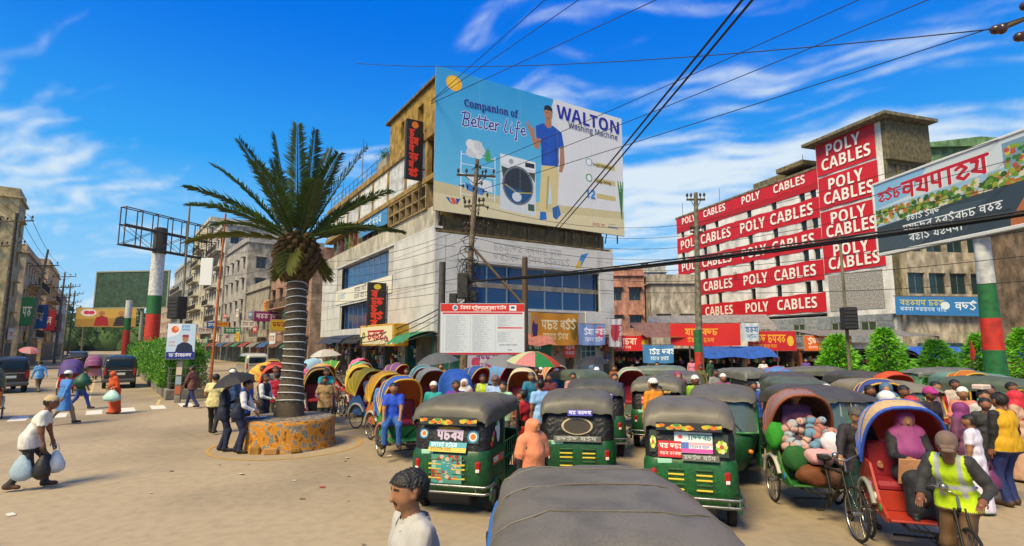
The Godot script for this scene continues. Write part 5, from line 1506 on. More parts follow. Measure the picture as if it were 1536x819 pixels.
func plants() -> void:
	var rng := RandomNumberGenerator.new(); rng.seed = 88
	# ---- date palm
	var base := Vector3(-5.8, 0.73, -14.75)
	var t := thing("palm_tree", "stout date palm wound with white rope light standing in the yellow planter", "palm tree", base)
	var H := 4.0
	var trunk := Geo.new()
	var rings := []
	for k in 33:
		var y := H * k / 32.0
		var ring := []
		var r := lerpf(0.37, 0.255, minf(1.0, y / 1.0)) if y < 1.0 else lerpf(0.255, 0.225, (y - 1.0) / 3.0)
		for j in 18:
			var a := TAU * j / 18
			var bump := 0.03 * (1.0 if (j + k) % 2 else -0.6)
			ring.append(Vector3(cos(a) * (r + bump) + 0.05 * sin(y * 0.7), y, sin(a) * (r + bump)))
		rings.append(ring)
	trunk.loft(rings, true)
	var bark := mat("5c5142", 0.95, "concrete", 1.6, 0.0, {"bump": "bump", "bump_scale": 1.0})
	obj("trunk", trunk, bark, t)
	var rope := []
	for k in 17 * 16 + 1:
		var a := TAU * k / 16.0
		var y := 0.35 + 3.25 * k / (17.0 * 16.0)
		var r := (lerpf(0.37, 0.255, minf(1.0, y)) if y < 1.0 else lerpf(0.255, 0.225, (y - 1.0) / 3.0)) + 0.03
		rope.append(Vector3(cos(a) * r + 0.05 * sin(y * 0.7), y + 0.05 * sin(a * 1.0 + 1.0) + 0.03 * sin(k * 0.37), sin(a) * r))
	obj("rope_light", Geo.new().tube(rope, 0.013, 5, false), mat("c9cdd0", 0.5), t)
	# cut leaf bases under the crown
	var g := Geo.new()
	for k in 90:
		var f := k / 90.0
		var a := k * 2.39996
		var y := 3.62 + f * 1.15
		var r := 0.27 + 0.26 * sin(PI * clampf(f * 1.0, 0, 1))
		g.box(Vector3(cos(a) * r, y, sin(a) * r), Vector3(0.17, 0.26, 0.15), 0.03, Basis(Vector3.UP, -a) * Basis(Vector3.BACK, -0.6))
	g.ball(Vector3(0, 4.2, 0), Vector3(0.48, 0.72, 0.48), 14, 8)
	obj("crown_base", g, mat("57431f", 0.9, "concrete", 2.0), t)
	var green := [mat("26390f", 0.5, "", 1, 0.0, {"back": "2a4210"}), mat("334812", 0.5, "", 1, 0.0, {"back": "3a5212"}), mat("565c1c", 0.6, "", 1, 0.0, {"back": "5a5a1c"})]
	for k in 26:
		var tier := k / 26.0
		var az := k * 2.39996 + 0.4
		var el := lerpf(1.5, -0.04, pow(tier, 0.85))
		var L := lerpf(3.0, 2.95, tier) * rng.randf_range(0.86, 1.06)
		if k > 22: el = -0.75; L = 1.2
		var d0 := Vector3(cos(az) * cos(el), sin(el), sin(az) * cos(el))
		var p := Vector3(cos(az) * 0.16, 4.62, sin(az) * 0.16)
		var fr := Geo.new()
		var pts := [p]
		var rad := [0.035]
		var dirs := [d0]
		var n := 22
		var d := d0
		for j in n:
			d = (d + Vector3(0, -0.008 - 0.034 * (j / float(n)) * cos(el), 0)).normalized()
			p += d * L / n
			pts.append(p); dirs.append(d); rad.append(0.035 * (1.0 - 0.85 * j / n))
		fr.tube(pts, rad, 5)
		for j in range(4, n + 1):
			var f := j / float(n)
			var side: Vector3 = dirs[j].cross(Vector3.UP if absf(dirs[j].y) < 0.97 else Vector3(cos(az), 0, sin(az))).normalized()
			var up: Vector3 = side.cross(dirs[j]).normalized()
			var ll := 0.46 * sin(PI * clampf(0.12 + f * 0.78, 0, 1)) + 0.08
			for s in [-1.0, 1.0]:
				for h in 5:
					var q: Vector3 = pts[j] - dirs[j] * (L / n) * h * 0.2
					var dir: Vector3 = (side * s * rng.randf_range(0.65, 0.9) + dirs[j] * 0.85 + up * rng.randf_range(0.15, 0.55) + Vector3(0, -0.12, 0)).normalized()
					var wd: Vector3 = dir.cross(up).normalized() * 0.019
					var tip := q + dir * ll * rng.randf_range(0.65, 1.2) + Vector3(0, -0.06, 0)
					var mid := q + dir * ll * 0.45
					fr.tri(q, mid + wd, tip); fr.tri(q, tip, mid - wd)
		obj("frond", fr, green[(k * 7) % 2 if k < 22 else 2], t)
	# ---- hedge on the median
	var ht := thing("hedge", "long tall green hedge growing along the median of the avenue", "hedge", Vector3(-16.16, 0.4, -26.45), deg_to_rad(36.2))
	g = Geo.new()
	for k in 60: g.ball(Vector3(0.85 + rng.randf_range(-0.1, 0.1), 0.95 + rng.randf_range(-0.1, 0.2), -2.0 - k), Vector3(0.6, 0.95, 0.85), 8, 6)
	obj("twig_mass", g, mat("3f6a18", 0.95), ht)
	var lm := leaf_mesh(0.13, 0.075)
	var sets := [[], [], []]
	for k in 26000:
		var z := -1.2 - pow(rng.randf(), 1.7) * 60.0
		var yy := rng.randf_range(0.05, 2.1)
		var edge := 0.62 + 0.2 * sin(z * 1.7) * sin(yy * 2.2 + z)
		var top := 2.0 + 0.35 * sin(z * 0.9) + 0.2 * sin(z * 2.7) - 0.006 * absf(z)
		yy *= top / 2.1
		var x := 0.8 + (edge + 0.14 + rng.randf_range(-0.3, 0.3)) * (1.0 if rng.randf() < 0.35 else -1.0)
		if rng.randf() < 0.35: yy = top + rng.randf_range(-0.25, 0.35) * rng.randf(); x = 0.85 + rng.randf_range(-0.7, 0.7)
		sets[rng.randi() % 3].append(Transform3D(rand_basis(rng, rng.randf_range(0.7, 1.5) * (1.0 + absf(z) * 0.012)), Vector3(x, yy, z)))
	var lg := ["467a14", "5f9018", "335f12"]
	for k in 3: leaves(ht, "foliage", lm, mat(lg[k], 0.5, "", 1, 0.0, {"back": lg[k]}), sets[k])
	g = Geo.new()
	for k in 9: g.bar(Vector3(0.1 + 0.2 * (k % 9), 0.0, -0.2), Vector3(0.1 + 0.2 * (k % 9), 1.0, -0.2), 0.012, 4)
	for k in 10: g.bar(Vector3(0.05, 0, -0.3 - k * 0.35), Vector3(0.05, 1.05, -0.3 - k * 0.35), 0.015, 4)
	for y in [0.3, 0.65, 1.0]: g.bar(Vector3(0.05, y, -0.2), Vector3(0.05, y, -3.6), 0.015, 4); g.bar(Vector3(0.05, y, -0.2), Vector3(1.8, y, -0.2), 0.015, 4)
	tag(obj("wire_fence", g, mat("6a6a62", 0.6, "", 1, 0.3), null, Vector3(-16.16, 0.45, -26.45), deg_to_rad(36.2)), "low wire guard fence round the front of the hedge", "fence")
	# ---- conical trees of the planting strip
	var names := ["beside the loudspeaker pole", "second from the loudspeaker pole", "in the middle of the row of conical trees", "just before the striped billboard pole", "just past the striped billboard pole"]
	var tl := leaf_mesh(0.2, 0.075, 0.5)
	for k in 5:
		var at: Vector3 = [Vector3(14.0, 0.2, -24), Vector3(16.1, 0.2, -24.1), Vector3(18.1, 0.2, -23.9), Vector3(20.1, 0.2, -24.05), Vector3(22.0, 0.2, -24)][k]
		var tr := thing("conical_tree", "small bright green conical tree " + names[k], "tree", at, 0.0, "conical trees in the planting strip")
		g = Geo.new(); g.tube([Vector3.ZERO, Vector3(0.03, 1.2, 0), Vector3(0, 2.5, 0.02)], [0.07, 0.05, 0.012], 7)
		obj("trunk", g, mat("4a3a28", 0.9), tr)
		g = Geo.new()
		for j in 22:
			var y := 0.3 + j * 0.1
			var a := j * 2.4 + k
			var r := 1.0 * (1.0 - y / 2.9)
			g.tube([Vector3(0, y, 0), Vector3(cos(a) * r, y + 0.12, sin(a) * r)], [0.015, 0.005], 4)
		obj("branch", g, mat("4a3f28", 0.9), tr)
		var ss := [[], []]
		var hh := 2.7 + 0.3 * sin(k * 2.1)
		for j in 3600:
			var y := pow(rng.randf(), 1.25) * hh
			var a := rng.randf() * TAU
			var lobe := 0.78 + 0.30 * sin(a * 2 + y * 3.1 + k * 1.9) * sin(y * 4.3 + a + k)
			var r := (1.05 * pow(1.0 - pow(y / hh, 2.2), 0.75) + 0.06) * lobe * sqrt(rng.randf_range(0.25, 1.0))
			if y < 0.25: r *= 0.75
			var b := Basis(Vector3.UP, -a + PI / 2 + rng.randf_range(-0.5, 0.5)) * Basis(Vector3.RIGHT, rng.randf_range(1.5, 2.7)) * Basis.from_scale(Vector3.ONE * rng.randf_range(0.7, 1.3))
			ss[0 if rng.randf() < 0.55 else 1].append(Transform3D(b, Vector3(cos(a) * r, y + 0.12, sin(a) * r)))
		for j in 2: leaves(tr, "foliage", tl, mat(["6fae14", "4a8a12"][j], 0.5, "", 1, 0.0, {"back": ["80bc1c", "5a9a18"][j]}), ss[j])
	# ---- shrubs, creeper, distant wood
	var spots := [["flowering shrub with orange blooms beside the first conical tree", Vector3(12.6, 0, -24.6), 1.1, "5a8a1c"], ["grey green shrub between the conical trees", Vector3(19.2, 0, -25.4), 1.5, "55663a"], ["leggy shrub beside the striped billboard pole", Vector3(17.2, 0, -25.2), 1.3, "4a6a2c"], ["roof garden plant on the edge of the corner block", Vector3(-9.0, 15.4, -38.4), 0.9, "3f6a1c"], ["creeper hanging on the dark brown house", Vector3(41.0, 6.2, -40.0), 2.2, "55741f"]]
	for s in spots:
		var sh := thing("shrub", s[0], "shrub", s[1])
		g = Geo.new()
		for j in 7: g.tube([Vector3.ZERO, Vector3(cos(j) * 0.3, 0.6, sin(j) * 0.3) * s[2], Vector3(cos(j) * 0.45, 1.0, sin(j) * 0.45) * s[2]], [0.02, 0.015, 0.006], 4)
		obj("stems", g, mat("4a3a28", 0.9), sh).name = "stem"
		var ss := []
		for j in 600: ss.append(Transform3D(rand_basis(rng, 0.9), Vector3(rng.randfn() * 0.3, absf(rng.randfn() * 0.32 + 0.55), rng.randfn() * 0.3) * s[2]))
		leaves(sh, "foliage", lm, mat(s[3], 0.5, "", 1, 0.0, {"back": s[3]}), ss)
	var wd := thing("distant_wood", "hazy green wood closing the far end of the avenue", "wood", Vector3(-150, 0, -215))
	wd.set_meta("kind", "stuff")
	g = Geo.new()
	for k in 60: g.ball(Vector3(rng.randf_range(-60, 60), rng.randf_range(2, 7), rng.randf_range(-10, 10)), Vector3(6, 5, 5), 9, 6)
	obj("understorey", g, mat("3f5a26", 0.95), wd)
	var fs := []
	var big := leaf_mesh(1.5, 1.1)
	for k in 9000:
		var x := rng.randf_range(-62, 62)
		var h := 12.5 + 3.5 * sin(x * 0.21) + 2.0 * sin(x * 0.53 + 1)
		fs.append(Transform3D(rand_basis(rng, rng.randf_range(0.7, 1.4)), Vector3(x, rng.randf_range(0.2, 1.0) * h, rng.randf_range(-4, 14))))
	leaves(wd, "foliage", big, mat("38521f", 0.8, "", 1, 0.0, {"back": "38521f"}), fs)
func wheel(parent: Node, pos: Vector3, r: float, w: float, tyre: Material, rim: Material) -> void:
	var key := "wheel%.2f_%.2f" % [r, w]
	var b := Basis(Vector3.BACK, PI / 2)
	if not win_cache.has(key):
		var g := Geo.new()
		g.lathe([[r * 0.62, -w * 0.4], [r * 0.9, -w * 0.5], [r * 0.985, -w * 0.36], [r, 0.0], [r * 0.985, w * 0.36], [r * 0.9, w * 0.5], [r * 0.62, w * 0.4]], 24, Vector3.ZERO, b)
		var q := Geo.new()
		q.lathe([[0.01, -w * 0.3], [r * 0.2, -w * 0.42], [r * 0.25, -w * 0.25], [r * 0.5, -w * 0.2], [r * 0.63, -w * 0.38], [r * 0.63, w * 0.38], [r * 0.5, w * 0.2], [r * 0.25, w * 0.25], [r * 0.2, w * 0.42], [0.01, w * 0.3]], 20, Vector3.ZERO, b)
		win_cache[key] = [g.mesh(), q.mesh()]
	var o := obj("wheel", win_cache[key][0], tyre, parent, pos)
	obj("rim", win_cache[key][1], rim, o)

func u_ring(y: float, hw: float, zf: float, zr: float, rc: float, nz := 0.0) -> Array:
	var a := [Vector3(hw, y, zf), Vector3(hw, y, (zf + zr - rc) / 2)]
	for k in 7:
		var t := PI / 2 * k / 6.0
		a.append(Vector3(hw - rc + rc * cos(t), y, zr - rc + rc * sin(t)))
	a.append(Vector3(0, y, zr + nz))
	for k in 7:
		var t := PI / 2 * (6 - k) / 6.0
		a.append(Vector3(-hw + rc - rc * cos(t), y, zr - rc + rc * sin(t)))
	a.append(Vector3(-hw, y, (zf + zr - rc) / 2)); a.append(Vector3(-hw, y, zf))
	return a

# three-wheeled taxi, heading -z, standing on y = 0
func auto_rickshaw(label: String, pos: Vector3, turn: float, o := {}) -> Node3D:
	var t := thing("auto_rickshaw", label, "auto rickshaw", pos, turn, o.get("group", "auto rickshaws in the jam"))
	var hs: int = absi(hash(label))
	var paint := mat(o.get("col", ["14662c", "1a5c34", "0f5a2c", "216a3a"][hs % 4]), 0.5, "grime", 1.3, 0.0, {"coat": 0.12, "world": false, "second": "concrete", "second_scale": 1.1})
	var trim := mat(o.get("trim", "14662c"), 0.4, "", 1, 0.0, {"coat": 0.3})
	var canvas := mat(o.get("roof", ["625e50", "4c4a44", "857d6a", "5c5a56", "6f7a6c", "9a9486", "54604f"][hs % 7]), 0.5, "patch", 0.6, 0.0, {"world": false, "second": "fine", "second_scale": 3.0})
	var black := mat("15161a", 0.55, "", 1.2, 0.0, {"bump": "fold", "bump_scale": 0.8, "world": false})
	var steel := mat("3f4142", 0.4, "grime", 1.5, 0.7)
	var rub := mat("1b1a19", 0.85, "fine", 3.0)
	var g := Geo.new()
	g.loft([u_ring(0.33, 0.59, 0.30, 1.13, 0.16), u_ring(0.40, 0.64, 0.30, 1.20, 0.18), u_ring(0.64, 0.655, 0.30, 1.24, 0.2, 0.015), u_ring(0.90, 0.65, 0.30, 1.22, 0.2, 0.015), u_ring(0.97, 0.625, 0.30, 1.18, 0.2)], false)
	obj("rear_body", g, paint, t)
	g = Geo.new(); g.box(Vector3(0, 0.33, 0.1), Vector3(1.14, 0.05, 2.0)); g.box(Vector3(0, 0.24, 0.7), Vector3(0.7, 0.16, 0.9), 0.03)
	obj("chassis", g, mat("1c1b1a", 0.85), t)
	g = Geo.new()
	for s in [-1, 1]: g.box(Vector3(s * 0.6, 0.37, -0.12), Vector3(0.07, 0.12, 0.9), 0.02)
	obj("sill", g, paint, t)
	g = Geo.new()
	g.loft([u_ring(0.97, 0.622, 0.30, 1.19, 0.2), u_ring(1.12, 0.63, 0.30, 1.18, 0.2), u_ring(1.28, 0.628, 0.30, 1.14, 0.2), u_ring(1.45, 0.62, 0.30, 1.09, 0.2)], false)
	obj("rear_curtain", g, black, t)
	# roof
	g = Geo.new()
	var prof := [[-1.02, 1.50, 1.54, 0.50], [-0.98, 1.50, 1.60, 0.545], [-0.85, 1.49, 1.66, 0.58], [-0.5, 1.475, 1.715, 0.615], [-0.1, 1.46, 1.74, 0.64], [0.3, 1.45, 1.755, 0.65], [0.7, 1.44, 1.75, 0.65], [0.95, 1.425, 1.72, 0.648], [1.1, 1.41, 1.66, 0.64], [1.17, 1.40, 1.56, 0.625], [1.185, 1.385, 1.42, 0.60]]
	var rings := []
	for p in prof:
		var ring := []
		for k in 21:
			var a := PI * k / 20.0
			var c := cos(a)
			var s := sin(a)
			ring.append(Vector3(signf(c) * pow(absf(c), 0.55) * p[3], p[1] - 0.06 * (1.0 if k in [0, 20] else 0.0) + (p[2] - p[1]) * pow(s, 0.62) + 0.010 * sin(k * 1.1 + p[0] * 6 + pos.x * 7) + 0.006 * sin(k * 2.3 - p[0] * 11 + pos.z * 5), p[0]))
		rings.append(ring)
	g.loft(rings, false)
	obj("canvas_roof", g, canvas, t)
	for z in o.get("seams", [0.3]):
		var pts := []
		var f := 0
		while prof[f + 1][0] < z: f += 1
		var w: float = (z - prof[f][0]) / (prof[f + 1][0] - prof[f][0])
		for k in 21: pts.append(rings[f][k].lerp(rings[f + 1][k], w) + Vector3(0, 0.003, 0))
		obj("roof_seam", Geo.new().tube(pts, 0.007, 5), canvas, t)
	# nose
	g = Geo.new()
	var nose := []
	for p in [[0.30, 0.36, -1.12], [0.42, 0.44, -1.24], [0.65, 0.52, -1.30], [0.88, 0.58, -1.22], [0.99, 0.59, -1.10]]:
		var ring := []
		for k in 15:
			var a := PI * k / 14.0
			ring.append(Vector3(cos(a) * p[1], p[0], -0.62 + sin(a) * (p[2] + 0.62)))
		nose.append(ring)
	g.loft(nose, false)
	obj("front_cowl", g, paint, t)
	g = Geo.new()
	g.tube([Vector3(0.57, 0.98, -0.98), Vector3(0.55, 1.5, -0.86), Vector3(0.3, 1.56, -0.95), Vector3(-0.3, 1.56, -0.95), Vector3(-0.55, 1.5, -0.86), Vector3(-0.57, 0.98, -0.98), Vector3(-0.3, 0.98, -1.09), Vector3(0.3, 0.98, -1.09), Vector3(0.57, 0.98, -0.98)], 0.028, 6, false)
	g.bar(Vector3(0, 0.98, -1.09), Vector3(0, 1.56, -0.95), 0.012, 5)
	obj("windscreen_frame", g, trim, t)
	g = Geo.new()
	g.loft([[Vector3(0.56, 1.0, -0.98), Vector3(0.3, 1.0, -1.08), Vector3(-0.3, 1.0, -1.08), Vector3(-0.56, 1.0, -0.98)], [Vector3(0.54, 1.5, -0.865), Vector3(0.3, 1.54, -0.945), Vector3(-0.3, 1.54, -0.945), Vector3(-0.54, 1.5, -0.865)]], false)
	var gl := StandardMaterial3D.new()
	gl.albedo_color = Color(0.5, 0.6, 0.62, 0.35); gl.transparency = BaseMaterial3D.TRANSPARENCY_ALPHA; gl.roughness = 0.05
	gl.cull_mode = BaseMaterial3D.CULL_DISABLED
	if cache.has("screen"): gl = cache.screen
	cache.screen = gl
	obj("windscreen", g, gl, t)
	g = Geo.new(); g.bar(Vector3(-0.28, 1.03, -1.11), Vector3(0.1, 1.42, -1.0), 0.008, 4)
	obj("wiper", g, rub, t)
	for x in [0.0]:
		g = Geo.new(); g.lathe([[0.01, 0.03], [0.07, 0.02], [0.09, -0.01], [0.095, -0.05], [0.06, -0.1]], 16, Vector3(x, 0.74, -1.31), Basis(Vector3.RIGHT, -PI / 2))
		obj("headlight", g, mat("d8dcd8", 0.15), t)
	for x in [-0.42, 0.42]:
		g = Geo.new(); g.ball(Vector3(x, 0.66, -1.06), Vector3(0.05, 0.04, 0.03), 8, 6)
		obj("indicator", g, mat("d07a1c", 0.3), t)
	# posts, cage doors, seats, handlebar
	g = Geo.new()
	for s in [-1, 1]:
		g.bar(Vector3(s * 0.625, 0.4, 0.29), Vector3(s * 0.62, 1.46, 0.29), 0.022); g.bar(Vector3(s * 0.6, 0.95, -0.62), Vector3(s * 0.58, 1.5, -0.78), 0.02); g.bar(Vector3(s * 0.58, 1.49, -0.85), Vector3(s * 0.625, 1.45, 0.32), 0.02)
		g.bar(Vector3(s * 0.6, 0.32, -0.6), Vector3(s * 0.6, 0.97, -0.62), 0.025)
	obj("door_frame", g, trim, t)
	for s in [-1, 1]:
		g = Geo.new()
		for k in 6: g.bar(Vector3(s * 0.63, 0.44, -0.42 + k * 0.13), Vector3(s * 0.63, 0.98, -0.42 + k * 0.13), 0.009, 4)
		for y in [0.44, 0.72, 0.98]: g.bar(Vector3(s * 0.63, y, -0.44), Vector3(s * 0.63, y, 0.26), 0.012, 4)
		obj("cage_door", g, trim, t)
	g = Geo.new(); g.box(Vector3(0, 0.62, 0.62), Vector3(1.08, 0.16, 0.5), 0.05); g.box(Vector3(0, 0.92, 0.92), Vector3(1.08, 0.5, 0.12), 0.05)
	obj("passenger_seat", g, mat("3a1c1a", 0.6), t)
	g = Geo.new(); g.box(Vector3(0, 0.62, -0.22), Vector3(0.62, 0.12, 0.34), 0.04); g.box(Vector3(0, 0.45, -0.22), Vector3(0.5, 0.3, 0.3), 0.02)
	obj("driver_seat", g, mat("1e1d1c", 0.6), t)
	g = Geo.new(); g.tube([Vector3(-0.36, 0.98, -0.68), Vector3(-0.1, 1.0, -0.8), Vector3(0.1, 1.0, -0.8), Vector3(0.36, 0.98, -0.68)], 0.018, 6); g.bar(Vector3(0, 1.0, -0.8), Vector3(0, 0.4, -1.0), 0.03)
	obj("handlebar", g, steel, t)
	# rear furniture
	g = Geo.new()
	for y in [0.37, 0.47]: g.tube([Vector3(-0.69, y, 0.98), Vector3(-0.69, y, 1.22), Vector3(-0.62, y, 1.31), Vector3(0.62, y, 1.31), Vector3(0.69, y, 1.22), Vector3(0.69, y, 0.98)], 0.022, 6)
	for x in [-0.5, 0.5]: g.bar(Vector3(x, 0.37, 1.31), Vector3(x, 0.47, 1.31), 0.015); g.bar(Vector3(x, 0.42, 1.31), Vector3(x, 0.42, 1.15), 0.02)
	obj("bumper", g, mat("8a8d8c", 0.3, "grime", 2.0, 0.8), t)
	var slat := Geo.new(); slat.box(Vector3.ZERO, Vector3(0.22, 0.026, 0.03), 0.008)
	var sm := slat.mesh()
	for s in [-1, 1]:
		for k in 5: obj("louvre", sm, mat(["c8b02c", "1a4a26", "c8b02c", "c8b02c", "1a4a26"][k] if o.get("louvre", true) else "14522a", 0.5), t, Vector3(s * 0.19, 0.56 + k * 0.068, 1.25))
		g = Geo.new(); g.box(Vector3(s * 0.5, 0.74, 1.225), Vector3(0.085, 0.17, 0.045), 0.02, Basis(Vector3.UP, s * 0.35))
		var tl := obj("tail_light", g, mat("a01c18", 0.25), t)
		g = Geo.new(); g.box(Vector3(s * 0.5, 0.69, 1.25), Vector3(0.06, 0.05, 0.02), 0.008, Basis(Vector3.UP, s * 0.35))
		obj("reflector", g, mat("e0dcd4", 0.3), tl)
	g = Geo.new(); g.box(Vector3(-0.34, 0.93, 1.21), Vector3(0.2, 0.07, 0.02), 0.005)
	obj("number_plate", g, mat("9ad0b8", 0.5), t)
	wheel(t, Vector3(-0.56, 0.21, 0.76), 0.21, 0.12, rub, mat("8a7f60", 0.5, "grime", 2.0, 0.3)); wheel(t, Vector3(0.56, 0.21, 0.76), 0.21, 0.12, rub, mat("8a7f60", 0.5, "grime", 2.0, 0.3)); wheel(t, Vector3(0, 0.21, -1.0), 0.21, 0.11, rub, mat("8a7f60", 0.5, "grime", 2.0, 0.3))
	for s in [-1, 1]:
		var pts := []
		for k in 9:
			var a := PI * k / 8.0
			pts.append(Vector3(s * 0.655, 0.24 + sin(a) * 0.28, 0.76 - cos(a) * 0.31))
		obj("wheel_arch", Geo.new().tube(pts, 0.03, 6), paint, t)
		g = Geo.new(); g.box(Vector3(s * 0.66, 1.12, -0.86), Vector3(0.14, 0.1, 0.03), 0.01); g.bar(Vector3(s * 0.56, 1.08, -0.9), Vector3(s * 0.62, 1.12, -0.87), 0.01, 4)
		obj("mirror", g, rub, t)
	g = Geo.new()
	var pts := []
	for k in 8: pts.append(Vector3(0, 0.22 + sin(PI * (k + 0.5) / 8.0) * 0.26, -1.0 - cos(PI * (k + 0.5) / 8.0) * 0.26))
	obj("front_mudguard", g.tube(pts, 0.07, 6), paint, t)
	return t

# flat sticker on the slanting rear curtain or body; x, y middle in metres
func sticker(t: Node, x: float, y: float, w: float, h: float, tex: ImageTexture, lift := 0.0) -> void:
	var zf := func(yy: float) -> float: return 1.262 if yy < 0.97 else lerpf(1.205, 1.10, clampf((yy - 1.0) / 0.45, 0, 1)) + lift
	var g := Geo.new()
	g.quad(Vector3(x - w / 2, y + h / 2, zf.call(y + h / 2)), Vector3(x + w / 2, y + h / 2, zf.call(y + h / 2)), Vector3(x + w / 2, y - h / 2, zf.call(y - h / 2)), Vector3(x - w / 2, y - h / 2, zf.call(y - h / 2)))
	obj("sticker", g, print_mat(tex, 0.5), t)

var rik := {}
# cycle rickshaw, heading -z, rear axle over the origin
func cycle_rickshaw(label: String, pos: Vector3, turn: float, o := {}) -> Node3D:
	var t := thing("cycle_rickshaw", label, "cycle rickshaw", pos, turn, "cycle rickshaws")
	var fr := mat(o.get("frame", "23201d"), 0.5, "grime", 2.0, 0.3)
	var outer := mat(o.get("hood", "2f5fa8"), 0.7, "cloth", 3.0, 0.0, {"bump": "fold", "bump_scale": 0.5, "world": false})
	var inner := mat(o.get("inside", "b8241c"), 0.75, "cloth", 3.0, 0.0, {"bump": "fold", "bump_scale": 0.5, "world": false})
	var trim := mat(o.get("trim", "d8a01c"), 0.6)
	var side := mat(o.get("side", "b85a1c"), 0.5, "cloth", 5.0, 0.0, {"coat": 0.3, "world": false})
	var chrome := mat("9a9a98", 0.25, "", 1, 0.9)
	var rub := mat("161514", 0.85)
	if rik.is_empty():
		var g := Geo.new()
		var b := Basis(Vector3.BACK, PI / 2)
		var pr := []
		for k in 9: pr.append([0.335 + 0.02 * cos(TAU * k / 8), 0.018 * sin(TAU * k / 8)])
		g.lathe(pr, 32, Vector3.ZERO, b)
		rik.tyre = g.mesh()
		g = Geo.new(); g.lathe([[0.318, -0.012], [0.308, 0.0], [0.318, 0.012]], 32, Vector3.ZERO, b)
		for k in 20: g.bar(Vector3(0.03 if k % 2 else -0.03, 0, 0), Vector3(0, cos(TAU * k / 20) * 0.31, sin(TAU * k / 20) * 0.31), 0.0035, 3)
		g.lathe([[0.03, -0.06], [0.03, 0.06]], 8, Vector3.ZERO, b)
		rik.rim = g.mesh()
		for nm in ["hood", "lining"]:
			g = Geo.new()
			var rings := []
			for j in 9:
				var tilt := lerpf(1.35, -0.42, j / 8.0)
				var bm := Basis(Vector3.RIGHT, tilt)
				var ring := []
				for k in 17:
					var a := PI * k / 16.0
					var c := cos(a)
					var bulge := 1.0 - (0.035 if j % 2 else 0.0) - (0.02 if nm == "lining" else 0.0)
					ring.append(Vector3(0, 0.98, 0.08) + bm * Vector3(signf(c) * pow(absf(c), 0.7) * 0.5 * bulge, pow(sin(a), 0.75) * 0.86 * bulge, 0))
				rings.append(ring)
			g.loft(rings, false)
			rik[nm] = g.mesh()
			if nm == "hood":
				g = Geo.new(); g.tube(rings[8], 0.022, 6)
				rik.rib = g.mesh()
				rik.ribs = []
				for j in [2, 4, 6]: rik.ribs.append(Geo.new().tube(rings[j], 0.012, 5).mesh())
				rik.scallop = []
				g = Geo.new()
				for k in 48:
					var p0: Vector3 = (rings[8][k / 3] as Vector3).lerp(rings[8][k / 3 + 1], (k % 3) / 3.0)
					var p1: Vector3 = (rings[8][k / 3] as Vector3).lerp(rings[8][k / 3 + 1], (k % 3 + 1) / 3.0)
					g.tri(p0, p1, (p0 + p1) / 2 + Vector3(0, -0.015, 0.0) + (Vector3(0, 0.98, 0.08) - p0) * 0.03)
				rik.fringe = g.mesh()
		g = Geo.new()
		for s in [-1, 1]:
			g.prism([Vector2(0.38, 0.46), Vector2(0.42, 0.75), Vector2(0.2, 1.02), Vector2(-0.1, 1.0), Vector2(-0.28, 0.78), Vector2(-0.42, 0.6), Vector2(-0.75, 0.46), Vector2(-0.72, 0.4), Vector2(0.1, 0.42)], -0.015, 0.015, Transform3D(Basis(Vector3.UP, -PI / 2), Vector3(s * 0.44, 0, 0)))
		rik.side = g.mesh()
		g = Geo.new(); g.box(Vector3(0, 0.72, -0.02), Vector3(0.86, 0.14, 0.46), 0.05); g.box(Vector3(0, 1.0, 0.24), Vector3(0.84, 0.5, 0.1), 0.04)
		rik.seat = g.mesh()
		g = Geo.new(); g.box(Vector3(0, 0.70, 0.34), Vector3(0.86, 0.52, 0.04), 0.015); g.box(Vector3(0, 0.42, -0.5), Vector3(0.82, 0.03, 0.45), 0.01); g.box(Vector3(0, 0.55, -0.22), Vector3(0.84, 0.26, 0.03), 0.01)
		rik.tub = g.mesh()
		g = Geo.new()
		for s in [-1, 1]:
			var pts := []
			for k in 9:
				var a := lerpf(0.2, 2.7, k / 8.0)
				pts.append(Vector3(s * 0.49, 0.355 + sin(a) * 0.40, cos(a) * 0.40))
			g.tube(pts, 0.035, 6)
		rik.guard = g.mesh()
		g = Geo.new()
		for s in [-1, 1]:
			g.bar(Vector3(s * 0.3, 0.38, 0.35), Vector3(s * 0.24, 0.36, -0.8), 0.02); g.bar(Vector3(s * 0.24, 0.36, -0.8), Vector3(0.02 * s, 0.42, -1.12), 0.018)
			g.bar(Vector3(s * 0.06, 0.355, -1.85), Vector3(s * 0.05, 0.85, -1.62), 0.014)
		g.bar(Vector3(-0.56, 0.355, 0), Vector3(0.56, 0.355, 0), 0.022); g.bar(Vector3(0, 0.85, -1.62), Vector3(0, 0.32, -1.1), 0.022); g.bar(Vector3(0, 0.80, -1.60), Vector3(0, 0.78, -1.0), 0.02); g.bar(Vector3(0, 0.32, -1.1), Vector3(0, 0.85, -0.9), 0.02)
		g.bar(Vector3(0, 0.78, -1.0), Vector3(0, 0.44, -0.3), 0.02); g.bar(Vector3(0.05, 0.36, -1.1), Vector3(0.05, 0.40, 0), 0.008, 4); g.bar(Vector3(0.05, 0.28, -1.1), Vector3(0.05, 0.31, 0), 0.008, 4)
		g.bar(Vector3(-0.3, 0.16, -0.35), Vector3(0.3, 0.16, -0.35), 0.014)
		rik.frame = g.mesh()
		g = Geo.new(); g.tube([Vector3(-0.27, 1.02, -1.36), Vector3(-0.2, 1.06, -1.55), Vector3(0, 0.98, -1.6), Vector3(0.2, 1.06, -1.55), Vector3(0.27, 1.02, -1.36)], 0.014, 6); g.bar(Vector3(0, 0.85, -1.62), Vector3(0, 1.0, -1.58), 0.016)
		rik.bar = g.mesh()
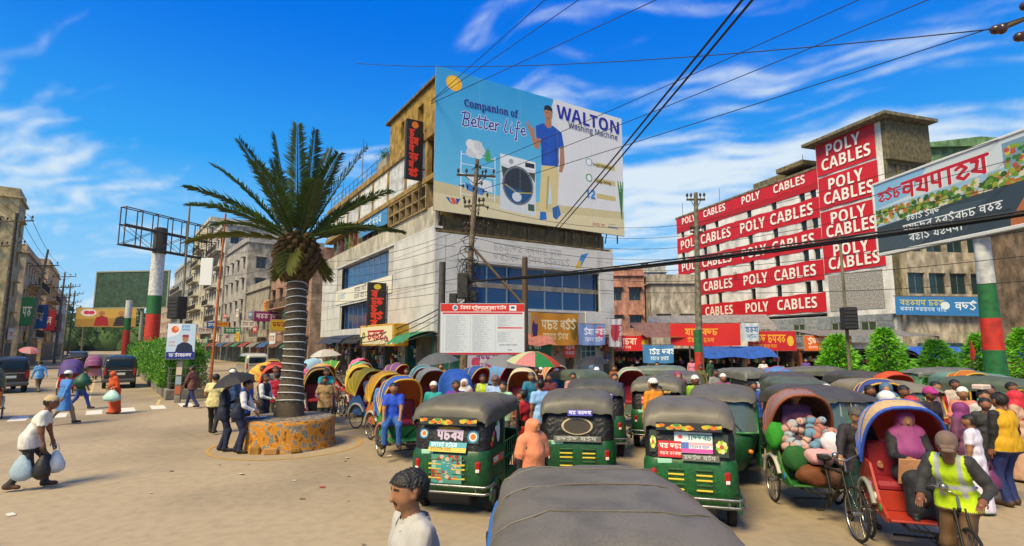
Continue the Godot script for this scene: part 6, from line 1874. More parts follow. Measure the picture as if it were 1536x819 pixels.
		g = Geo.new(); g.ball(Vector3(0.12, 1.06, -1.6), Vector3(0.045, 0.04, 0.045), 10, 6)
		rik.bell = g.mesh()
		g = Geo.new(); g.ball(Vector3(0, 0.90, -0.9), Vector3(0.1, 0.05, 0.15), 10, 6)
		rik.saddle = g.mesh()
		g = Geo.new(); g.bar(Vector3(0.02, 0.32, -1.1), Vector3(0.1, 0.17, -1.02), 0.012); g.box(Vector3(0.16, 0.17, -1.02), Vector3(0.1, 0.025, 0.07), 0.008); g.bar(Vector3(-0.02, 0.32, -1.1), Vector3(-0.1, 0.47, -1.18), 0.012); g.box(Vector3(-0.16, 0.47, -1.18), Vector3(0.1, 0.025, 0.07), 0.008)
		g.lathe([[0.09, -0.004], [0.095, 0.0], [0.09, 0.004], [0.02, 0.004]], 16, Vector3(0.05, 0.32, -1.1), Basis(Vector3.BACK, PI / 2))
		rik.pedal = g.mesh()
	for p in [Vector3(-0.49, 0.355, 0), Vector3(0.49, 0.355, 0), Vector3(0, 0.355, -1.85)]:
		var w := obj("wheel", rik.tyre, rub, t, p)
		obj("rim", rik.rim, chrome, w)
	obj("frame", rik.frame, fr, t); obj("handlebar", rik.bar, chrome, t); obj("bell", rik.bell, chrome, t); obj("saddle", rik.saddle, rub, t); obj("pedal_crank", rik.pedal, fr, t)
	obj("seat", rik.seat, mat(o.get("seat", "8a1c2a"), 0.5, "cloth", 6.0, 0.0, {"world": false}), t); obj("tub", rik.tub, side, t); obj("side_panel", rik.side, side, t); obj("mudguard", rik.guard, mat(o.get("guard", "b8b4a8"), 0.5, "cloth", 6.0), t)
	var hd := obj("hood", rik.hood, outer, t)
	obj("lining", rik.lining, inner, hd); obj("front_rib", rik.rib, trim, hd); obj("fringe", rik.fringe, trim, hd)
	for r in rik.ribs: obj("rib", r, trim, hd)
	# painted flowers and studs on the sides
	var dec := ["c8202c", "e0c030", "2f7fc8", "2f8a3c", "e8e2d4", "c85a9a"]
	for s in [-1, 1]:
		for k in 5:
			var g := Geo.new(); g.ball(Vector3(s * 0.46, 0.52 + 0.1 * (k % 3), -0.5 + k * 0.19), Vector3(0.012, 0.05, 0.06), 8, 4)
			obj("painted_flower", g, mat(dec[(k + int(pos.x * 3)) % 6], 0.4), t)
	return t

func van(label: String, pos: Vector3, turn: float, col: String, L := 4.2) -> Node3D:
	var t := thing("microbus", label, "van", pos, turn, "microbuses on the avenue")
	var paint := mat(col, 0.22, "", 1, 0.1, {"coat": 0.8})
	var gl := glass("0c1116", 0.04)
	var g := Geo.new()
	var rings := []
	for p in [[-L / 2, 0.42, 0.95, 0.62], [-L / 2 + 0.1, 0.36, 1.08, 0.76], [-L / 2 + 0.75, 0.34, 1.35, 0.80], [-L / 2 + 1.15, 0.34, 1.78, 0.80], [-0.3, 0.33, 1.92, 0.82], [L / 2 - 0.5, 0.33, 1.92, 0.82], [L / 2 - 0.12, 0.36, 1.86, 0.81], [L / 2, 0.42, 1.70, 0.76]]:
		var ring := []
		for k in 28:
			var a := TAU * k / 28.0
			var c := cos(a)
			var s := sin(a)
			var yy: float = (p[1] + p[2]) / 2 + signf(s) * pow(absf(s), 0.3) * (p[2] - p[1]) / 2
			var tum := 1.0 - 0.10 * clampf((yy - 1.1) / 0.8, 0, 1)
			ring.append(Vector3(signf(c) * pow(absf(c), 0.3) * p[3] * tum, yy, p[0]))
		rings.append(ring)
	g.loft(rings, true, true)
	obj("body", g, paint, t)
	g = Geo.new(); g.box(Vector3(0, 1.45, L / 2 - 0.04), Vector3(1.22, 0.52, 0.12), 0.06, Basis(Vector3.RIGHT, -0.12))
	obj("rear_window", g, gl, t)
	for s in [-1, 1]:
		for k in 3:
			g = Geo.new(); g.box(Vector3(s * 0.775, 1.46, -0.55 + k * 0.92), Vector3(0.05, 0.46, 0.82), 0.02, Basis(Vector3.BACK, s * 0.11))
			obj("side_window", g, gl, t)
		g = Geo.new(); g.box(Vector3(s * 0.70, 0.98, L / 2 - 0.03), Vector3(0.12, 0.42, 0.1), 0.03)
		obj("tail_light", g, mat("a31712", 0.2), t)
	g = Geo.new(); g.box(Vector3(0, 1.4, -L / 2 + 0.95), Vector3(1.3, 0.03, 0.6), 0.01, Basis(Vector3.RIGHT, 0.83))
	obj("windscreen", g, gl, t)
	g = Geo.new(); g.box(Vector3(0, 0.48, L / 2 + 0.02), Vector3(1.56, 0.2, 0.14), 0.05)
	obj("bumper", g, mat("5a5c5e", 0.35, "", 1, 0.5), t)
	g = Geo.new(); g.box(Vector3(0, 0.86, L / 2 + 0.005), Vector3(0.5, 0.13, 0.03), 0.005)
	obj("number_plate", g, mat("c9cfc4", 0.5), t)
	g = Geo.new(); g.box(Vector3(0, 1.06, L / 2 + 0.0), Vector3(1.2, 0.05, 0.04), 0.01)
	obj("chrome_strip", g, mat("b8bcbe", 0.2, "", 1, 0.9), t)
	for s in [-1, 1]:
		for z in [-L / 2 + 0.75, L / 2 - 0.75]: wheel(t, Vector3(s * 0.72, 0.31, z), 0.31, 0.2, mat("161514", 0.85), mat("77797a", 0.35, "", 1, 0.7))
	return t

func sticker_prints() -> Array:
	var out := []
	var r := RandomNumberGenerator.new(); r.seed = 3
	# 0: valance with yellow and green ornament
	var p := Print.new(256, 48, Color("23241f"))
	for k in 26: p.ell(r.randf(), 0.3 + r.randf() * 0.5, 0.05, 0.2, [Color("c8a21c"), Color("8aa82c"), Color("c8641c"), Color("3f7a3a")][r.randi() % 4])
	out.append(p.tex())
	# 1: lilac lettering on black
	p = Print.new(256, 128, Color("1a1a1e")); p.bangla(0.1, 0.2, 0.6, [4], Color("b8a8c0"), 11, 0.24); p.ell(0.5, 0.12, 0.4, 0.1, Color("a8801c"))
	out.append(p.tex())
	# 2: target disc
	p = Print.new(96, 96, Color("16181c")); p.ell(0.5, 0.5, 0.46, 0.46, Color("2f7fa8")); p.ell(0.5, 0.5, 0.32, 0.32, Color("d8d4c4")); p.ell(0.5, 0.5, 0.22, 0.22, Color("d8641c"))
	out.append(p.tex())
	# 3: blue and yellow strip
	p = Print.new(256, 64, Color("1f8a9a")); p.rect(0, 0.55, 1, 0.45, Color("c8a81c")); p.bangla(0.05, 0.08, 0.4, [5, 4], Color("d8ecec"), 19); p.bangla(0.05, 0.58, 0.3, [6, 3], Color("5a3a1c"), 20)
	out.append(p.tex())
	# 4: painted back panel
	p = Print.new(256, 192, Color("4f8a7a"))
	for k in 60: p.ell(r.randf(), r.randf(), 0.07, 0.07, [Color("3f9a9a"), Color("b85a2c"), Color("c8a890"), Color("7fb8b0"), Color("8a3a2c")][r.randi() % 5])
	p.bangla(0.3, 0.3, 0.3, [3], Color("2a8f9a"), 22, 0.2)
	out.append(p.tex())
	# 5: white and teal advertisement
	p = Print.new(256, 144, Color("c8d4d8")); p.bangla(0.36, 0.1, 0.28, [6], Color("2f7a6a"), 23, 0.2); p.ell(0.16, 0.25, 0.06, 0.1, Color("c8463c")); p.rect(0, 0.5, 0.38, 0.3, Color("4a6ab0")); p.rect(0.38, 0.5, 0.62, 0.12, Color("d89aa0")); p.rect(0, 0.8, 1, 0.2, Color("c04a9a")); p.bangla(0.4, 0.64, 0.14, [5, 3], Color("6a4a8a"), 24)
	out.append(p.tex())
	# 6: red advertisement
	p = Print.new(160, 128, Color("b81f24")); p.bangla(0.08, 0.15, 0.3, [2, 4], Color("f0d8d4"), 25, 0.18); p.bangla(0.08, 0.65, 0.2, [3, 5], Color("f0d8d4"), 26)
	out.append(p.tex())
	# 7: flower
	p = Print.new(96, 160, Color("1d2a1c"))
	for k in 9: p.ell(0.5 + 0.28 * cos(k * 0.7), 0.55 + 0.2 * sin(k * 0.7), 0.16, 0.1, [Color("c8c02c"), Color("7fa82c"), Color("d8d49a")][k % 3])
	p.ell(0.5, 0.55, 0.16, 0.1, Color("b83a2c"))
	out.append(p.tex())
	# 8: faint white letters on black
	p = Print.new(256, 64, Color("1a1b1d")); p.bangla(0.05, 0.15, 0.6, [4, 3], Color("8a9090"), 27, 0.16)
	out.append(p.tex())
	# 9: orange side strip
	p = Print.new(256, 64, Color("c8501c")); p.bangla(0.06, 0.15, 0.62, [4], Color("dce4e0"), 28, 0.22); p.ell(0.9, 0.5, 0.07, 0.3, Color("3f8ac0"))
	out.append(p.tex())
	# 10: lilac plate
	p = Print.new(160, 48, Color("4a4aa8")); p.bangla(0.06, 0.15, 0.6, [2, 4], Color("d4d4f0"), 29, 0.2)
	out.append(p.tex())
	return out

func vehicles() -> void:
	var P := sticker_prints()
	# the taxi in front of the camera: dusty canvas roof seen from above
	var a := auto_rickshaw("auto rickshaw with a broad dusty grey canvas roof and blue side strap", Vector3(0.53, 0, -3.62), 0.0, {"roof": "6c665b", "seams": [-0.5, 0.1, 0.66]})
	obj("side_strap", Geo.new().tube([Vector3(-0.63, 1.40, -0.75), Vector3(-0.655, 1.36, -0.5), Vector3(-0.665, 1.3, 0.3)], [0.03, 0.035, 0.035], 6), mat("2a62a8", 0.6), a)
	# painted green taxi
	a = auto_rickshaw("green auto rickshaw with painted black back and orange side stickers", Vector3(-0.66, 0, -10.0), deg_to_rad(-16), {"roof": "5c584c"})
	sticker(a, 0.0, 1.41, 0.95, 0.12, P[0], 0.11); sticker(a, 0.0, 1.20, 0.48, 0.24, P[1], 0.012); sticker(a, -0.42, 1.20, 0.16, 0.16, P[2], 0.012); sticker(a, 0.40, 1.18, 0.2, 0.2, P[2], 0.012); sticker(a, 0.0, 1.02, 0.62, 0.14, P[3], 0.012); sticker(a, 0.0, 0.70, 0.5, 0.42, P[4])
	var g := Geo.new(); g.quad(Vector3(0.662, 0.86, 0.98), Vector3(0.662, 0.86, 0.42), Vector3(0.662, 0.74, 0.42), Vector3(0.662, 0.74, 0.98))
	obj("sticker", g, print_mat(P[9]), a)
	for k in 6:
		g = Geo.new(); g.ball(Vector3(0.632, 1.05 + 0.07 * k, 0.95 - 0.05 * (k % 3) - 0.22 * (k / 3)), Vector3(0.006, 0.045, 0.06), 8, 4)
		obj("flower_sticker", g, mat(["c83a2c", "d8a82c", "c84a6a", "d8d4c0", "5a8a3a", "d8742c"][k], 0.5), a)
	g = Geo.new(); g.ball(Vector3(0.632, 1.2, 0.62), Vector3(0.006, 0.17, 0.09), 12, 6)
	obj("oval_sticker", g, mat("c9d4d0", 0.5), a)
	# dark curtained taxi
	a = auto_rickshaw("auto rickshaw with a small oval rear window in its plain black curtain", Vector3(1.28, 0, -10.9), deg_to_rad(-8), {"roof": "605c52"})
	sticker(a, 0.05, 1.43, 0.42, 0.1, P[10], 0.1); sticker(a, 0.0, 1.0, 0.8, 0.09, P[8], 0.012)
	g = Geo.new(); g.lathe([[0.26, -0.012], [0.27, 0.0], [0.24, 0.012], [0.23, 0.0]], 24, Vector3(0, 1.2, 1.172), Basis(Vector3.RIGHT, PI / 2 - 0.2) * Basis.from_scale(Vector3(1, 1, 0.55)))
	var wf := obj("oval_window", g, mat("b8a888", 0.6), a)
	g = Geo.new(); g.lathe([[0.235, 0.0], [0.01, 0.003]], 24, Vector3(0, 1.2, 1.175), Basis(Vector3.RIGHT, PI / 2 - 0.2) * Basis.from_scale(Vector3(1, 1, 0.55)))
	obj("pane", g, glass("4a3f2a", 0.1), wf)
	# taxi plastered with advertisements
	a = auto_rickshaw("green auto rickshaw with red and white advertisements across its back", Vector3(2.88, 0, -9.3), deg_to_rad(-17), {"roof": "686256"})
	sticker(a, 0.0, 1.42, 0.9, 0.11, P[0], 0.105); sticker(a, 0.06, 1.20, 0.52, 0.28, P[5], 0.014); sticker(a, -0.27, 1.10, 0.32, 0.22, P[6], 0.02); sticker(a, 0.44, 1.17, 0.18, 0.3, P[7], 0.014); sticker(a, -0.5, 1.2, 0.1, 0.3, P[7], 0.008); sticker(a, 0.15, 1.0, 0.5, 0.08, P[8], 0.014)
	# the rest of the jam
	var jam := [
		["auto rickshaw with a grey patched roof just ahead of the oval windowed one", 2.05, -14.2, -4, {}],
		["green auto rickshaw facing out with a barred windscreen beside the advertising one", 4.3, -11.5, 160, {}],
		["green auto rickshaw facing out behind the loaded cycle rickshaw", 6.2, -11.4, 186, {}],
		["auto rickshaw with a yellow windscreen frame behind the turbaned man", 8.9, -13.4, 192, {"trim": "c89a1c"}],
		["auto rickshaw with a yellow brow next to the green fronted one", 8.3, -16.8, 168, {"trim": "c89a1c"}],
		["green fronted auto rickshaw half hidden by the blue hooded cycle rickshaw", 7.3, -14.4, 170, {}],
		["auto rickshaw with an ochre brow at the kerb end of the crowd", 12.6, -14.6, 200, {"trim": "c89a1c"}],
		["auto rickshaw behind the plum hooded lady's shoulder by the trees", 11.0, -17.6, 182, {}],
		["pale roofed auto rickshaw under the striped billboard pole", 14.0, -17.0, 175, {"roof": "6f9488"}],
		["auto rickshaw second in the lane leading to the power pole", 4.0, -15.2, -20, {}],
		["auto rickshaw third in the lane leading to the power pole", 5.4, -18.2, -14, {}],
		["grey roofed auto rickshaw under the blue tarpaulin stalls", 8.4, -20.6, 12, {"roof": "6e6e66"}],
		["auto rickshaw farthest back before the red signed shop", 5.8, -22.6, 80, {}],
		["auto rickshaw parked before the orange signed shop", 11.6, -21.8, 85, {"roof": "65665c"}],
		["auto rickshaw waiting beside the notice board", 2.2, -19.2, 24, {}],
		["auto rickshaw parked by the planting strip end", 15.6, -20.6, 88, {"roof": "70726a"}],
		["far blue panelled auto rickshaw at the hedge on the avenue", -31.5, -45.0, 36, {"col": "1c3f6a"}],
		["lone auto rickshaw far down the avenue in dark paint", -36.5, -47.0, 34, {"col": "22262c", "roof": "1c2024"}]]
	for j in jam:
		a = auto_rickshaw(j[0], Vector3(j[1], 0, j[2]), deg_to_rad(j[3]), j[4])
		var hs: int = absi(hash(j[0]))
		sticker(a, 0.0, 1.02, 0.7, 0.1, P[[8, 3, 9][hs % 3]], 0.012)
		if hs % 2: sticker(a, 0.1, 1.42, 0.5, 0.1, P[[10, 0][hs % 4 / 2]], 0.105)
		if hs % 3: sticker(a, -0.2, 1.2, 0.34, 0.2, P[[5, 6, 1][hs % 5 % 3]], 0.014)
	# cycle rickshaws
	var r := [
		["cycle rickshaw with open brown hood piled with bundles and cloth", 4.85, -9.55, 172, {"hood": "8a6a6a", "inside": "6a3a2a", "side": "2f6a2c", "trim": "8a4a24", "frame": "2a2a22"}],
		["cycle rickshaw with a blue edged hood lined in red carrying the plum veiled lady", 5.32, -7.75, 161.5, {"hood": "c8a87a", "inside": "b8281a", "side": "a8321c", "trim": "2450b0", "guard": "8a8a80"}],
		["cycle rickshaw with yellow edged orange hood behind the rider in a blue shirt", -2.65, -13.57, -148, {"hood": "2f56a8", "inside": "c8641c", "side": "2f8a3c", "trim": "d8a81c", "guard": "b07a6a"}],
		["cycle rickshaw with scarlet hood lining just behind the blue shirted rider's", -3.5, -15.9, -142, {"hood": "c8902c", "inside": "b81c1c", "side": "c8761c", "trim": "d8b42c"}],
		["cycle rickshaw with black hood ridden by the man in turquoise", -6.5, -19.0, -150, {"hood": "2a2622", "inside": "17120f", "side": "1f1c1a", "trim": "c89a3a"}],
		["cycle rickshaw with red seat and a passenger in white beside the orange hood", -4.55, -18.0, -128, {"hood": "a8901c", "inside": "b82420", "side": "2f5f9a", "trim": "d8c04a"}],
		["cycle rickshaw with peaked tan hood behind the palm trunk", -7.4, -22.0, -140, {"hood": "b89a70", "inside": "8a2a1c", "side": "6a3a1c"}],
		["cycle rickshaw with a bright blue painted hood under the notice board", -1.75, -17.2, 20, {"hood": "2456b0", "inside": "1c2a4a", "side": "c8b02c", "trim": "3a7ac8"}],
		["cycle rickshaw with cream hood and orange lining facing out near the parasol", 0.35, -17.8, 176, {"hood": "c8b89a", "inside": "b85a24", "side": "8a5a2c", "trim": "d8c8a8"}],
		["cycle rickshaw with a round red lined hood between the taxis", 3.9, -18.4, 178, {"hood": "8a9a8a", "inside": "b8281c", "side": "5a6a5a", "trim": "b8b49a"}],
		["cycle rickshaw with a gold edged blue hood near the grey haired men", 8.05, -12.3, 168, {"hood": "3a4a8a", "inside": "1c2444", "side": "b8902c", "trim": "c89a2c"}],
		["cycle rickshaw with a sky blue hood turned away by the conical trees", 9.2, -19.6, 20, {"hood": "4a7ab8", "inside": "8a1c1c", "side": "a82424", "trim": "c83a2c"}],
		["cycle rickshaw with an orange padded back beside the white cloaked man", 10.6, -15.6, 172, {"hood": "c8501c", "inside": "c84a1c", "side": "2f8a8a", "trim": "b8301c"}],
		["cycle rickshaw with pink lining at the edge of the crowd", 13.2, -16.2, 180, {"hood": "b8641c", "inside": "b04a5a", "side": "b83a2c", "trim": "c8a02c"}],
		["empty cycle rickshaw waiting at the far kerb by the microbus", -18.3, -19.6, 40, {"hood": "3a4a44", "inside": "8a3a1c", "side": "c87a2c", "trim": "8a8a5a"}],
		["cycle rickshaw with a red back plate heading up the avenue", -22.3, -28.4, 34, {"hood": "4a3a7a", "inside": "8a1c2a", "side": "c81c24", "trim": "8a4a8a"}],
		["cycle rickshaw of many colours crossing behind the cream shirted man", -10.6, -24.5, -60, {"hood": "c8a02c", "inside": "c83a5a", "side": "3a8a4a", "trim": "c8305a"}],
		["cycle rickshaw with green hood beyond the crossing", -8.6, -27.0, -80, {"hood": "3f8a3c", "inside": "c8902c", "side": "c8401c", "trim": "e0c84a"}],
		["cycle rickshaw with pale blue hood in the queue along the avenue shops", -10.9, -31.0, -40, {"hood": "8ab0c8", "inside": "4a2a2a", "side": "c8b04a", "trim": "c8c8c0"}],
		["cycle rickshaw with a plain grey hood by the avenue shops", -14.0, -36.0, -40, {"hood": "8a8a86", "inside": "5a2a2a", "side": "8a6a3a"}],
		["cycle rickshaw with violet hood carrying cloth up the avenue", -28.5, -38.2, 36, {"hood": "7a3a6a", "inside": "5a2a3a", "side": "b87a8a", "trim": "c8a0b0"}]]
	for k in r: cycle_rickshaw(k[0], Vector3(k[1], 0, k[2]), deg_to_rad(k[3]), k[4])
		# the packed queue before the corner shops
	var rng := RandomNumberGenerator.new(); rng.seed = 17
	var hc := ["c8a02c", "2f7a8a", "b84a2c", "6a3a7a", "3a8a4a", "8a2a2a", "2f4f9a", "c8b89a", "c86a9a", "5a5a54", "d07a2c", "4a8ac0"]
	var hn := ["gold", "teal", "brick red", "violet", "leaf green", "maroon", "navy", "cream", "pink", "charcoal", "amber", "azure"]
	for k in 12:
		var q: Vector3 = [Vector3(-5.6, 0, -20.8), Vector3(-3.2, 0, -20.4), Vector3(-8.6, 0, -20.4), Vector3(-4.6, 0, -22.8), Vector3(-6.6, 0, -24.6), Vector3(-9.9, 0, -23.6), Vector3(-1.2, 0, -19.9), Vector3(-2.6, 0, -18.3), Vector3(-8.2, 0, -30.4), Vector3(-12.2, 0, -28.6), Vector3(1.7, 0, -21.8), Vector3(-0.3, 0, -22.4)][k]
		cycle_rickshaw("cycle rickshaw with %s hood packed in the queue before the corner shops" % hn[k], q, deg_to_rad(rng.randf_range(-165, -110)), {"hood": hc[k], "inside": ["b8281c", "c8641c", "8a1c2a"][k % 3], "side": hc[(k + 5) % 12], "trim": ["d8b42c", "c8c8b8", "c83a2c"][k % 3]})
	van("black microbus driving away up the avenue beside the hedge", Vector3(-24.2, 0, -34.6), deg_to_rad(36), "0c0d10")
	van("black microbus with a red tail light stopped at the far kerb", Vector3(-28.3, 0, -31.2), deg_to_rad(50), "10141a", 4.5)
	van("distant dark pickup bodied van on the avenue", Vector3(-41.5, 0, -53.5), deg_to_rad(36), "14181c")
	van("pale van parked at the shops on the market side of the avenue", Vector3(-20.0, 0, -43.0), deg_to_rad(36), "b8b4a4")
# ---------------------------------------------------------------- people: one smooth skin grown round a posed skeleton
func two_bone(a: Vector3, b: Vector3, l1: float, l2: float, pole: Vector3) -> Array:
	var d := b - a
	var L := clampf(d.length(), 0.05, (l1 + l2) * 0.995)
	d = d.normalized()
	var c := (l1 * l1 + L * L - l2 * l2) / (2 * l1 * L)
	var n := (pole - d * pole.dot(d)).normalized()
	return [a + d * l1 * c + n * l1 * sqrt(maxf(0.0, 1.0 - c * c)), a + d * L]

func skeleton(o: Dictionary) -> Dictionary:
	var B := []   # [a, b, ra, rb, label]  0 skin 1 upper 2 lower 3 head cover 4 shoe 5 over-garment 9 head
	var P: Vector3 = o.get("pel", Vector3(0, 0.93, 0))
	var lean: float = o.get("lean", 0.03)
	var tw: float = o.get("twist", 0.0)
	var fat: float = o.get("fat", 1.0)
	var top: String = o.get("top", "short")
	var bot: String = o.get("bottom", "trousers")
	var scarf: bool = o.get("scarf", false)
	var dir := Vector3(0, cos(lean), -sin(lean))
	var X := Vector3(cos(tw), 0, sin(tw))
	var ch := P + dir * 0.36
	var tl := 5 if o.get("vest", false) else 1
	var hem := P.y - (0.09 if tl == 5 else 0.16)
	B.append([P - Vector3(0.075, 0.0, 0) * fat, P + Vector3(0.075, 0, 0) * fat, 0.112 * fat, 0.112 * fat, 1 if bot == "dress" else 2])
	B.append([P + dir * 0.17 - X * 0.055, P + dir * 0.17 + X * 0.055, 0.112 * fat, 0.112 * fat, tl])
	B.append([ch - X * 0.085, ch + X * 0.085, 0.112 * fat, 0.112 * fat, tl])
	B.append([P + dir * 0.46 - X * 0.11, P + dir * 0.46 + X * 0.11, 0.078, 0.078, tl])
	B.append([P, ch, 0.11 * fat, 0.11 * fat, tl])
	if top in ["long", "short"] and bot != "dress":
		for y in [0.03, -0.10]: B.append([P + Vector3(-0.072 * fat, y, 0), P + Vector3(0.072 * fat, y, 0), 0.127 * fat, 0.127 * fat, tl, hem])
	if top == "kurta" and bot != "dress":
		B.append([P + Vector3(-0.07, 0.02, 0) * fat, P + Vector3(0.07, 0.02, 0) * fat, 0.125 * fat, 0.125 * fat, 1])
		for x in [-0.06, 0.06]: B.append([P + Vector3(x, 0, 0), P + Vector3(x * 1.5, -0.6, 0), 0.125 * fat, 0.17, 1, P.y - 0.46])
	if bot == "dress":
		var f: Vector3 = (o.feet[0] + o.feet[1]) / 2
		if o.has("seated"):
			var k: Vector3 = Vector3(0, P.y + 0.02, -0.42)
			B.append([P + Vector3(-0.08, 0, 0), k + Vector3(-0.1, 0, 0), 0.12, 0.11, 1]); B.append([P + Vector3(0.08, 0, 0), k + Vector3(0.1, 0, 0), 0.12, 0.11, 1]); B.append([k + Vector3(-0.09, 0, 0), f + Vector3(-0.08, 0.06, 0), 0.1, 0.12, 1]); B.append([k + Vector3(0.09, 0, 0), f + Vector3(0.08, 0.06, 0), 0.1, 0.12, 1])
		else:
			B.append([P, Vector3(P.x * 0.5 + f.x * 0.5, 0.5, (P.z + f.z) / 2), 0.14 * fat, 0.17, 1]); B.append([Vector3(f.x, 0.5, (P.z + f.z) / 2), Vector3(f.x, 0.1, f.z), 0.17, 0.215, 1, 0.06])
	if bot == "lungi":
		var f: Vector3 = (o.feet[0] + o.feet[1]) / 2
		B.append([P, Vector3((P.x + f.x) / 2, 0.5, (P.z + f.z) / 2), 0.135, 0.16, 2]); B.append([Vector3((P.x + f.x) / 2, 0.5, (P.z + f.z) / 2), Vector3(f.x, 0.1, f.z), 0.16, 0.18, 2, 0.22])
	var hands := []
	for s in [-1, 1]:
		var k: int = 0 if s < 0 else 1
		var sh: Vector3 = P + dir * 0.475 + X * s * 0.175
		var arm := two_bone(sh, o.hands[k], 0.285, 0.255, o.get("elbow", Vector3(s * 0.55, -0.6, 0.6)) * Vector3(1 if not o.has("elbow") else s, 1, 1))
		var el: Vector3 = arm[0]
		var wr: Vector3 = arm[1]
		var ul := 1
		if o.get("shawl", false): ul = 3
		B.append([sh, sh.lerp(el, 0.62), 0.062 if ul == 1 else 0.085, 0.054 if ul == 1 else 0.09, ul])
		ul = 1
		B.append([sh.lerp(el, 0.6), el, 0.050, 0.041, 0 if top in ["short", "shortkurta"] else ul])
		B.append([el, wr, 0.041, 0.028, 0 if top in ["short", "shortkurta"] else ul])
		var hd: Vector3 = (wr - el).normalized()
		if o.has("grip"): hd = (hd + o.grip * 1.2).normalized()
		B.append([wr, wr + hd * 0.075, 0.028, 0.036, 0])
		hands.append([wr + hd * 0.07, hd, s])
		var hip: Vector3 = P + Vector3(s * 0.09, -0.02, 0)
		var leg := two_bone(hip, o.feet[k], 0.44, 0.42, o.get("knee", Vector3(s * 0.12, 0.1, -1)))
		var ll := 1 if bot == "dress" else 2
		if top in ["long", "short"] and bot != "dress" and not o.has("seated"): B.append([hip, hip.lerp(leg[0], 0.4), 0.105 * fat, 0.10 * fat, tl, hem])
		B.append([hip, leg[0], 0.088 * fat, 0.062, ll]); B.append([leg[0], leg[1], 0.062 if bot != "lungi" else 0.055, 0.05 if bot == "trousers" else 0.042, ll if bot != "lungi" else 0])
		var tz: Vector3 = o.get("toe", Vector3(s * 0.04, -0.035, -0.16))
		B.append([leg[1] + Vector3(0, -0.02, 0.03), leg[1] + tz, 0.042, 0.034, 4 if s < 0 else 10])
	var neck: Vector3 = P + dir * 0.53
	var hb := Basis(Vector3.UP, o.get("look", 0.0)) * Basis(Vector3.RIGHT, o.get("nod", -lean * 0.5))
	var hc: Vector3 = neck + dir * 0.06 + hb * Vector3(0, 0.095, -0.02)
	B.append([P + dir * 0.47, hc, 0.056, 0.05, 3 if scarf else 0])
	if scarf:
		B.append([hc + hb * Vector3(0, 0.0, 0.03), neck + Vector3(0, -0.04, 0.02), 0.105, 0.115, 3]); B.append([neck, P + dir * 0.30 + Vector3(0, 0, -0.04), 0.11, 0.165, 3]); if o.get("shawl", false): B.append([neck - dir * 0.1, P + dir * 0.1 + Vector3(0, 0, 0.03), 0.15, 0.2, 3, P.y + 0.02])
		B.append([neck + X * -0.12, neck + X * 0.12 - dir * 0.03, 0.085, 0.085, 3])
	return {"bones": B, "hc": hc, "hb": hb, "hands": hands, "neck": neck, "dir": dir}

func head_bones(hc: Vector3, hb: Basis, o: Dictionary) -> Array:
	var B := []
	var q := func(x: float, y: float, z: float) -> Vector3: return hc + hb * Vector3(x, y, z)
	var c := 0.012 if o.get("scarf", false) else 0.0
	B.append([q.call(0, 0.022, -0.018), q.call(0, 0.025, 0.03), 0.086 + c, 0.088 + c, 9])
	B.append([q.call(0, -0.03, -0.045), q.call(0, -0.072, -0.058), 0.055, 0.036, 9])
	B.append([q.call(-0.03, -0.03, -0.04), q.call(0.03, -0.03, -0.04), 0.05, 0.05, 9])
	B.append([q.call(0, 0.0, -0.098), q.call(0, -0.03, -0.114), 0.009, 0.013, 9])
	if not o.get("scarf", false):
		for s in [-1.0, 1.0]: B.append([q.call(s * 0.084, 0.012, 0.002), q.call(s * 0.086, -0.02, -0.004), 0.018, 0.014, 8])
	if o.get("cap", "") == "cap":
		B.append([q.call(0, 0.062, -0.005), q.call(0, 0.062, 0.02), 0.088, 0.088, 3]); B.append([q.call(-0.045, 0.046, -0.10), q.call(0.045, 0.046, -0.10), 0.017, 0.017, 3]); B.append([q.call(-0.04, 0.036, -0.14), q.call(0.04, 0.036, -0.14), 0.013, 0.013, 3])
	elif o.get("cap", "") == "turban":
		B.append([q.call(-0.03, 0.06, -0.02), q.call(0.03, 0.06, -0.01), 0.098, 0.098, 3]); B.append([q.call(0, 0.06, 0.03), q.call(0, 0.085, 0.0), 0.1, 0.085, 3])
	elif o.get("cap", "") == "skull":
		B.append([q.call(0, 0.055, -0.01), q.call(0, 0.06, 0.02), 0.087, 0.087, 3])
	if o.get("beard", false): B.append([q.call(0, -0.085, -0.06), q.call(0, -0.13, -0.055), 0.042, 0.026, 3])
	return B

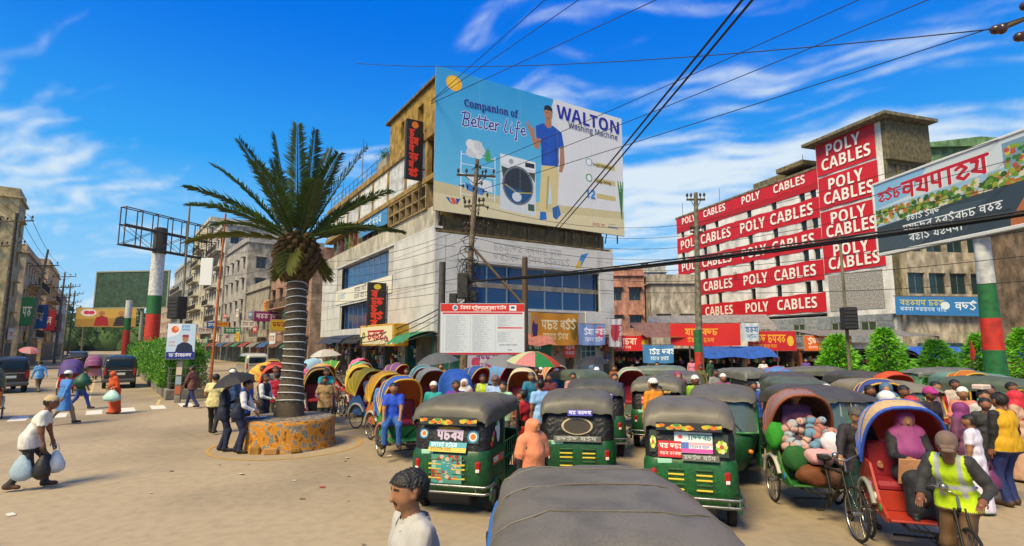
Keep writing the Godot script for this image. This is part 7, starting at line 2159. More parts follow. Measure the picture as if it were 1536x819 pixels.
func grow(bones: Array, cell: float, kk: float) -> Dictionary:
	var lo := Vector3(99, 99, 99)
	var hi := -lo
	for b in bones:
		var r: float = maxf(b[2], b[3]) + cell * 3
		lo = lo.min((b[0] as Vector3).min(b[1]) - Vector3.ONE * r)
		hi = hi.max((b[0] as Vector3).max(b[1]) + Vector3.ONE * r)
	var nx := int((hi.x - lo.x) / cell) + 2
	var ny := int((hi.y - lo.y) / cell) + 2
	var nz := int((hi.z - lo.z) / cell) + 2
	var f := PackedFloat32Array(); f.resize(nx * ny * nz); f.fill(1.0)
	var best := PackedFloat32Array(); best.resize(nx * ny * nz); best.fill(1.0)
	var lab := PackedByteArray(); lab.resize(nx * ny * nz)
	for b in bones:
		var a: Vector3 = b[0]
		var e: Vector3 = b[1]
		var ra: float = b[2]
		var rb: float = b[3]
		var l: int = b[4]
		var hem: float = b[5] if b.size() > 5 else -9.0
		var m: float = maxf(ra, rb) + kk + cell * 2
		var p0 := (a.min(e) - Vector3.ONE * m - lo) / cell
		var p1 := (a.max(e) + Vector3.ONE * m - lo) / cell
		var ba := e - a
		var inv := 1.0 / maxf(ba.length_squared(), 1e-7)
		for iy in range(maxi(0, int(p0.y)), mini(ny, int(p1.y) + 1)):
			for iz in range(maxi(0, int(p0.z)), mini(nz, int(p1.z) + 1)):
				var row := (iy * nz + iz) * nx
				for ix in range(maxi(0, int(p0.x)), mini(nx, int(p1.x) + 1)):
					var pa := Vector3(lo.x + ix * cell, lo.y + iy * cell, lo.z + iz * cell) - a
					var h := clampf(pa.dot(ba) * inv, 0.0, 1.0)
					var d := (pa - ba * h).length() - ra - (rb - ra) * h
					var i := row + ix
					if hem > -1.0 and pa.y + a.y < hem: d = maxf(d, hem - pa.y - a.y)
					elif d < best[i]:
						best[i] = d; lab[i] = l
					var g := f[i]
					var w := kk - absf(d - g)
					f[i] = minf(d, g) - (w * w / kk * 0.25 if w > 0.0 else 0.0)
	var vid := PackedInt32Array(); vid.resize(nx * ny * nz); vid.fill(-1)
	var V := PackedVector3Array()
	var LB := PackedByteArray()
	var I := PackedInt32Array()
	var sx := 1
	var sz := nx
	var sy := nx * nz
	var off := [0, sx, sz, sx + sz, sy, sy + sx, sy + sz, sy + sx + sz]
	var edges := [[0, 1], [0, 2], [0, 4], [1, 3], [1, 5], [2, 3], [2, 6], [4, 5], [4, 6], [3, 7], [5, 7], [6, 7]]
	var lim := cell * 1.9
	for iy in range(0, ny - 1):
		for iz in range(0, nz - 1):
			var row := (iy * nz + iz) * nx
			for ix in range(0, nx - 1):
				var i := row + ix
				var f0 := f[i]
				if f0 > lim or f0 < -lim: continue
				var neg := 0
				for k in 8:
					if f[i + off[k]] < 0.0: neg += 1
				if neg == 0 or neg == 8: continue
				var acc := Vector3.ZERO
				var n := 0
				for e in edges:
					var fa := f[i + off[e[0]]]
					var fb := f[i + off[e[1]]]
					if (fa < 0.0) == (fb < 0.0): continue
					var t := fa / (fa - fb)
					var ka: int = e[0]
					var kb: int = e[1]
					acc += Vector3(ka & 1, (ka >> 2) & 1, (ka >> 1) & 1).lerp(Vector3(kb & 1, (kb >> 2) & 1, (kb >> 1) & 1), t)
					n += 1
				vid[i] = V.size()
				V.append(lo + (Vector3(ix, iy, iz) + acc / n) * cell)
				LB.append(lab[i])
	for iy in range(1, ny - 1):
		for iz in range(1, nz - 1):
			var row := (iy * nz + iz) * nx
			for ix in range(1, nx - 1):
				var i := row + ix
				if vid[i] < 0: continue
				var f0 := f[i] < 0.0
				for ax in 3:
					var st: int = [sx, sy, sz][ax]
					if f0 == (f[i + st] < 0.0): continue
					var u: int = [sy, sz, sx][ax]
					var w: int = [sz, sx, sy][ax]
					var q := [vid[i], vid[i - u], vid[i - u - w], vid[i - w]]
					if q[0] < 0 or q[1] < 0 or q[2] < 0 or q[3] < 0: continue
					if f0: q.reverse()
					for k in [0, 1, 2, 0, 2, 3]: I.append(q[k])
	return {"v": V, "l": LB, "i": I}

var figures := {}
var last_hands := []
# a person's meshes: "body" the whole skin, and one shell per garment, cut from the same skin and set a little off it
func figure(key: String, o: Dictionary) -> Dictionary:
	if figures.has(key): return figures[key]
	var fine: bool = o.get("fine", false)
	var sk := skeleton(o)
	var body: Array = sk.bones
	var hbones := head_bones(sk.hc, sk.hb, o)
	var sets := []
	if fine:
		sets.append(grow(body, 0.0135, 0.05)); sets.append(grow(hbones + [[sk.hc + Vector3(0, -0.06, 0), sk.hc + Vector3(0, -0.15, 0.02), 0.055, 0.056, 3 if o.get("scarf", false) else 0]], 0.0062, 0.022))
	else: sets.append(grow(body + hbones, 0.025, 0.045))
	var G := {}
	var all := Geo.new()
	var inv: Basis = sk.hb.inverse()
	var wave := FastNoiseLite.new(); wave.seed = 2; wave.frequency = 6.0
	for s in sets:
		var V: PackedVector3Array = s.v
		var I: PackedInt32Array = s.i
		var N := PackedVector3Array(); N.resize(V.size())
		for k in range(0, I.size(), 3):
			var m := (V[I[k + 2]] - V[I[k]]).cross(V[I[k + 1]] - V[I[k]])
			N[I[k]] += m; N[I[k + 1]] += m; N[I[k + 2]] += m
		for k in N.size(): N[k] = N[k].normalized()
		var vl := PackedByteArray(); vl.resize(V.size())
		for k in V.size():
			var l: int = s.l[k]
			if l == 9:
				var q: Vector3 = inv * (V[k] - sk.hc)
				if o.get("scarf", false): l = 0 if q.z < -0.062 and Vector2(q.x / 0.058, (q.y + 0.02) / 0.085).length() < 1.0 else 3
				elif o.get("bald", false): l = 0
				else:
					var line := 0.060 - 0.012 * absf(q.x) / 0.06 if q.z < -0.04 else lerpf(0.05, -0.07, clampf((q.z + 0.04) / 0.06, 0, 1))
					l = 6 if q.y > line else 0
					if o.get("cap", "") and l == 6 and q.y > 0.045: l = 3
					if fine and absf(absf(q.x) - 0.033) < 0.021 and absf(q.y - 0.036 + absf(q.x) * 0.1) < 0.006 and q.z < -0.06: l = 6
					if fine and o.get("moustache", false) and absf(q.x) < 0.03 and absf(q.y + 0.05) < 0.007 and q.z < -0.07: l = 6
			elif l == 8: l = 0
			elif l == 5 and o.get("stripes", false) and V[k].y > 0.95:
				var q: Vector3 = V[k] - sk.neck
				if absf(absf(q.x) - 0.10) < 0.024 or absf(V[k].y - 1.06) < 0.025: l = 7
			vl[k] = l
		var base := all.v.size()
		for k in V.size(): all.vert(V[k])
		for k in I: all.ix.append(base + k)
		var maps := {}
		for k in range(0, I.size(), 3):
			var l := vl[I[k]]
			if vl[I[k + 1]] == vl[I[k + 2]]: l = vl[I[k + 1]]
			if l == 0: continue
			if not G.has(l): G[l] = Geo.new()
			if not maps.has(l): maps[l] = {}
			for j in 3:
				var i := I[k + j]
				if not maps[l].has(i):
					var p := V[i]
					var lift := 0.008 + (0.009 * wave.get_noise_3d(p.x * 2.2, p.y * 0.7, p.z * 2.2) if l in [1, 2, 5, 7] else 0.0)
					if l == 6: lift = 0.013 + 0.012 * wave.get_noise_3d(p.x * 14.0, p.y * 6.0, p.z * 14.0)
					if l == 6 and fine and (inv * (p - sk.hc)).z < -0.05 and (inv * (p - sk.hc)).y < 0.05: lift = 0.002
					if l in [4, 10]: lift = 0.006
					maps[l][i] = G[l].vert(p + N[i] * lift)
				G[l].ix.append(maps[l][i])
	# fingers, rooted in the palms, part of the same skin
	for h in sk.hands:
		var p: Vector3 = h[0]
		var d: Vector3 = h[1]
		var s: float = h[2]
		var side := d.cross(Vector3.UP if absf(d.y) < 0.9 else Vector3.FORWARD).normalized()
		if absf(d.y) >= 0.9: side = Vector3(0, 0, -1)
		var nrm := side.cross(d).normalized() * (s if absf(d.y) >= 0.9 else -1.0)
		for k in 4:
			var off := side * (k - 1.5) * 0.018
			var L: float = [0.036, 0.042, 0.039, 0.030][k]
			var c: float = o.get("curl", 0.5)
			var p1 := p + off + d * 0.02
			var p2 := p1 + (d + nrm * c * 0.5).normalized() * L
			var p3 := p2 + (d * (1.0 - c * 0.6) + nrm * c).normalized() * L * 0.8
			all.tube([p1 - d * 0.02, p1, p2, p3], [0.0095, 0.0095, 0.0085, 0.0065], 6)
		var t1 := p - d * 0.045 + side * -0.028
		all.tube([t1, t1 + (d - side * 0.9).normalized() * 0.035, t1 + (d * 1.4 - side * 0.6 + nrm * 0.4).normalized() * 0.062], [0.012, 0.0105, 0.008], 6)
	var out := {"body": all.mesh()}
	for l in G: out[l] = G[l].mesh()
	if fine and not o.get("blind", false):
		var e := Geo.new()
		e.ball(Vector3.ZERO, Vector3(0.014, 0.007, 0.008), 8, 6)
		out.eye = e.mesh()
		e = Geo.new(); e.ball(sk.hc + sk.hb * Vector3(0, -0.062, -0.091), Vector3(0.024, 0.007, 0.008), 8, 6)
		out.mouth = e.mesh()
	out.sk = sk
	figures[key] = out
	return out

var POSE := {
	"stand": {"hands": [Vector3(-0.26, 0.80, -0.05), Vector3(0.26, 0.80, -0.04)], "feet": [Vector3(-0.11, 0.08, 0.03), Vector3(0.11, 0.08, -0.04)]},
	"talk": {"hands": [Vector3(-0.26, 0.80, -0.05), Vector3(0.14, 1.12, -0.30)], "feet": [Vector3(-0.12, 0.08, 0.02), Vector3(0.12, 0.08, -0.05)], "lean": 0.05},
	"walk": {"pel": Vector3(0, 0.91, 0), "lean": 0.07, "hands": [Vector3(-0.25, 0.84, -0.24), Vector3(0.25, 0.86, 0.20)], "feet": [Vector3(-0.08, 0.13, 0.36), Vector3(0.09, 0.085, -0.32)]},
	"stroll": {"pel": Vector3(0, 0.92, 0), "lean": 0.04, "hands": [Vector3(-0.20, 1.0, -0.28), Vector3(0.26, 0.82, 0.08)], "feet": [Vector3(-0.09, 0.085, -0.2), Vector3(0.09, 0.11, 0.24)]},
	"arms": {"hands": [Vector3(-0.08, 1.02, -0.30), Vector3(0.09, 1.05, -0.29)], "feet": [Vector3(-0.11, 0.08, 0.04), Vector3(0.11, 0.08, -0.04)], "lean": 0.04},
	"stoop": {"pel": Vector3(0, 0.88, 0.05), "lean": 0.42, "nod": -0.1, "hands": [Vector3(-0.17, 0.66, -0.30), Vector3(0.2, 0.66, -0.22)], "feet": [Vector3(-0.08, 0.085, -0.22), Vector3(0.1, 0.11, 0.26)]},
	"prop": {"pel": Vector3(0, 0.92, 0.02), "lean": 0.28, "hands": [Vector3(-0.12, 0.82, -0.42), Vector3(0.14, 0.98, -0.36)], "feet": [Vector3(-0.11, 0.08, 0.04), Vector3(0.11, 0.08, -0.08)]},
	"seat": {"seated": true, "pel": Vector3(0, 0.49, 0.0), "lean": -0.05, "hands": [Vector3(-0.11, 0.62, -0.32), Vector3(0.12, 0.62, -0.30)], "feet": [Vector3(-0.11, 0.08, -0.46), Vector3(0.11, 0.08, -0.44)]},
	"ride": {"seated": true, "pel": Vector3(0, 1.03, 0.02), "lean": 0.22, "hands": [Vector3(-0.25, 1.04, -0.46), Vector3(0.25, 1.04, -0.46)], "feet": [Vector3(-0.15, 0.53, -0.26), Vector3(0.15, 0.24, -0.12)], "grip": Vector3(0, -0.3, -1)},
	"perch": {"seated": true, "pel": Vector3(0, 1.0, 0.0), "lean": 0.12, "hands": [Vector3(-0.16, 0.99, -0.32), Vector3(0.2, 0.92, -0.34)], "feet": [Vector3(-0.16, 0.46, -0.40), Vector3(0.16, 0.46, -0.36)]},
	"drive": {"seated": true, "pel": Vector3(0, 0.78, 0.0), "lean": 0.0, "hands": [Vector3(-0.26, 1.0, -0.42), Vector3(0.26, 1.0, -0.42)], "feet": [Vector3(-0.14, 0.42, -0.42), Vector3(0.14, 0.42, -0.42)]},
	"parasol": {"hands": [Vector3(-0.26, 0.82, -0.05), Vector3(0.17, 1.20, -0.24)], "feet": [Vector3(-0.1, 0.08, 0.05), Vector3(0.1, 0.08, -0.08)], "grip": Vector3(0, 1, -0.2)}}

# cl: [skin, upper, lower, head cover or hair, shoe, over-garment]
func person(label: String, pos: Vector3, face: float, pose: String, look: Dictionary, cl: Array, size := 1.0, group := "") -> Node3D:
	var o: Dictionary = POSE[pose].duplicate() if POSE.has(pose) else {}
	o.merge(look, true)
	var key := pose + str(look)
	var f := figure(key, o)
	var t := thing("person", label, "person", pos, deg_to_rad(face), group)
	t.scale = Vector3.ONE * size
	var cloth := {"bump": "fold", "bump_scale": 0.5, "tall": 0.4, "sheen": 0.2, "world": false}
	obj("body", f.body, mat(cl[0], 0.55), t)
	var scarf: bool = o.get("scarf", false)
	var nm := {1: "dress" if o.get("bottom", "") == "dress" else "kurta" if o.get("top", "") == "kurta" else "shirt", 2: "lungi" if o.get("bottom", "") == "lungi" else "trousers", 3: "headscarf" if scarf else o.get("cap", "beard") if o.get("cap", "") else "beard", 4: "shoe", 5: "vest", 6: "hair", 7: "reflective_strip", 10: "shoe"}
	for l in [1, 2, 3, 4, 5, 6, 7, 10]:
		if not f.has(l): continue
		var c: String = ("a8adb0" if l == 7 else cl[{1: 1, 2: 2, 3: 3, 4: 4, 5: 5, 10: 4}[l]]) if l != 6 else ("15110e" if o.get("cap", "") or o.get("scarf", false) else cl[3])
		obj(nm[l], f[l], mat(c, 0.75, "cloth", 1.1, 0.0, cloth) if l in [1, 2, 3, 5] else mat(c, 0.6), t)
	last_hands = []
	for h in f.sk.hands: last_hands.append(t.transform * (h[0] as Vector3))
	if o.get("fine", false) and not scarf and not o.get("vest", false):
		var g := Geo.new()
		for s in [-1.0, 1.0]:
			var n0: Vector3 = f.sk.neck - f.sk.dir * 0.045
			var ring := []
			for k in 7:
				var a := lerpf(PI / 2, -PI / 2 + 0.35, k / 6.0)
				ring.append(n0 + Vector3(s * cos(a) * 0.098, 0.052 - 0.035 * clampf(k / 3.0 - 1.0, 0, 1), sin(a) * 0.098))
			var r2 := []
			for k in 7: r2.append(ring[k] * Vector3(1, 1, 1) + Vector3(s * 0.010, -0.032, -0.012 if k > 3 else 0.008))
			g.loft([ring, r2], false)
		obj("collar", g, mat(cl[1], 0.75), t)
	if f.has("eye"):
		for s in [-1.0, 1.0]: obj("eye", f.eye, mat("1a120e", 0.25), t, f.sk.hc + f.sk.hb * Vector3(s * 0.033, 0.012, -0.083))
		obj("mouth", f.mouth, mat("5a2c26", 0.5), t)
	return t

func held(called: String, label: String, cat: String, pos: Vector3, turn: float) -> Node3D:
	return thing(called, label, cat, pos, turn)

func bag(label: String, p: Vector3, r: Vector3, col: String, turn := 0.0, sd := 1) -> void:
	var t := thing("bag", label, "bag", p, turn)
	var rings := []
	var rg := RandomNumberGenerator.new(); rg.seed = sd
	for j in 9:
		var f := j / 8.0
		var ring := []
		for k in 14:
			var a := TAU * k / 14
			var w := (0.25 + 0.95 * sin(PI * clampf(f * 0.72 + 0.0, 0, 1))) * (1.0 + 0.10 * sin(k * 2.6 + j) * (1.0 - f * 0.4)) if j < 8 else 0.5
			ring.append(Vector3(cos(a) * r.x * w, -f * r.y, sin(a) * r.z * w))
		rings.append(ring)
	obj("sack", Geo.new().loft(rings, true, true), mat(col, 0.5, "cloth", 4.0, 0.0, {"bump": "fold", "bump_scale": 0.9, "world": false}), t)
	obj("strap", Geo.new().tube([Vector3(-0.05, 0, 0), Vector3(-0.03, 0.1, 0), Vector3(0, 0.13, 0), Vector3(0.03, 0.1, 0), Vector3(0.05, 0, 0)], 0.008, 5), mat(col, 0.6), t)

func umbrella(label: String, p: Vector3, r: float, cols: Array, tilt := Vector3.ZERO) -> void:
	var t := thing("umbrella", label, "umbrella", p)
	t.rotation = tilt
	for k in 8:
		var g := Geo.new()
		var rings := []
		for j in 6:
			var f := j / 5.0
			var ring := []
			for i in 5:
				var a := TAU * (k + i / 4.0) / 8
				var sag := 1.0 - 0.07 * sin(PI * i / 4.0) * f
				ring.append(Vector3(cos(a) * r * f * sag, 0.42 * r * (1.0 - f * f), sin(a) * r * f * sag))
			rings.append(ring)
		g.loft(rings, false)
		obj("canopy_panel", g, mat(cols[k % cols.size()], 0.7, "cloth", 2.0, 0.0, {"back": cols[k % cols.size()]}), t)
		obj("rib", Geo.new().tube([Vector3(0, 0.40 * r, 0), Vector3(cos(TAU * k / 8) * r * 0.6, 0.26 * r, sin(TAU * k / 8) * r * 0.6), Vector3(cos(TAU * k / 8) * r, -0.005, sin(TAU * k / 8) * r)], 0.006, 4), mat("3a3a3a", 0.4, "", 1, 0.6), t)
	obj("shaft", Geo.new().tube([Vector3(0, 0.48 * r, 0), Vector3(0, -0.55, 0)], 0.011, 6), mat("4a4038", 0.5), t)

func on(v: Vector3, turn_deg: float, local: Vector3) -> Vector3:
	return v + Basis(Vector3.UP, deg_to_rad(turn_deg)) * local

func people() -> void:
	var S := ["855640", "966848", "754a34", "ab7c5a"]
	var K := "17120f"
	# ---- close figures, in fine mesh
	person("man in a loose white shirt walking towards the taxis, head slightly bowed", Vector3(-0.60, 0, -3.72), 118, "walk", {"fine": true, "top": "long", "fat": 1.08, "look": 0.15, "nod": -0.08, "moustache": true}, [S[1], "aeaba7", "3a3a40", K, "241c18"], 1.05)
	person("woman in a long peach headscarf beside the painted green taxi", Vector3(0.28, 0, -8.05), -152, "stand", {"fine": true, "scarf": true, "shawl": true, "top": "kurta", "bottom": "dress", "look": 0.35}, [S[3], "20201f", "20201f", "d8855f", "2a2320"], 0.89)
	person("veiled lady in a plum headscarf and black robe seated in the red lined rickshaw", on(Vector3(5.32, 0, -7.75), 161.5, Vector3(-0.03, 0.40, -0.06)), 161.5, "seat", {"fine": true, "scarf": true, "top": "kurta", "bottom": "dress", "hands": [Vector3(-0.1, 0.70, -0.34), Vector3(0.1, 0.72, -0.36)]}, ["9a6a50", "16161e", "16161e", "8a3a72", "1c1a1a"], 1.0)
	person("rickshaw puller in a lime safety vest and grey cap holding the handlebar", Vector3(4.88, 0, -6.33), 128, "push", {"fine": true, "top": "long", "vest": true, "stripes": true, "cap": "cap", "lean": 0.42, "nod": -0.5, "look": 0.3, "pel": Vector3(0, 0.90, 0.05), "hands": [Vector3(-0.30, 1.00, -0.34), Vector3(0.20, 0.98, -0.46)], "feet": [Vector3(-0.09, 0.085, -0.18), Vector3(0.1, 0.11, 0.26)], "grip": Vector3(0, -0.4, -1)}, [S[2], "2b2a2c", "5a4026", "6f5a50", "241c18", "b8d80c"], 1.0)
	person("rickshaw puller in a dark patterned shirt and green lungi walking beside his load", Vector3(5.12, 0, -8.5), 165, "push2", {"fine": true, "top": "long", "bottom": "lungi", "lean": 0.16, "nod": -0.3, "look": 0.1, "pel": Vector3(0, 0.91, 0), "hands": [Vector3(-0.16, 1.0, -0.40), Vector3(0.34, 1.02, -0.44)], "feet": [Vector3(-0.09, 0.085, -0.16), Vector3(0.1, 0.1, 0.18)], "grip": Vector3(0, -0.4, -1)}, [S[1], "241f28", "123a38", "4a4640", "2a1c14"], 0.98)
	# ---- open road on the avenue side
	person("stooped old man in a white shirt and cap carrying shopping bags", Vector3(-8.75, 0, -10.4), -62, "stoop", {"top": "short", "cap": "skull"}, [S[2], "d8d4cc", "26262a", "b8a078", "4a2f1c"], 1.0)
	bag("bulging white plastic bag in the old man's far hand", last_hands[0] + Vector3(0.05, -0.1, 0), Vector3(0.13, 0.40, 0.1), "c8d0d4", 0.3, 2)
	bag("black plastic bag in the old man's hand", last_hands[1] + Vector3(0.02, -0.1, 0.03), Vector3(0.11, 0.42, 0.09), "1c1a1c", 0.5, 3)
	bag("wide pale blue carrier bag swinging behind the old man", last_hands[1] + Vector3(-0.28, -0.08, 0.1), Vector3(0.15, 0.45, 0.08), "9ab0bc", 0.2, 4)
	person("man in a long pale blue kurta and white cap crossing the avenue", Vector3(-14.6, 0, -18.4), -20, "walk", {"top": "kurta", "cap": "skull"}, [S[1], "3f7ac0", "8a7a62", "e0e0dc", "3a2a1c"], 1.0)
	person("man with a dark green bundle on his back and blue trousers", Vector3(-17.3, 0, -22.6), -50, "walk", {"top": "long", "lean": 0.2}, [S[1], "0f4a34", "1c3a8a", K, "4a3a24"], 1.0)
	person("woman wrapped in an orange sari bending over her white bag", Vector3(-14.95, 0, -21.3), 160, "arms", {"top": "kurta", "bottom": "dress", "lean": 0.3, "scarf": true}, [S[2], "d04a14", "d04a14", "c8501c", "2a1c14"], 0.92)
	person("man in a brown shirt and blue jeans striding past the hedge poster", Vector3(-13.1, 0, -23.1), 80, "walk", {"top": "long"}, [S[0], "6a3f36", "1c2a5a", K, "2a201a"], 1.0)
	person("man in a cream shirt seen from behind near the palm", Vector3(-8.75, 0, -16.6), 15, "stroll", {"top": "short"}, [S[1], "d0c58a", "17171a", K, "3a2a1c"], 1.0)
	person("man in navy under the black umbrella", Vector3(-7.1, 0, -13.95), -70, "parasol", {"top": "long"}, [S[1], "141c34", "101a38", K, "15120f"], 1.0)
	person("man in a navy waistcoat with white sleeves leaning on the planter", Vector3(-6.62, 0, -13.72), -75, "prop", {"top": "long", "vest": true}, [S[1], "d4d6da", "101a3c", K, "15120f", "121a34"], 1.02)
	person("man in a bright blue shirt writing at the planter", Vector3(-7.15, 0, -15.1), -85, "arms", {"top": "short", "lean": 0.14}, [S[0], "1a4ac0", "15161c", K, "1c1814"], 1.02)
	person("man in a dark waistcoat and white sleeves behind the blue shirted clerk", Vector3(-7.0, 0, -15.9), -95, "arms", {"top": "long", "vest": true}, [S[1], "ccd0d4", "1c2030", K, "15120f", "1c2238"], 1.02)
	# ---- riders and passengers of the waiting rickshaws
	person("man in a royal blue shirt and jeans perched on the orange hooded rickshaw", Vector3(-2.72, -0.08, -13.0), -172, "perch", {"top": "short"}, [S[1], "1848c0", "2a5aa0", K, "2a201a"], 1.0)
	person("rider in a turquoise shirt on the black hooded rickshaw", on(Vector3(-6.5, 0, -19.0), -150, Vector3(0, 0, -0.92)), -150, "ride", {"top": "short"}, [S[0], "12909a", "1f3a78", K, "2a201a"], 1.0)
	person("passenger in a white shirt on the red rickshaw seat", on(Vector3(-4.55, 0, -18.0), -128, Vector3(0, 0.40, -0.02)), -128, "seat", {"top": "long"}, [S[1], "d4cec4", "1c2238", K, "2a201a"], 1.0)
	person("rider in a checked blue shirt waiting by the painted hood", on(Vector3(-4.06, 0, -16.2), -122, Vector3(0.9, 0, -1.4)), -140, "stand", {"top": "long"}, [S[0], "4a78b8", "2a2c38", K, "2a201a"], 1.0)
	person("woman in patterned grey and pink sitting behind the blue shirted man", on(Vector3(-3.35, 0, -15.7), -126, Vector3(0.5, 0.0, -1.3)), -130, "stand", {"top": "kurta", "scarf": true}, [S[1], "8a7a74", "5a5a5a", "b04a5a", "2a201a"], 0.97)
	person("rider in purple beside the green taxi roof", Vector3(-1.35, 0, -13.6), -170, "arms", {"top": "short"}, [S[2], "6a1c9a", "2a2a38", "2a2a30", "2a201a"], 1.0)
	person("woman in a pale pink cloak behind the purple shirted rider", Vector3(-1.3, 0, -15.4), 176, "stand", {"scarf": true, "top": "kurta", "bottom": "dress"}, [S[1], "c08a94", "c08a94", "d8d0cc", "2a201a"], 0.95)
	person("man in a white skullcap in the crowd at the corner shop", Vector3(-2.6, 0, -19.5), 170, "stand", {"top": "kurta", "cap": "skull"}, [S[1], "b8a8b0", "8a8a8a", "e4e4e0", "2a201a"], 1.0)
	person("traffic warden in a lime vest under the notice board", Vector3(-0.85, 0, -16.2), 190, "stand", {"top": "short", "vest": true, "stripes": true}, [S[2], "1c1c22", "1c2030", "1c1814", "15120f", "c0d80c"], 1.0)
	person("man in a light blue checked shirt and dark cap facing out", Vector3(-0.45, 0, -15.3), 176, "stand", {"top": "short", "cap": "cap"}, [S[1], "9ab4dc", "2a2c38", "6a4a4a", "2a201a"], 1.0)
	person("rider in a teal shirt beside the parasol", Vector3(0.55, 0, -15.8), 178, "ride", {"top": "long"}, [S[1], "1a6a86", "2a3a3a", "4a3c30", "2a201a"], 1.0)
	person("man in a pale blue shirt turned away between two taxis", Vector3(0.66, 0, -13.0), 30, "stand", {"top": "short"}, [S[0], "8ab4e4", "3a3a40", K, "2a201a"], 1.03)
	person("woman in bright red reaching into the green taxi", Vector3(0.25, 0, -11.8), 60, "talk", {"top": "kurta", "bottom": "dress"}, [S[1], "b81420", "b81420", K, "2a201a"], 0.95)
	person("driver in blue inside the painted green taxi", on(Vector3(-0.66, 0, -10.0), -16, Vector3(0, 0, -0.2)), -16, "drive", {"top": "long"}, [S[1], "1c4a8a", "2a2c38", K, "2a201a"], 0.98)
	for d in [[4.3, -11.5, 160, "khaki", "8a7a4a"], [6.2, -11.4, 186, "grey", "5a5c60"], [8.9, -13.4, 192, "pale blue", "7a9ac0"], [7.3, -14.4, 170, "white", "c0bebc"], [8.3, -16.8, 168, "brown", "5a3f2c"]]:
		person("driver in %s behind the windscreen of a taxi facing out" % d[3], on(Vector3(d[0], 0, d[1]), d[2], Vector3(0, 0, -0.2)), d[2], "drive", {"top": "short"}, [S[1], d[4], "2a2c38", K, "2a201a"], 0.97)
	person("man in a white cap and cloak by the pale umbrella", Vector3(1.55, 0, -19.6), 170, "stand", {"top": "kurta", "cap": "skull"}, [S[1], "3f8ac8", "cfd0cc", "e6e6e2", "2a201a"], 1.0)
	person("boy in a white cap and red shirt past the taxi roofs", Vector3(3.1, 0, -20.5), 165, "stand", {"top": "long", "cap": "cap"}, [S[1], "b83a44", "2a2c38", "e6e6e2", "2a201a"], 1.0)
	# ---- load and riders on the right
	person("young man in a mauve shirt sitting on top of the bundles", on(Vector3(4.85, 0, -9.55), 172, Vector3(0.02, 0.55, 0.12)), 172, "seat", {"top": "long"}, [S[1], "6a3a5a", "3a2a3a", K, "2a201a"], 1.0)
	person("grey haired man in white between the taxis", Vector3(7.25, 0, -13.0), 172, "stand", {"top": "kurta"}, [S[1], "cfc8c8", "b8b8b4", "8a8682", "2a201a"], 0.98)
	person("rider in a lime vest on the gold edged rickshaw", on(Vector3(8.05, 0, -12.3), 168, Vector3(0, 0, -0.92)), 168, "ride", {"top": "long", "vest": true}, [S[2], "16161c", "1c2030", K, "2a201a", "b8cc10"], 0.98)
	person("bearded man in a white turban and navy coat", Vector3(6.55, 0, -9.9), 168, "stand", {"top": "kurta", "cap": "turban", "fat": 1.05}, [S[2], "12183a", "1c2030", "d8d4d4", "15120f"], 1.0)
	person("woman in a crimson headscarf and robe", Vector3(7.05, 0, -10.0), 175, "arms", {"scarf": true, "top": "kurta", "bottom": "dress"}, [S[1], "a8142c", "a8142c", "b83038", "2a201a"], 0.97)
	person("girl in a long white dress with a pink sash", Vector3(7.25, 0, -8.95), 35, "stand", {"top": "shortkurta", "bottom": "dress"}, [S[1], "d4cee0", "d4cee0", K, "4a8a4a"], 0.86)
	person("woman in a purple headscarf beside the girl in white", Vector3(7.75, 0, -9.75), 20, "stand", {"scarf": true, "top": "kurta", "bottom": "dress"}, [S[1], "6a3a5a", "6a3a5a", "7a2f6a", "2a201a"], 0.92)
	person("broad man in a yellow waistcoat and blue jeans turned away", Vector3(8.1, 0, -9.35), 12, "stand", {"top": "long", "vest": true, "fat": 1.2, "fine": true, "blind": true}, [S[0], "17171a", "16265e", K, "4a3524", "c99a08"], 1.03)
	person("man with a folded paper on his head beyond the yellow waistcoat", Vector3(9.0, 0, -10.8), 170, "stand", {"top": "long"}, [S[1], "b8b4b0", "2a2c38", K, "2a201a"], 1.0)
	person("man in a dark shirt and pink cap in the thick of the crowd", Vector3(8.25, 0, -11.2), 190, "talk", {"top": "long", "cap": "cap"}, [S[2], "2a2024", "2a2c38", "a82a7a", "2a201a"], 1.0)
	person("woman in a scarlet shawl at the edge of the crowd", Vector3(9.75, 0, -10.9), 30, "stand", {"scarf": true, "top": "kurta", "bottom": "dress"}, [S[1], "c8a08a", "b81c2c", "c82438", "2a201a"], 0.98)
	person("man in a pale shirt leaving past the yellow waistcoat", Vector3(9.3, 0, -9.6), -10, "walk", {"top": "long"}, [S[1], "c0c4d0", "5a5a52", K, "2a201a"], 1.0)
	person("man wrapped in a white cloak standing by the orange padded rickshaw", Vector3(10.9, 0, -13.9), 175, "arms", {"top": "kurta", "bottom": "dress"}, [S[2], "b8a89c", "b8a89c", K, "2a201a"], 1.0)
	person("man in a red jersey by the yellow browed taxi", Vector3(9.9, 0, -13.2), 185, "stand", {"top": "long"}, [S[1], "b81420", "2a2c38", K, "2a201a"], 1.0)
	person("man in a black shirt seen between the front facing taxis", Vector3(7.6, 0, -12.0), 182, "stand", {"top": "long"}, [S[2], "17171a", "2a2c38", K, "2a201a"], 1.0)
	person("man in a white cap beside the front facing green taxi", Vector3(6.85, 0, -12.3), 168, "stand", {"top": "kurta", "cap": "skull"}, [S[1], "d8d4d0", "b8b8b4", "e6e6e2", "2a201a"], 0.98)
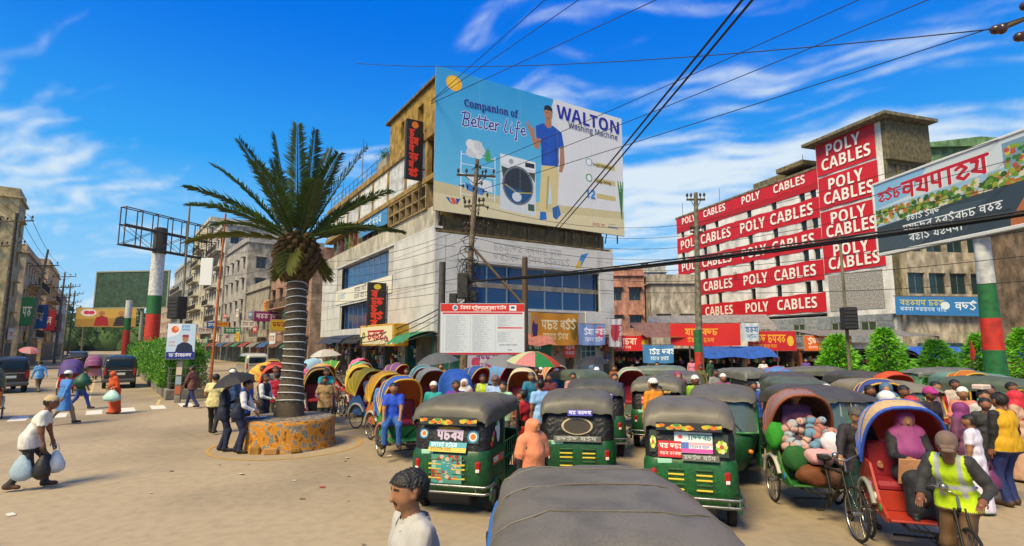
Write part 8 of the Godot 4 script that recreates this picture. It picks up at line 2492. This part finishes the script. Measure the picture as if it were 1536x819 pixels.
	# the thick of the crowd
	var mob := [["man in turquoise standing in the gaps of the traffic jam", -2.0, -14.4, 180, "stand", "1f9a9a", false], ["man in mint standing in the gaps of the traffic jam", -0.2, -13.9, 160, "talk", "9ac8a8", false], ["man in burgundy standing in the gaps of the traffic jam", 1.1, -16.6, 170, "arms", "5a1424", false], ["man in saffron standing in the gaps of the traffic jam", 3.3, -13.1, 20, "stand", "d8861c", false], ["man in indigo standing in the gaps of the traffic jam", 3.5, -13.6, 200, "walk", "2a2a6a", false], ["man in peach standing in the gaps of the traffic jam", 5.2, -13.2, 200, "stand", "d8a078", false], ["man in lime standing in the gaps of the traffic jam", 5.0, -15.4, 180, "talk", "8ab82c", false], ["woman in chocolate standing in the gaps of the traffic jam", 4.9, -16.6, 170, "arms", "4a2c1c", true], ["man in cobalt standing in the gaps of the traffic jam", 6.3, -14.7, 170, "stand", "1c48a8", false], ["man in magenta standing in the gaps of the traffic jam", 6.6, -17.6, 170, "walk", "b02a7a", false], ["man in ash grey standing in the gaps of the traffic jam", 7.0, -19.4, 200, "stand", "8a8a88", false], ["woman in emerald standing in the gaps of the traffic jam", 3.1, -21.6, 40, "talk", "147a4a", true], ["man in ivory standing in the gaps of the traffic jam", 1.2, -23.2, 160, "arms", "d4ccb8", false], ["man in rust standing in the gaps of the traffic jam", 4.4, -24.0, 150, "stand", "8f4a22", false], ["man in aqua standing in the gaps of the traffic jam", 0.2, -24.6, 150, "walk", "5ab0b8", false], ["woman in plum standing in the gaps of the traffic jam", -3.6, -17.1, 170, "stand", "5f2a58", true], ["man in tan standing in the gaps of the traffic jam", -5.6, -16.9, 180, "talk", "a88a5c", false], ["man in crimson standing in the gaps of the traffic jam", -7.6, -18.2, 40, "arms", "a8142a", false], ["man in denim standing in the gaps of the traffic jam", -9.4, -18.9, 40, "stand", "3a5a86", false], ["woman in canary standing in the gaps of the traffic jam", -6.9, -21.0, 160, "walk", "d8c83a", true], ["man in charcoal in the crowd around the yellow waistcoat", 8.6, -10.3, 160, "stand", "2c2d30", false], ["man in salmon in the crowd around the yellow waistcoat", 9.5, -11.9, 150, "talk", "c87a68", false], ["man in jade in the crowd around the yellow waistcoat", 10.2, -12.1, 180, "arms", "3a9a70", false], ["woman in lavender in the crowd around the yellow waistcoat", 7.9, -11.9, 150, "stand", "a898c8", true], ["man in maize in the crowd around the yellow waistcoat", 10.4, -10.6, 170, "walk", "d0b050", false], ["man in teal in the crowd around the yellow waistcoat", 8.9, -8.9, 160, "stand", "146a70", false], ["man in coffee in the crowd around the yellow waistcoat", 11.4, -12.9, 180, "talk", "5f4430", false], ["woman in white in the crowd around the yellow waistcoat", 9.9, -9.1, 170, "arms", "cfccc8", true], ["man in scarlet in the crowd around the yellow waistcoat", 11.9, -15.6, 150, "stand", "c01c1c", false], ["man in steel in the crowd around the yellow waistcoat", 9.3, -14.9, 20, "walk", "6a7884", false]]
	for k in mob.size():
		var f: Array = mob[k]
		var look := {"scarf": true, "top": "kurta", "bottom": "dress"} if f[6] else ({"top": "short"} if k % 3 else {"top": "kurta", "cap": "skull"})
		person(f[0], Vector3(f[1], 0, f[2]), f[3], f[4], look, [S[k % 4], f[5], ["2a2c38", "5a5648", "1c2a5a", "c8c4bc"][k % 4], ["c8b8b0", "8a3a5a", "4a6a8a"][k % 3] if f[6] else "dcdad4" if k % 3 == 0 else K, "2a201a"], 0.94 + 0.03 * (k % 4), "people in the jam")
	# ---- background figures along the avenue and shops, smaller in view
	var far := [["shopper in a green kurta at the avenue shops", -11.9, -27.4, 100, "walk", "3a7a3c"], ["shopper in a pink shawl among the avenue rickshaws", -9.6, -26.0, 150, "stand", "c05a8a"], ["shopper in yellow near the green hood", -9.9, -22.4, 120, "talk", "d0a020"], ["shopper in maroon by the avenue shop awnings", -12.6, -32.4, 30, "stand", "6a1f24"], ["pedestrian in white on the far pavement", -13.9, -33.5, 20, "walk", "d4d2cc"], ["rider in red on the red backed rickshaw", -22.86, -29.16, 34, "ride", "b81c24"], ["rider in mustard on the violet hooded rickshaw", -29.04, -38.95, 36, "ride", "b8861c"], ["pedestrian in sky blue between the microbuses", -25.4, -30.2, 60, "walk", "5a9ad0"], ["shopper in teal beside the hanging clothes", -6.6, -25.6, 160, "stand", "1c7a80"], ["shopper in brown under the yellow box sign", -5.0, -24.6, 175, "talk", "6a4a30"], ["shopper in black by the corner shop", -3.9, -22.8, 170, "stand", "1c1c20"], ["shopper in orange near the corner shop", -3.1, -24.4, 190, "stand", "c8641c"], ["shopper in cream outside the end pier", 5.4, -25.2, 178, "stand", "c8bca0"], ["shopper in blue outside the red fronted shop", 7.2, -27.8, 160, "talk", "2a5ab0"], ["shopper in pink by the clothes stall", 10.6, -33.0, 170, "stand", "c87a90"], ["shopper in dark green by the clothes stall", 11.8, -33.4, 200, "stand", "1f4a2c"], ["shopper in white by the tarpaulin stall", 14.6, -32.6, 180, "walk", "d4d2cc"], ["shopper in violet at the broad red sign", 17.4, -33.2, 170, "stand", "5a3a8a"],
		["rider in lemon yellow in the rickshaw queue", -5.3, -20.0, -140, "ride", "c8b83a"], ["rider in coral in the rickshaw queue", -3.0, -19.5, -150, "ride", "c8604a"], ["rider in grey behind the palm", -8.3, -19.6, -140, "ride", "77787c"], ["man in lilac between the queued hoods", -4.0, -21.4, 170, "stand", "9a86b8"], ["man in bottle green between the queued hoods", -2.2, -21.4, 160, "stand", "1f4f38"], ["man in ivory beside the queued hoods", -6.1, -22.2, 190, "talk", "d0c8b4"], ["man in rust by the shop with clothes", -7.4, -26.4, 150, "stand", "8a4424"], ["man in sky blue by the shop with clothes", -8.6, -25.2, 170, "stand", "6a9ac8"], ["man in dark red beneath the notice board", 0.9, -20.6, 180, "stand", "6a1a20"], ["man in slate beneath the notice board", -1.6, -22.6, 175, "stand", "4a5460"], ["man in rose near the patchwork parasol", 1.9, -17.6, 185, "stand", "c08088"], ["man in navy waiting by the taxis", 3.0, -16.4, 175, "stand", "1c2a50"], ["man in olive by the power pole foot", 8.6, -25.6, 170, "walk", "5a5a2c"], ["man in maroon beside the planting strip", 11.4, -23.6, 165, "stand", "5a1c28"], ["man in pale green crossing behind the palm", -10.2, -20.6, 90, "walk", "9ab88a"]]
	for k in far.size():
		var f: Array = far[k]
		person(f[0], Vector3(f[1], 0, f[2]), f[3], f[4], {"top": "long"}, [S[k % 4], f[5], ["2a2c38", "3a3a36", "1c2a5a", "5a4a38"][k % 4], K, "2a201a"], 0.97 + 0.02 * (k % 3), "people along the shops")

func small_things() -> void:
	# things carried
	bag("white cloth bag held by the woman in orange", Vector3(-14.85, 0.9, -20.95), Vector3(0.24, 0.42, 0.16), "a8d0c8", 0.1, 5)
	bag("dark green sack slung on the walking man's back", Vector3(-17.15, 1.42, -22.45), Vector3(0.26, 0.5, 0.22), "0f4a34", 0.4, 6)
	bag("purple bag hanging beside the girl in white", Vector3(7.55, 0.62, -9.05), Vector3(0.14, 0.3, 0.08), "6a2a5a", 0.3, 7)
	umbrella("black umbrella held over the man in navy by the planter", Vector3(-6.82, 1.68, -13.8), 0.5, ["1c1c22"], Vector3(0.22, 0, 0.2))
	umbrella("patchwork parasol of orange, green and pink over the rickshaw queue", Vector3(0.75, 1.95, -19.2), 0.95, ["c8502c", "1f7a3a", "d88a8a", "c8d0a0", "d8944a"], Vector3(0.1, 0, -0.08))
	umbrella("dark umbrella by the barred shop window", Vector3(3.5, 1.75, -24.6), 0.8, ["23242c"], Vector3(0.05, 0, 0.06))
	umbrella("grey umbrella in the crowd at the corner shop", Vector3(-2.9, 1.9, -22.0), 0.85, ["55585c"], Vector3(0.1, 0, 0.1))
	umbrella("second grey umbrella under the notice board", Vector3(-0.2, 1.85, -20.8), 0.85, ["77787c"], Vector3(0.12, 0, -0.1))
	umbrella("white parasol among the avenue rickshaws", Vector3(-9.5, 2.0, -28.5), 0.8, ["c9c6be", "b8b4aa"], Vector3(0.05, 0, 0.05))
	umbrella("pink parasol beside the microbus at the far kerb", Vector3(-35.4, 2.1, -41.0), 0.65, ["c87a7a", "c89a9a"], Vector3(0.2, 0, -0.3))
	# cardboard held on the veiled lady's lap
	var b := thing("board", "flat tan cardboard held upright on the veiled lady's lap", "board", on(Vector3(5.32, 0, -7.75), 161.5, Vector3(0.0, 0.99, -0.52)), deg_to_rad(161.5))
	var g := Geo.new(); g.box(Vector3.ZERO, Vector3(0.46, 0.34, 0.015), 0.004, Basis(Vector3.RIGHT, -0.3))
	obj("sheet", g, mat("c08a62", 0.85, "patch", 2.0), b)
	# sheets on the planter
	var pp := thing("paper_pad", "blue and white papers lying on the planter top", "papers", Vector3(-6.45, 0.75, -14.3), 0.4)
	g = Geo.new(); g.box(Vector3(0, 0.012, 0), Vector3(0.5, 0.02, 0.3), 0.004)
	obj("pad", g, mat("24559a", 0.6), pp)
	g = Geo.new(); g.box(Vector3(0.1, 0.03, 0.02), Vector3(0.26, 0.008, 0.2), 0.001)
	obj("sheet", g, mat("d4d6d8", 0.7), pp)
	# bundles on the loaded rickshaw
	var rng := RandomNumberGenerator.new(); rng.seed = 64
	var base := Vector3(4.85, 0, -9.55)
	var nc := ["b07a6c", "8a98a8", "a86a5c", "5f86a0", "c0988a", "94a0a8", "b08a80"]
	var nn := ["clay pink", "slate blue", "russet", "steel blue", "pale rose", "grey", "dusty pink"]
	for k in 26:
		var row := k / 7
		var p := on(base, 172, Vector3(-0.36 + 0.115 * (k % 7) + rng.randf_range(-0.06, 0.06), 1.38 - row * 0.13 + rng.randf_range(-0.05, 0.05) - 0.05 * absf((k % 7) - 3.0), -0.22 - row * 0.07 + rng.randf_range(-0.05, 0.05)))
		var q := thing("rolled_bundle", "%s rolled bundle in the %s row of the rickshaw pile" % [nn[k % 7], ["top", "second", "third", "lowest"][mini(row, 3)]], "bundle", p, rng.randf() * TAU, "bundles piled on the rickshaw")
		var hl := rng.randf_range(0.08, 0.14)
		var rr := rng.randf_range(0.85, 1.2)
		q.rotation = Vector3(rng.randf_range(-0.7, 0.7), rng.randf() * TAU, 0)
		g = Geo.new(); g.lathe([[0.01, -hl * 0.9], [0.045 * rr, -hl], [0.07 * rr, -hl * 0.8], [0.078 * rr, -hl * 0.4], [0.066 * rr, 0.0], [0.08 * rr, hl * 0.4], [0.07 * rr, hl * 0.8], [0.045 * rr, hl], [0.01, hl * 0.9]], 14, Vector3.ZERO, Basis(Vector3.RIGHT, PI / 2) * Basis.from_scale(Vector3(1.0, 1.0, rng.randf_range(0.75, 1.0))))
		obj("roll", g, mat(nc[k % 7], 0.8, "cloth", 5.0, 0.0, {"bump": "fold", "bump_scale": 0.8, "world": false}), q)
		g = Geo.new(); g.lathe([[0.066 * rr, -0.012], [0.074 * rr, 0.0], [0.066 * rr, 0.012]], 12, Vector3.ZERO, Basis(Vector3.RIGHT, PI / 2))
		obj("tie", g, mat("5a4a44", 0.8), q)
	var sacks := [["large white sack leaning across the loaded rickshaw", Vector3(-0.34, 1.22, -0.5), Vector3(0.18, 0.52, 0.18), "d0d0dc", 1], ["folded pink cloth over the loaded rickshaw seat", Vector3(-0.04, 0.97, -0.6), Vector3(0.22, 0.24, 0.2), "cf9a9c", 2], ["bright green cloth sack at the hood side of the load", Vector3(0.46, 1.30, -0.16), Vector3(0.14, 0.42, 0.16), "2a8a1c", 3], ["dark green wrapped bundle low in the load", Vector3(0.26, 1.0, -0.46), Vector3(0.2, 0.4, 0.18), "1f5a24", 4], ["brown sack on the footboard of the loaded rickshaw", Vector3(0.05, 0.72, -0.62), Vector3(0.28, 0.3, 0.2), "6a3a1c", 5], ["striped brown sack beside the handlebar of the load", Vector3(-0.2, 0.72, -0.82), Vector3(0.18, 0.28, 0.16), "5a3a2a", 6]]
	for s in sacks:
		var q := thing("sack", s[0], "sack", on(base, 172, s[1] - Vector3(0, s[2].y * 0.5, 0)), deg_to_rad(172))
		var rings := []
		for j in 11:
			var a := PI * j / 10.0
			var ring := []
			for k in 18:
				var b2: float = TAU * k / 18
				var w: float = 1.0 + 0.07 * sin(k * 1.05 + j * 0.9 + s[4]) + 0.03 * sin(k * 2.1 - j * 1.3)
				ring.append(Basis(Vector3.BACK, -0.55 if s[4] == 1 else 0.1) * (Vector3(cos(b2) * pow(sin(a), 0.6) * s[2].x, -cos(a) * s[2].y * 0.5, sin(b2) * pow(sin(a), 0.6) * s[2].z) * w))
			rings.append(ring)
		obj("cloth", Geo.new().loft(rings, true), mat(s[3], 0.8, "cloth", 4.0, 0.0, {"bump": "fold", "bump_scale": 0.9, "world": false}), q)
	g = Geo.new()
	tag(obj("head_paper", Geo.new().box(Vector3.ZERO, Vector3(0.26, 0.1, 0.2), 0.02), mat("c8b4a8", 0.8), null, Vector3(9.0, 1.78, -10.8), 0.3), "folded pale paper resting on a man's head", "paper")
	# litter on the road
	for k in 60:
		var p := Vector3(rng.randf_range(-9, 6), 0.008, -rng.randf_range(5.5, 18))
		g = Geo.new()
		var s := rng.randf_range(0.03, 0.08)
		var q := []
		for j in 6: q.append(Vector3(cos(TAU * j / 6) * s * rng.randf_range(0.5, 1.2), rng.randf_range(0, 0.02), sin(TAU * j / 6) * s * rng.randf_range(0.5, 1.2)))
		g.poly(q)
		tag(obj("litter_scrap", g, mat(["c8c2b4", "b8a88a", "8a7a62", "c8a82c", "a83a2c"][k % 5] if k % 3 else "7a6a54", 0.8), null, p), "small crumpled scrap of litter on the road", "litter", "scraps of litter on the road")
	# flags and traffic bits
	var fl := thing("red_flag", "small red pennant on a stick among the conical trees", "flag", Vector3(18.9, 0, -23.0))
	obj("stick", Geo.new().tube([Vector3.ZERO, Vector3(0, 2.9, 0)], 0.02, 5), mat("5a4a34", 0.8), fl)
	g = Geo.new(); g.poly([Vector3(0, 2.85, 0), Vector3(0.16, 2.3, 0.04), Vector3(0.1, 1.9, -0.03), Vector3(-0.08, 2.0, 0.02)])
	obj("pennant", g, mat("c8341c", 0.7), fl)
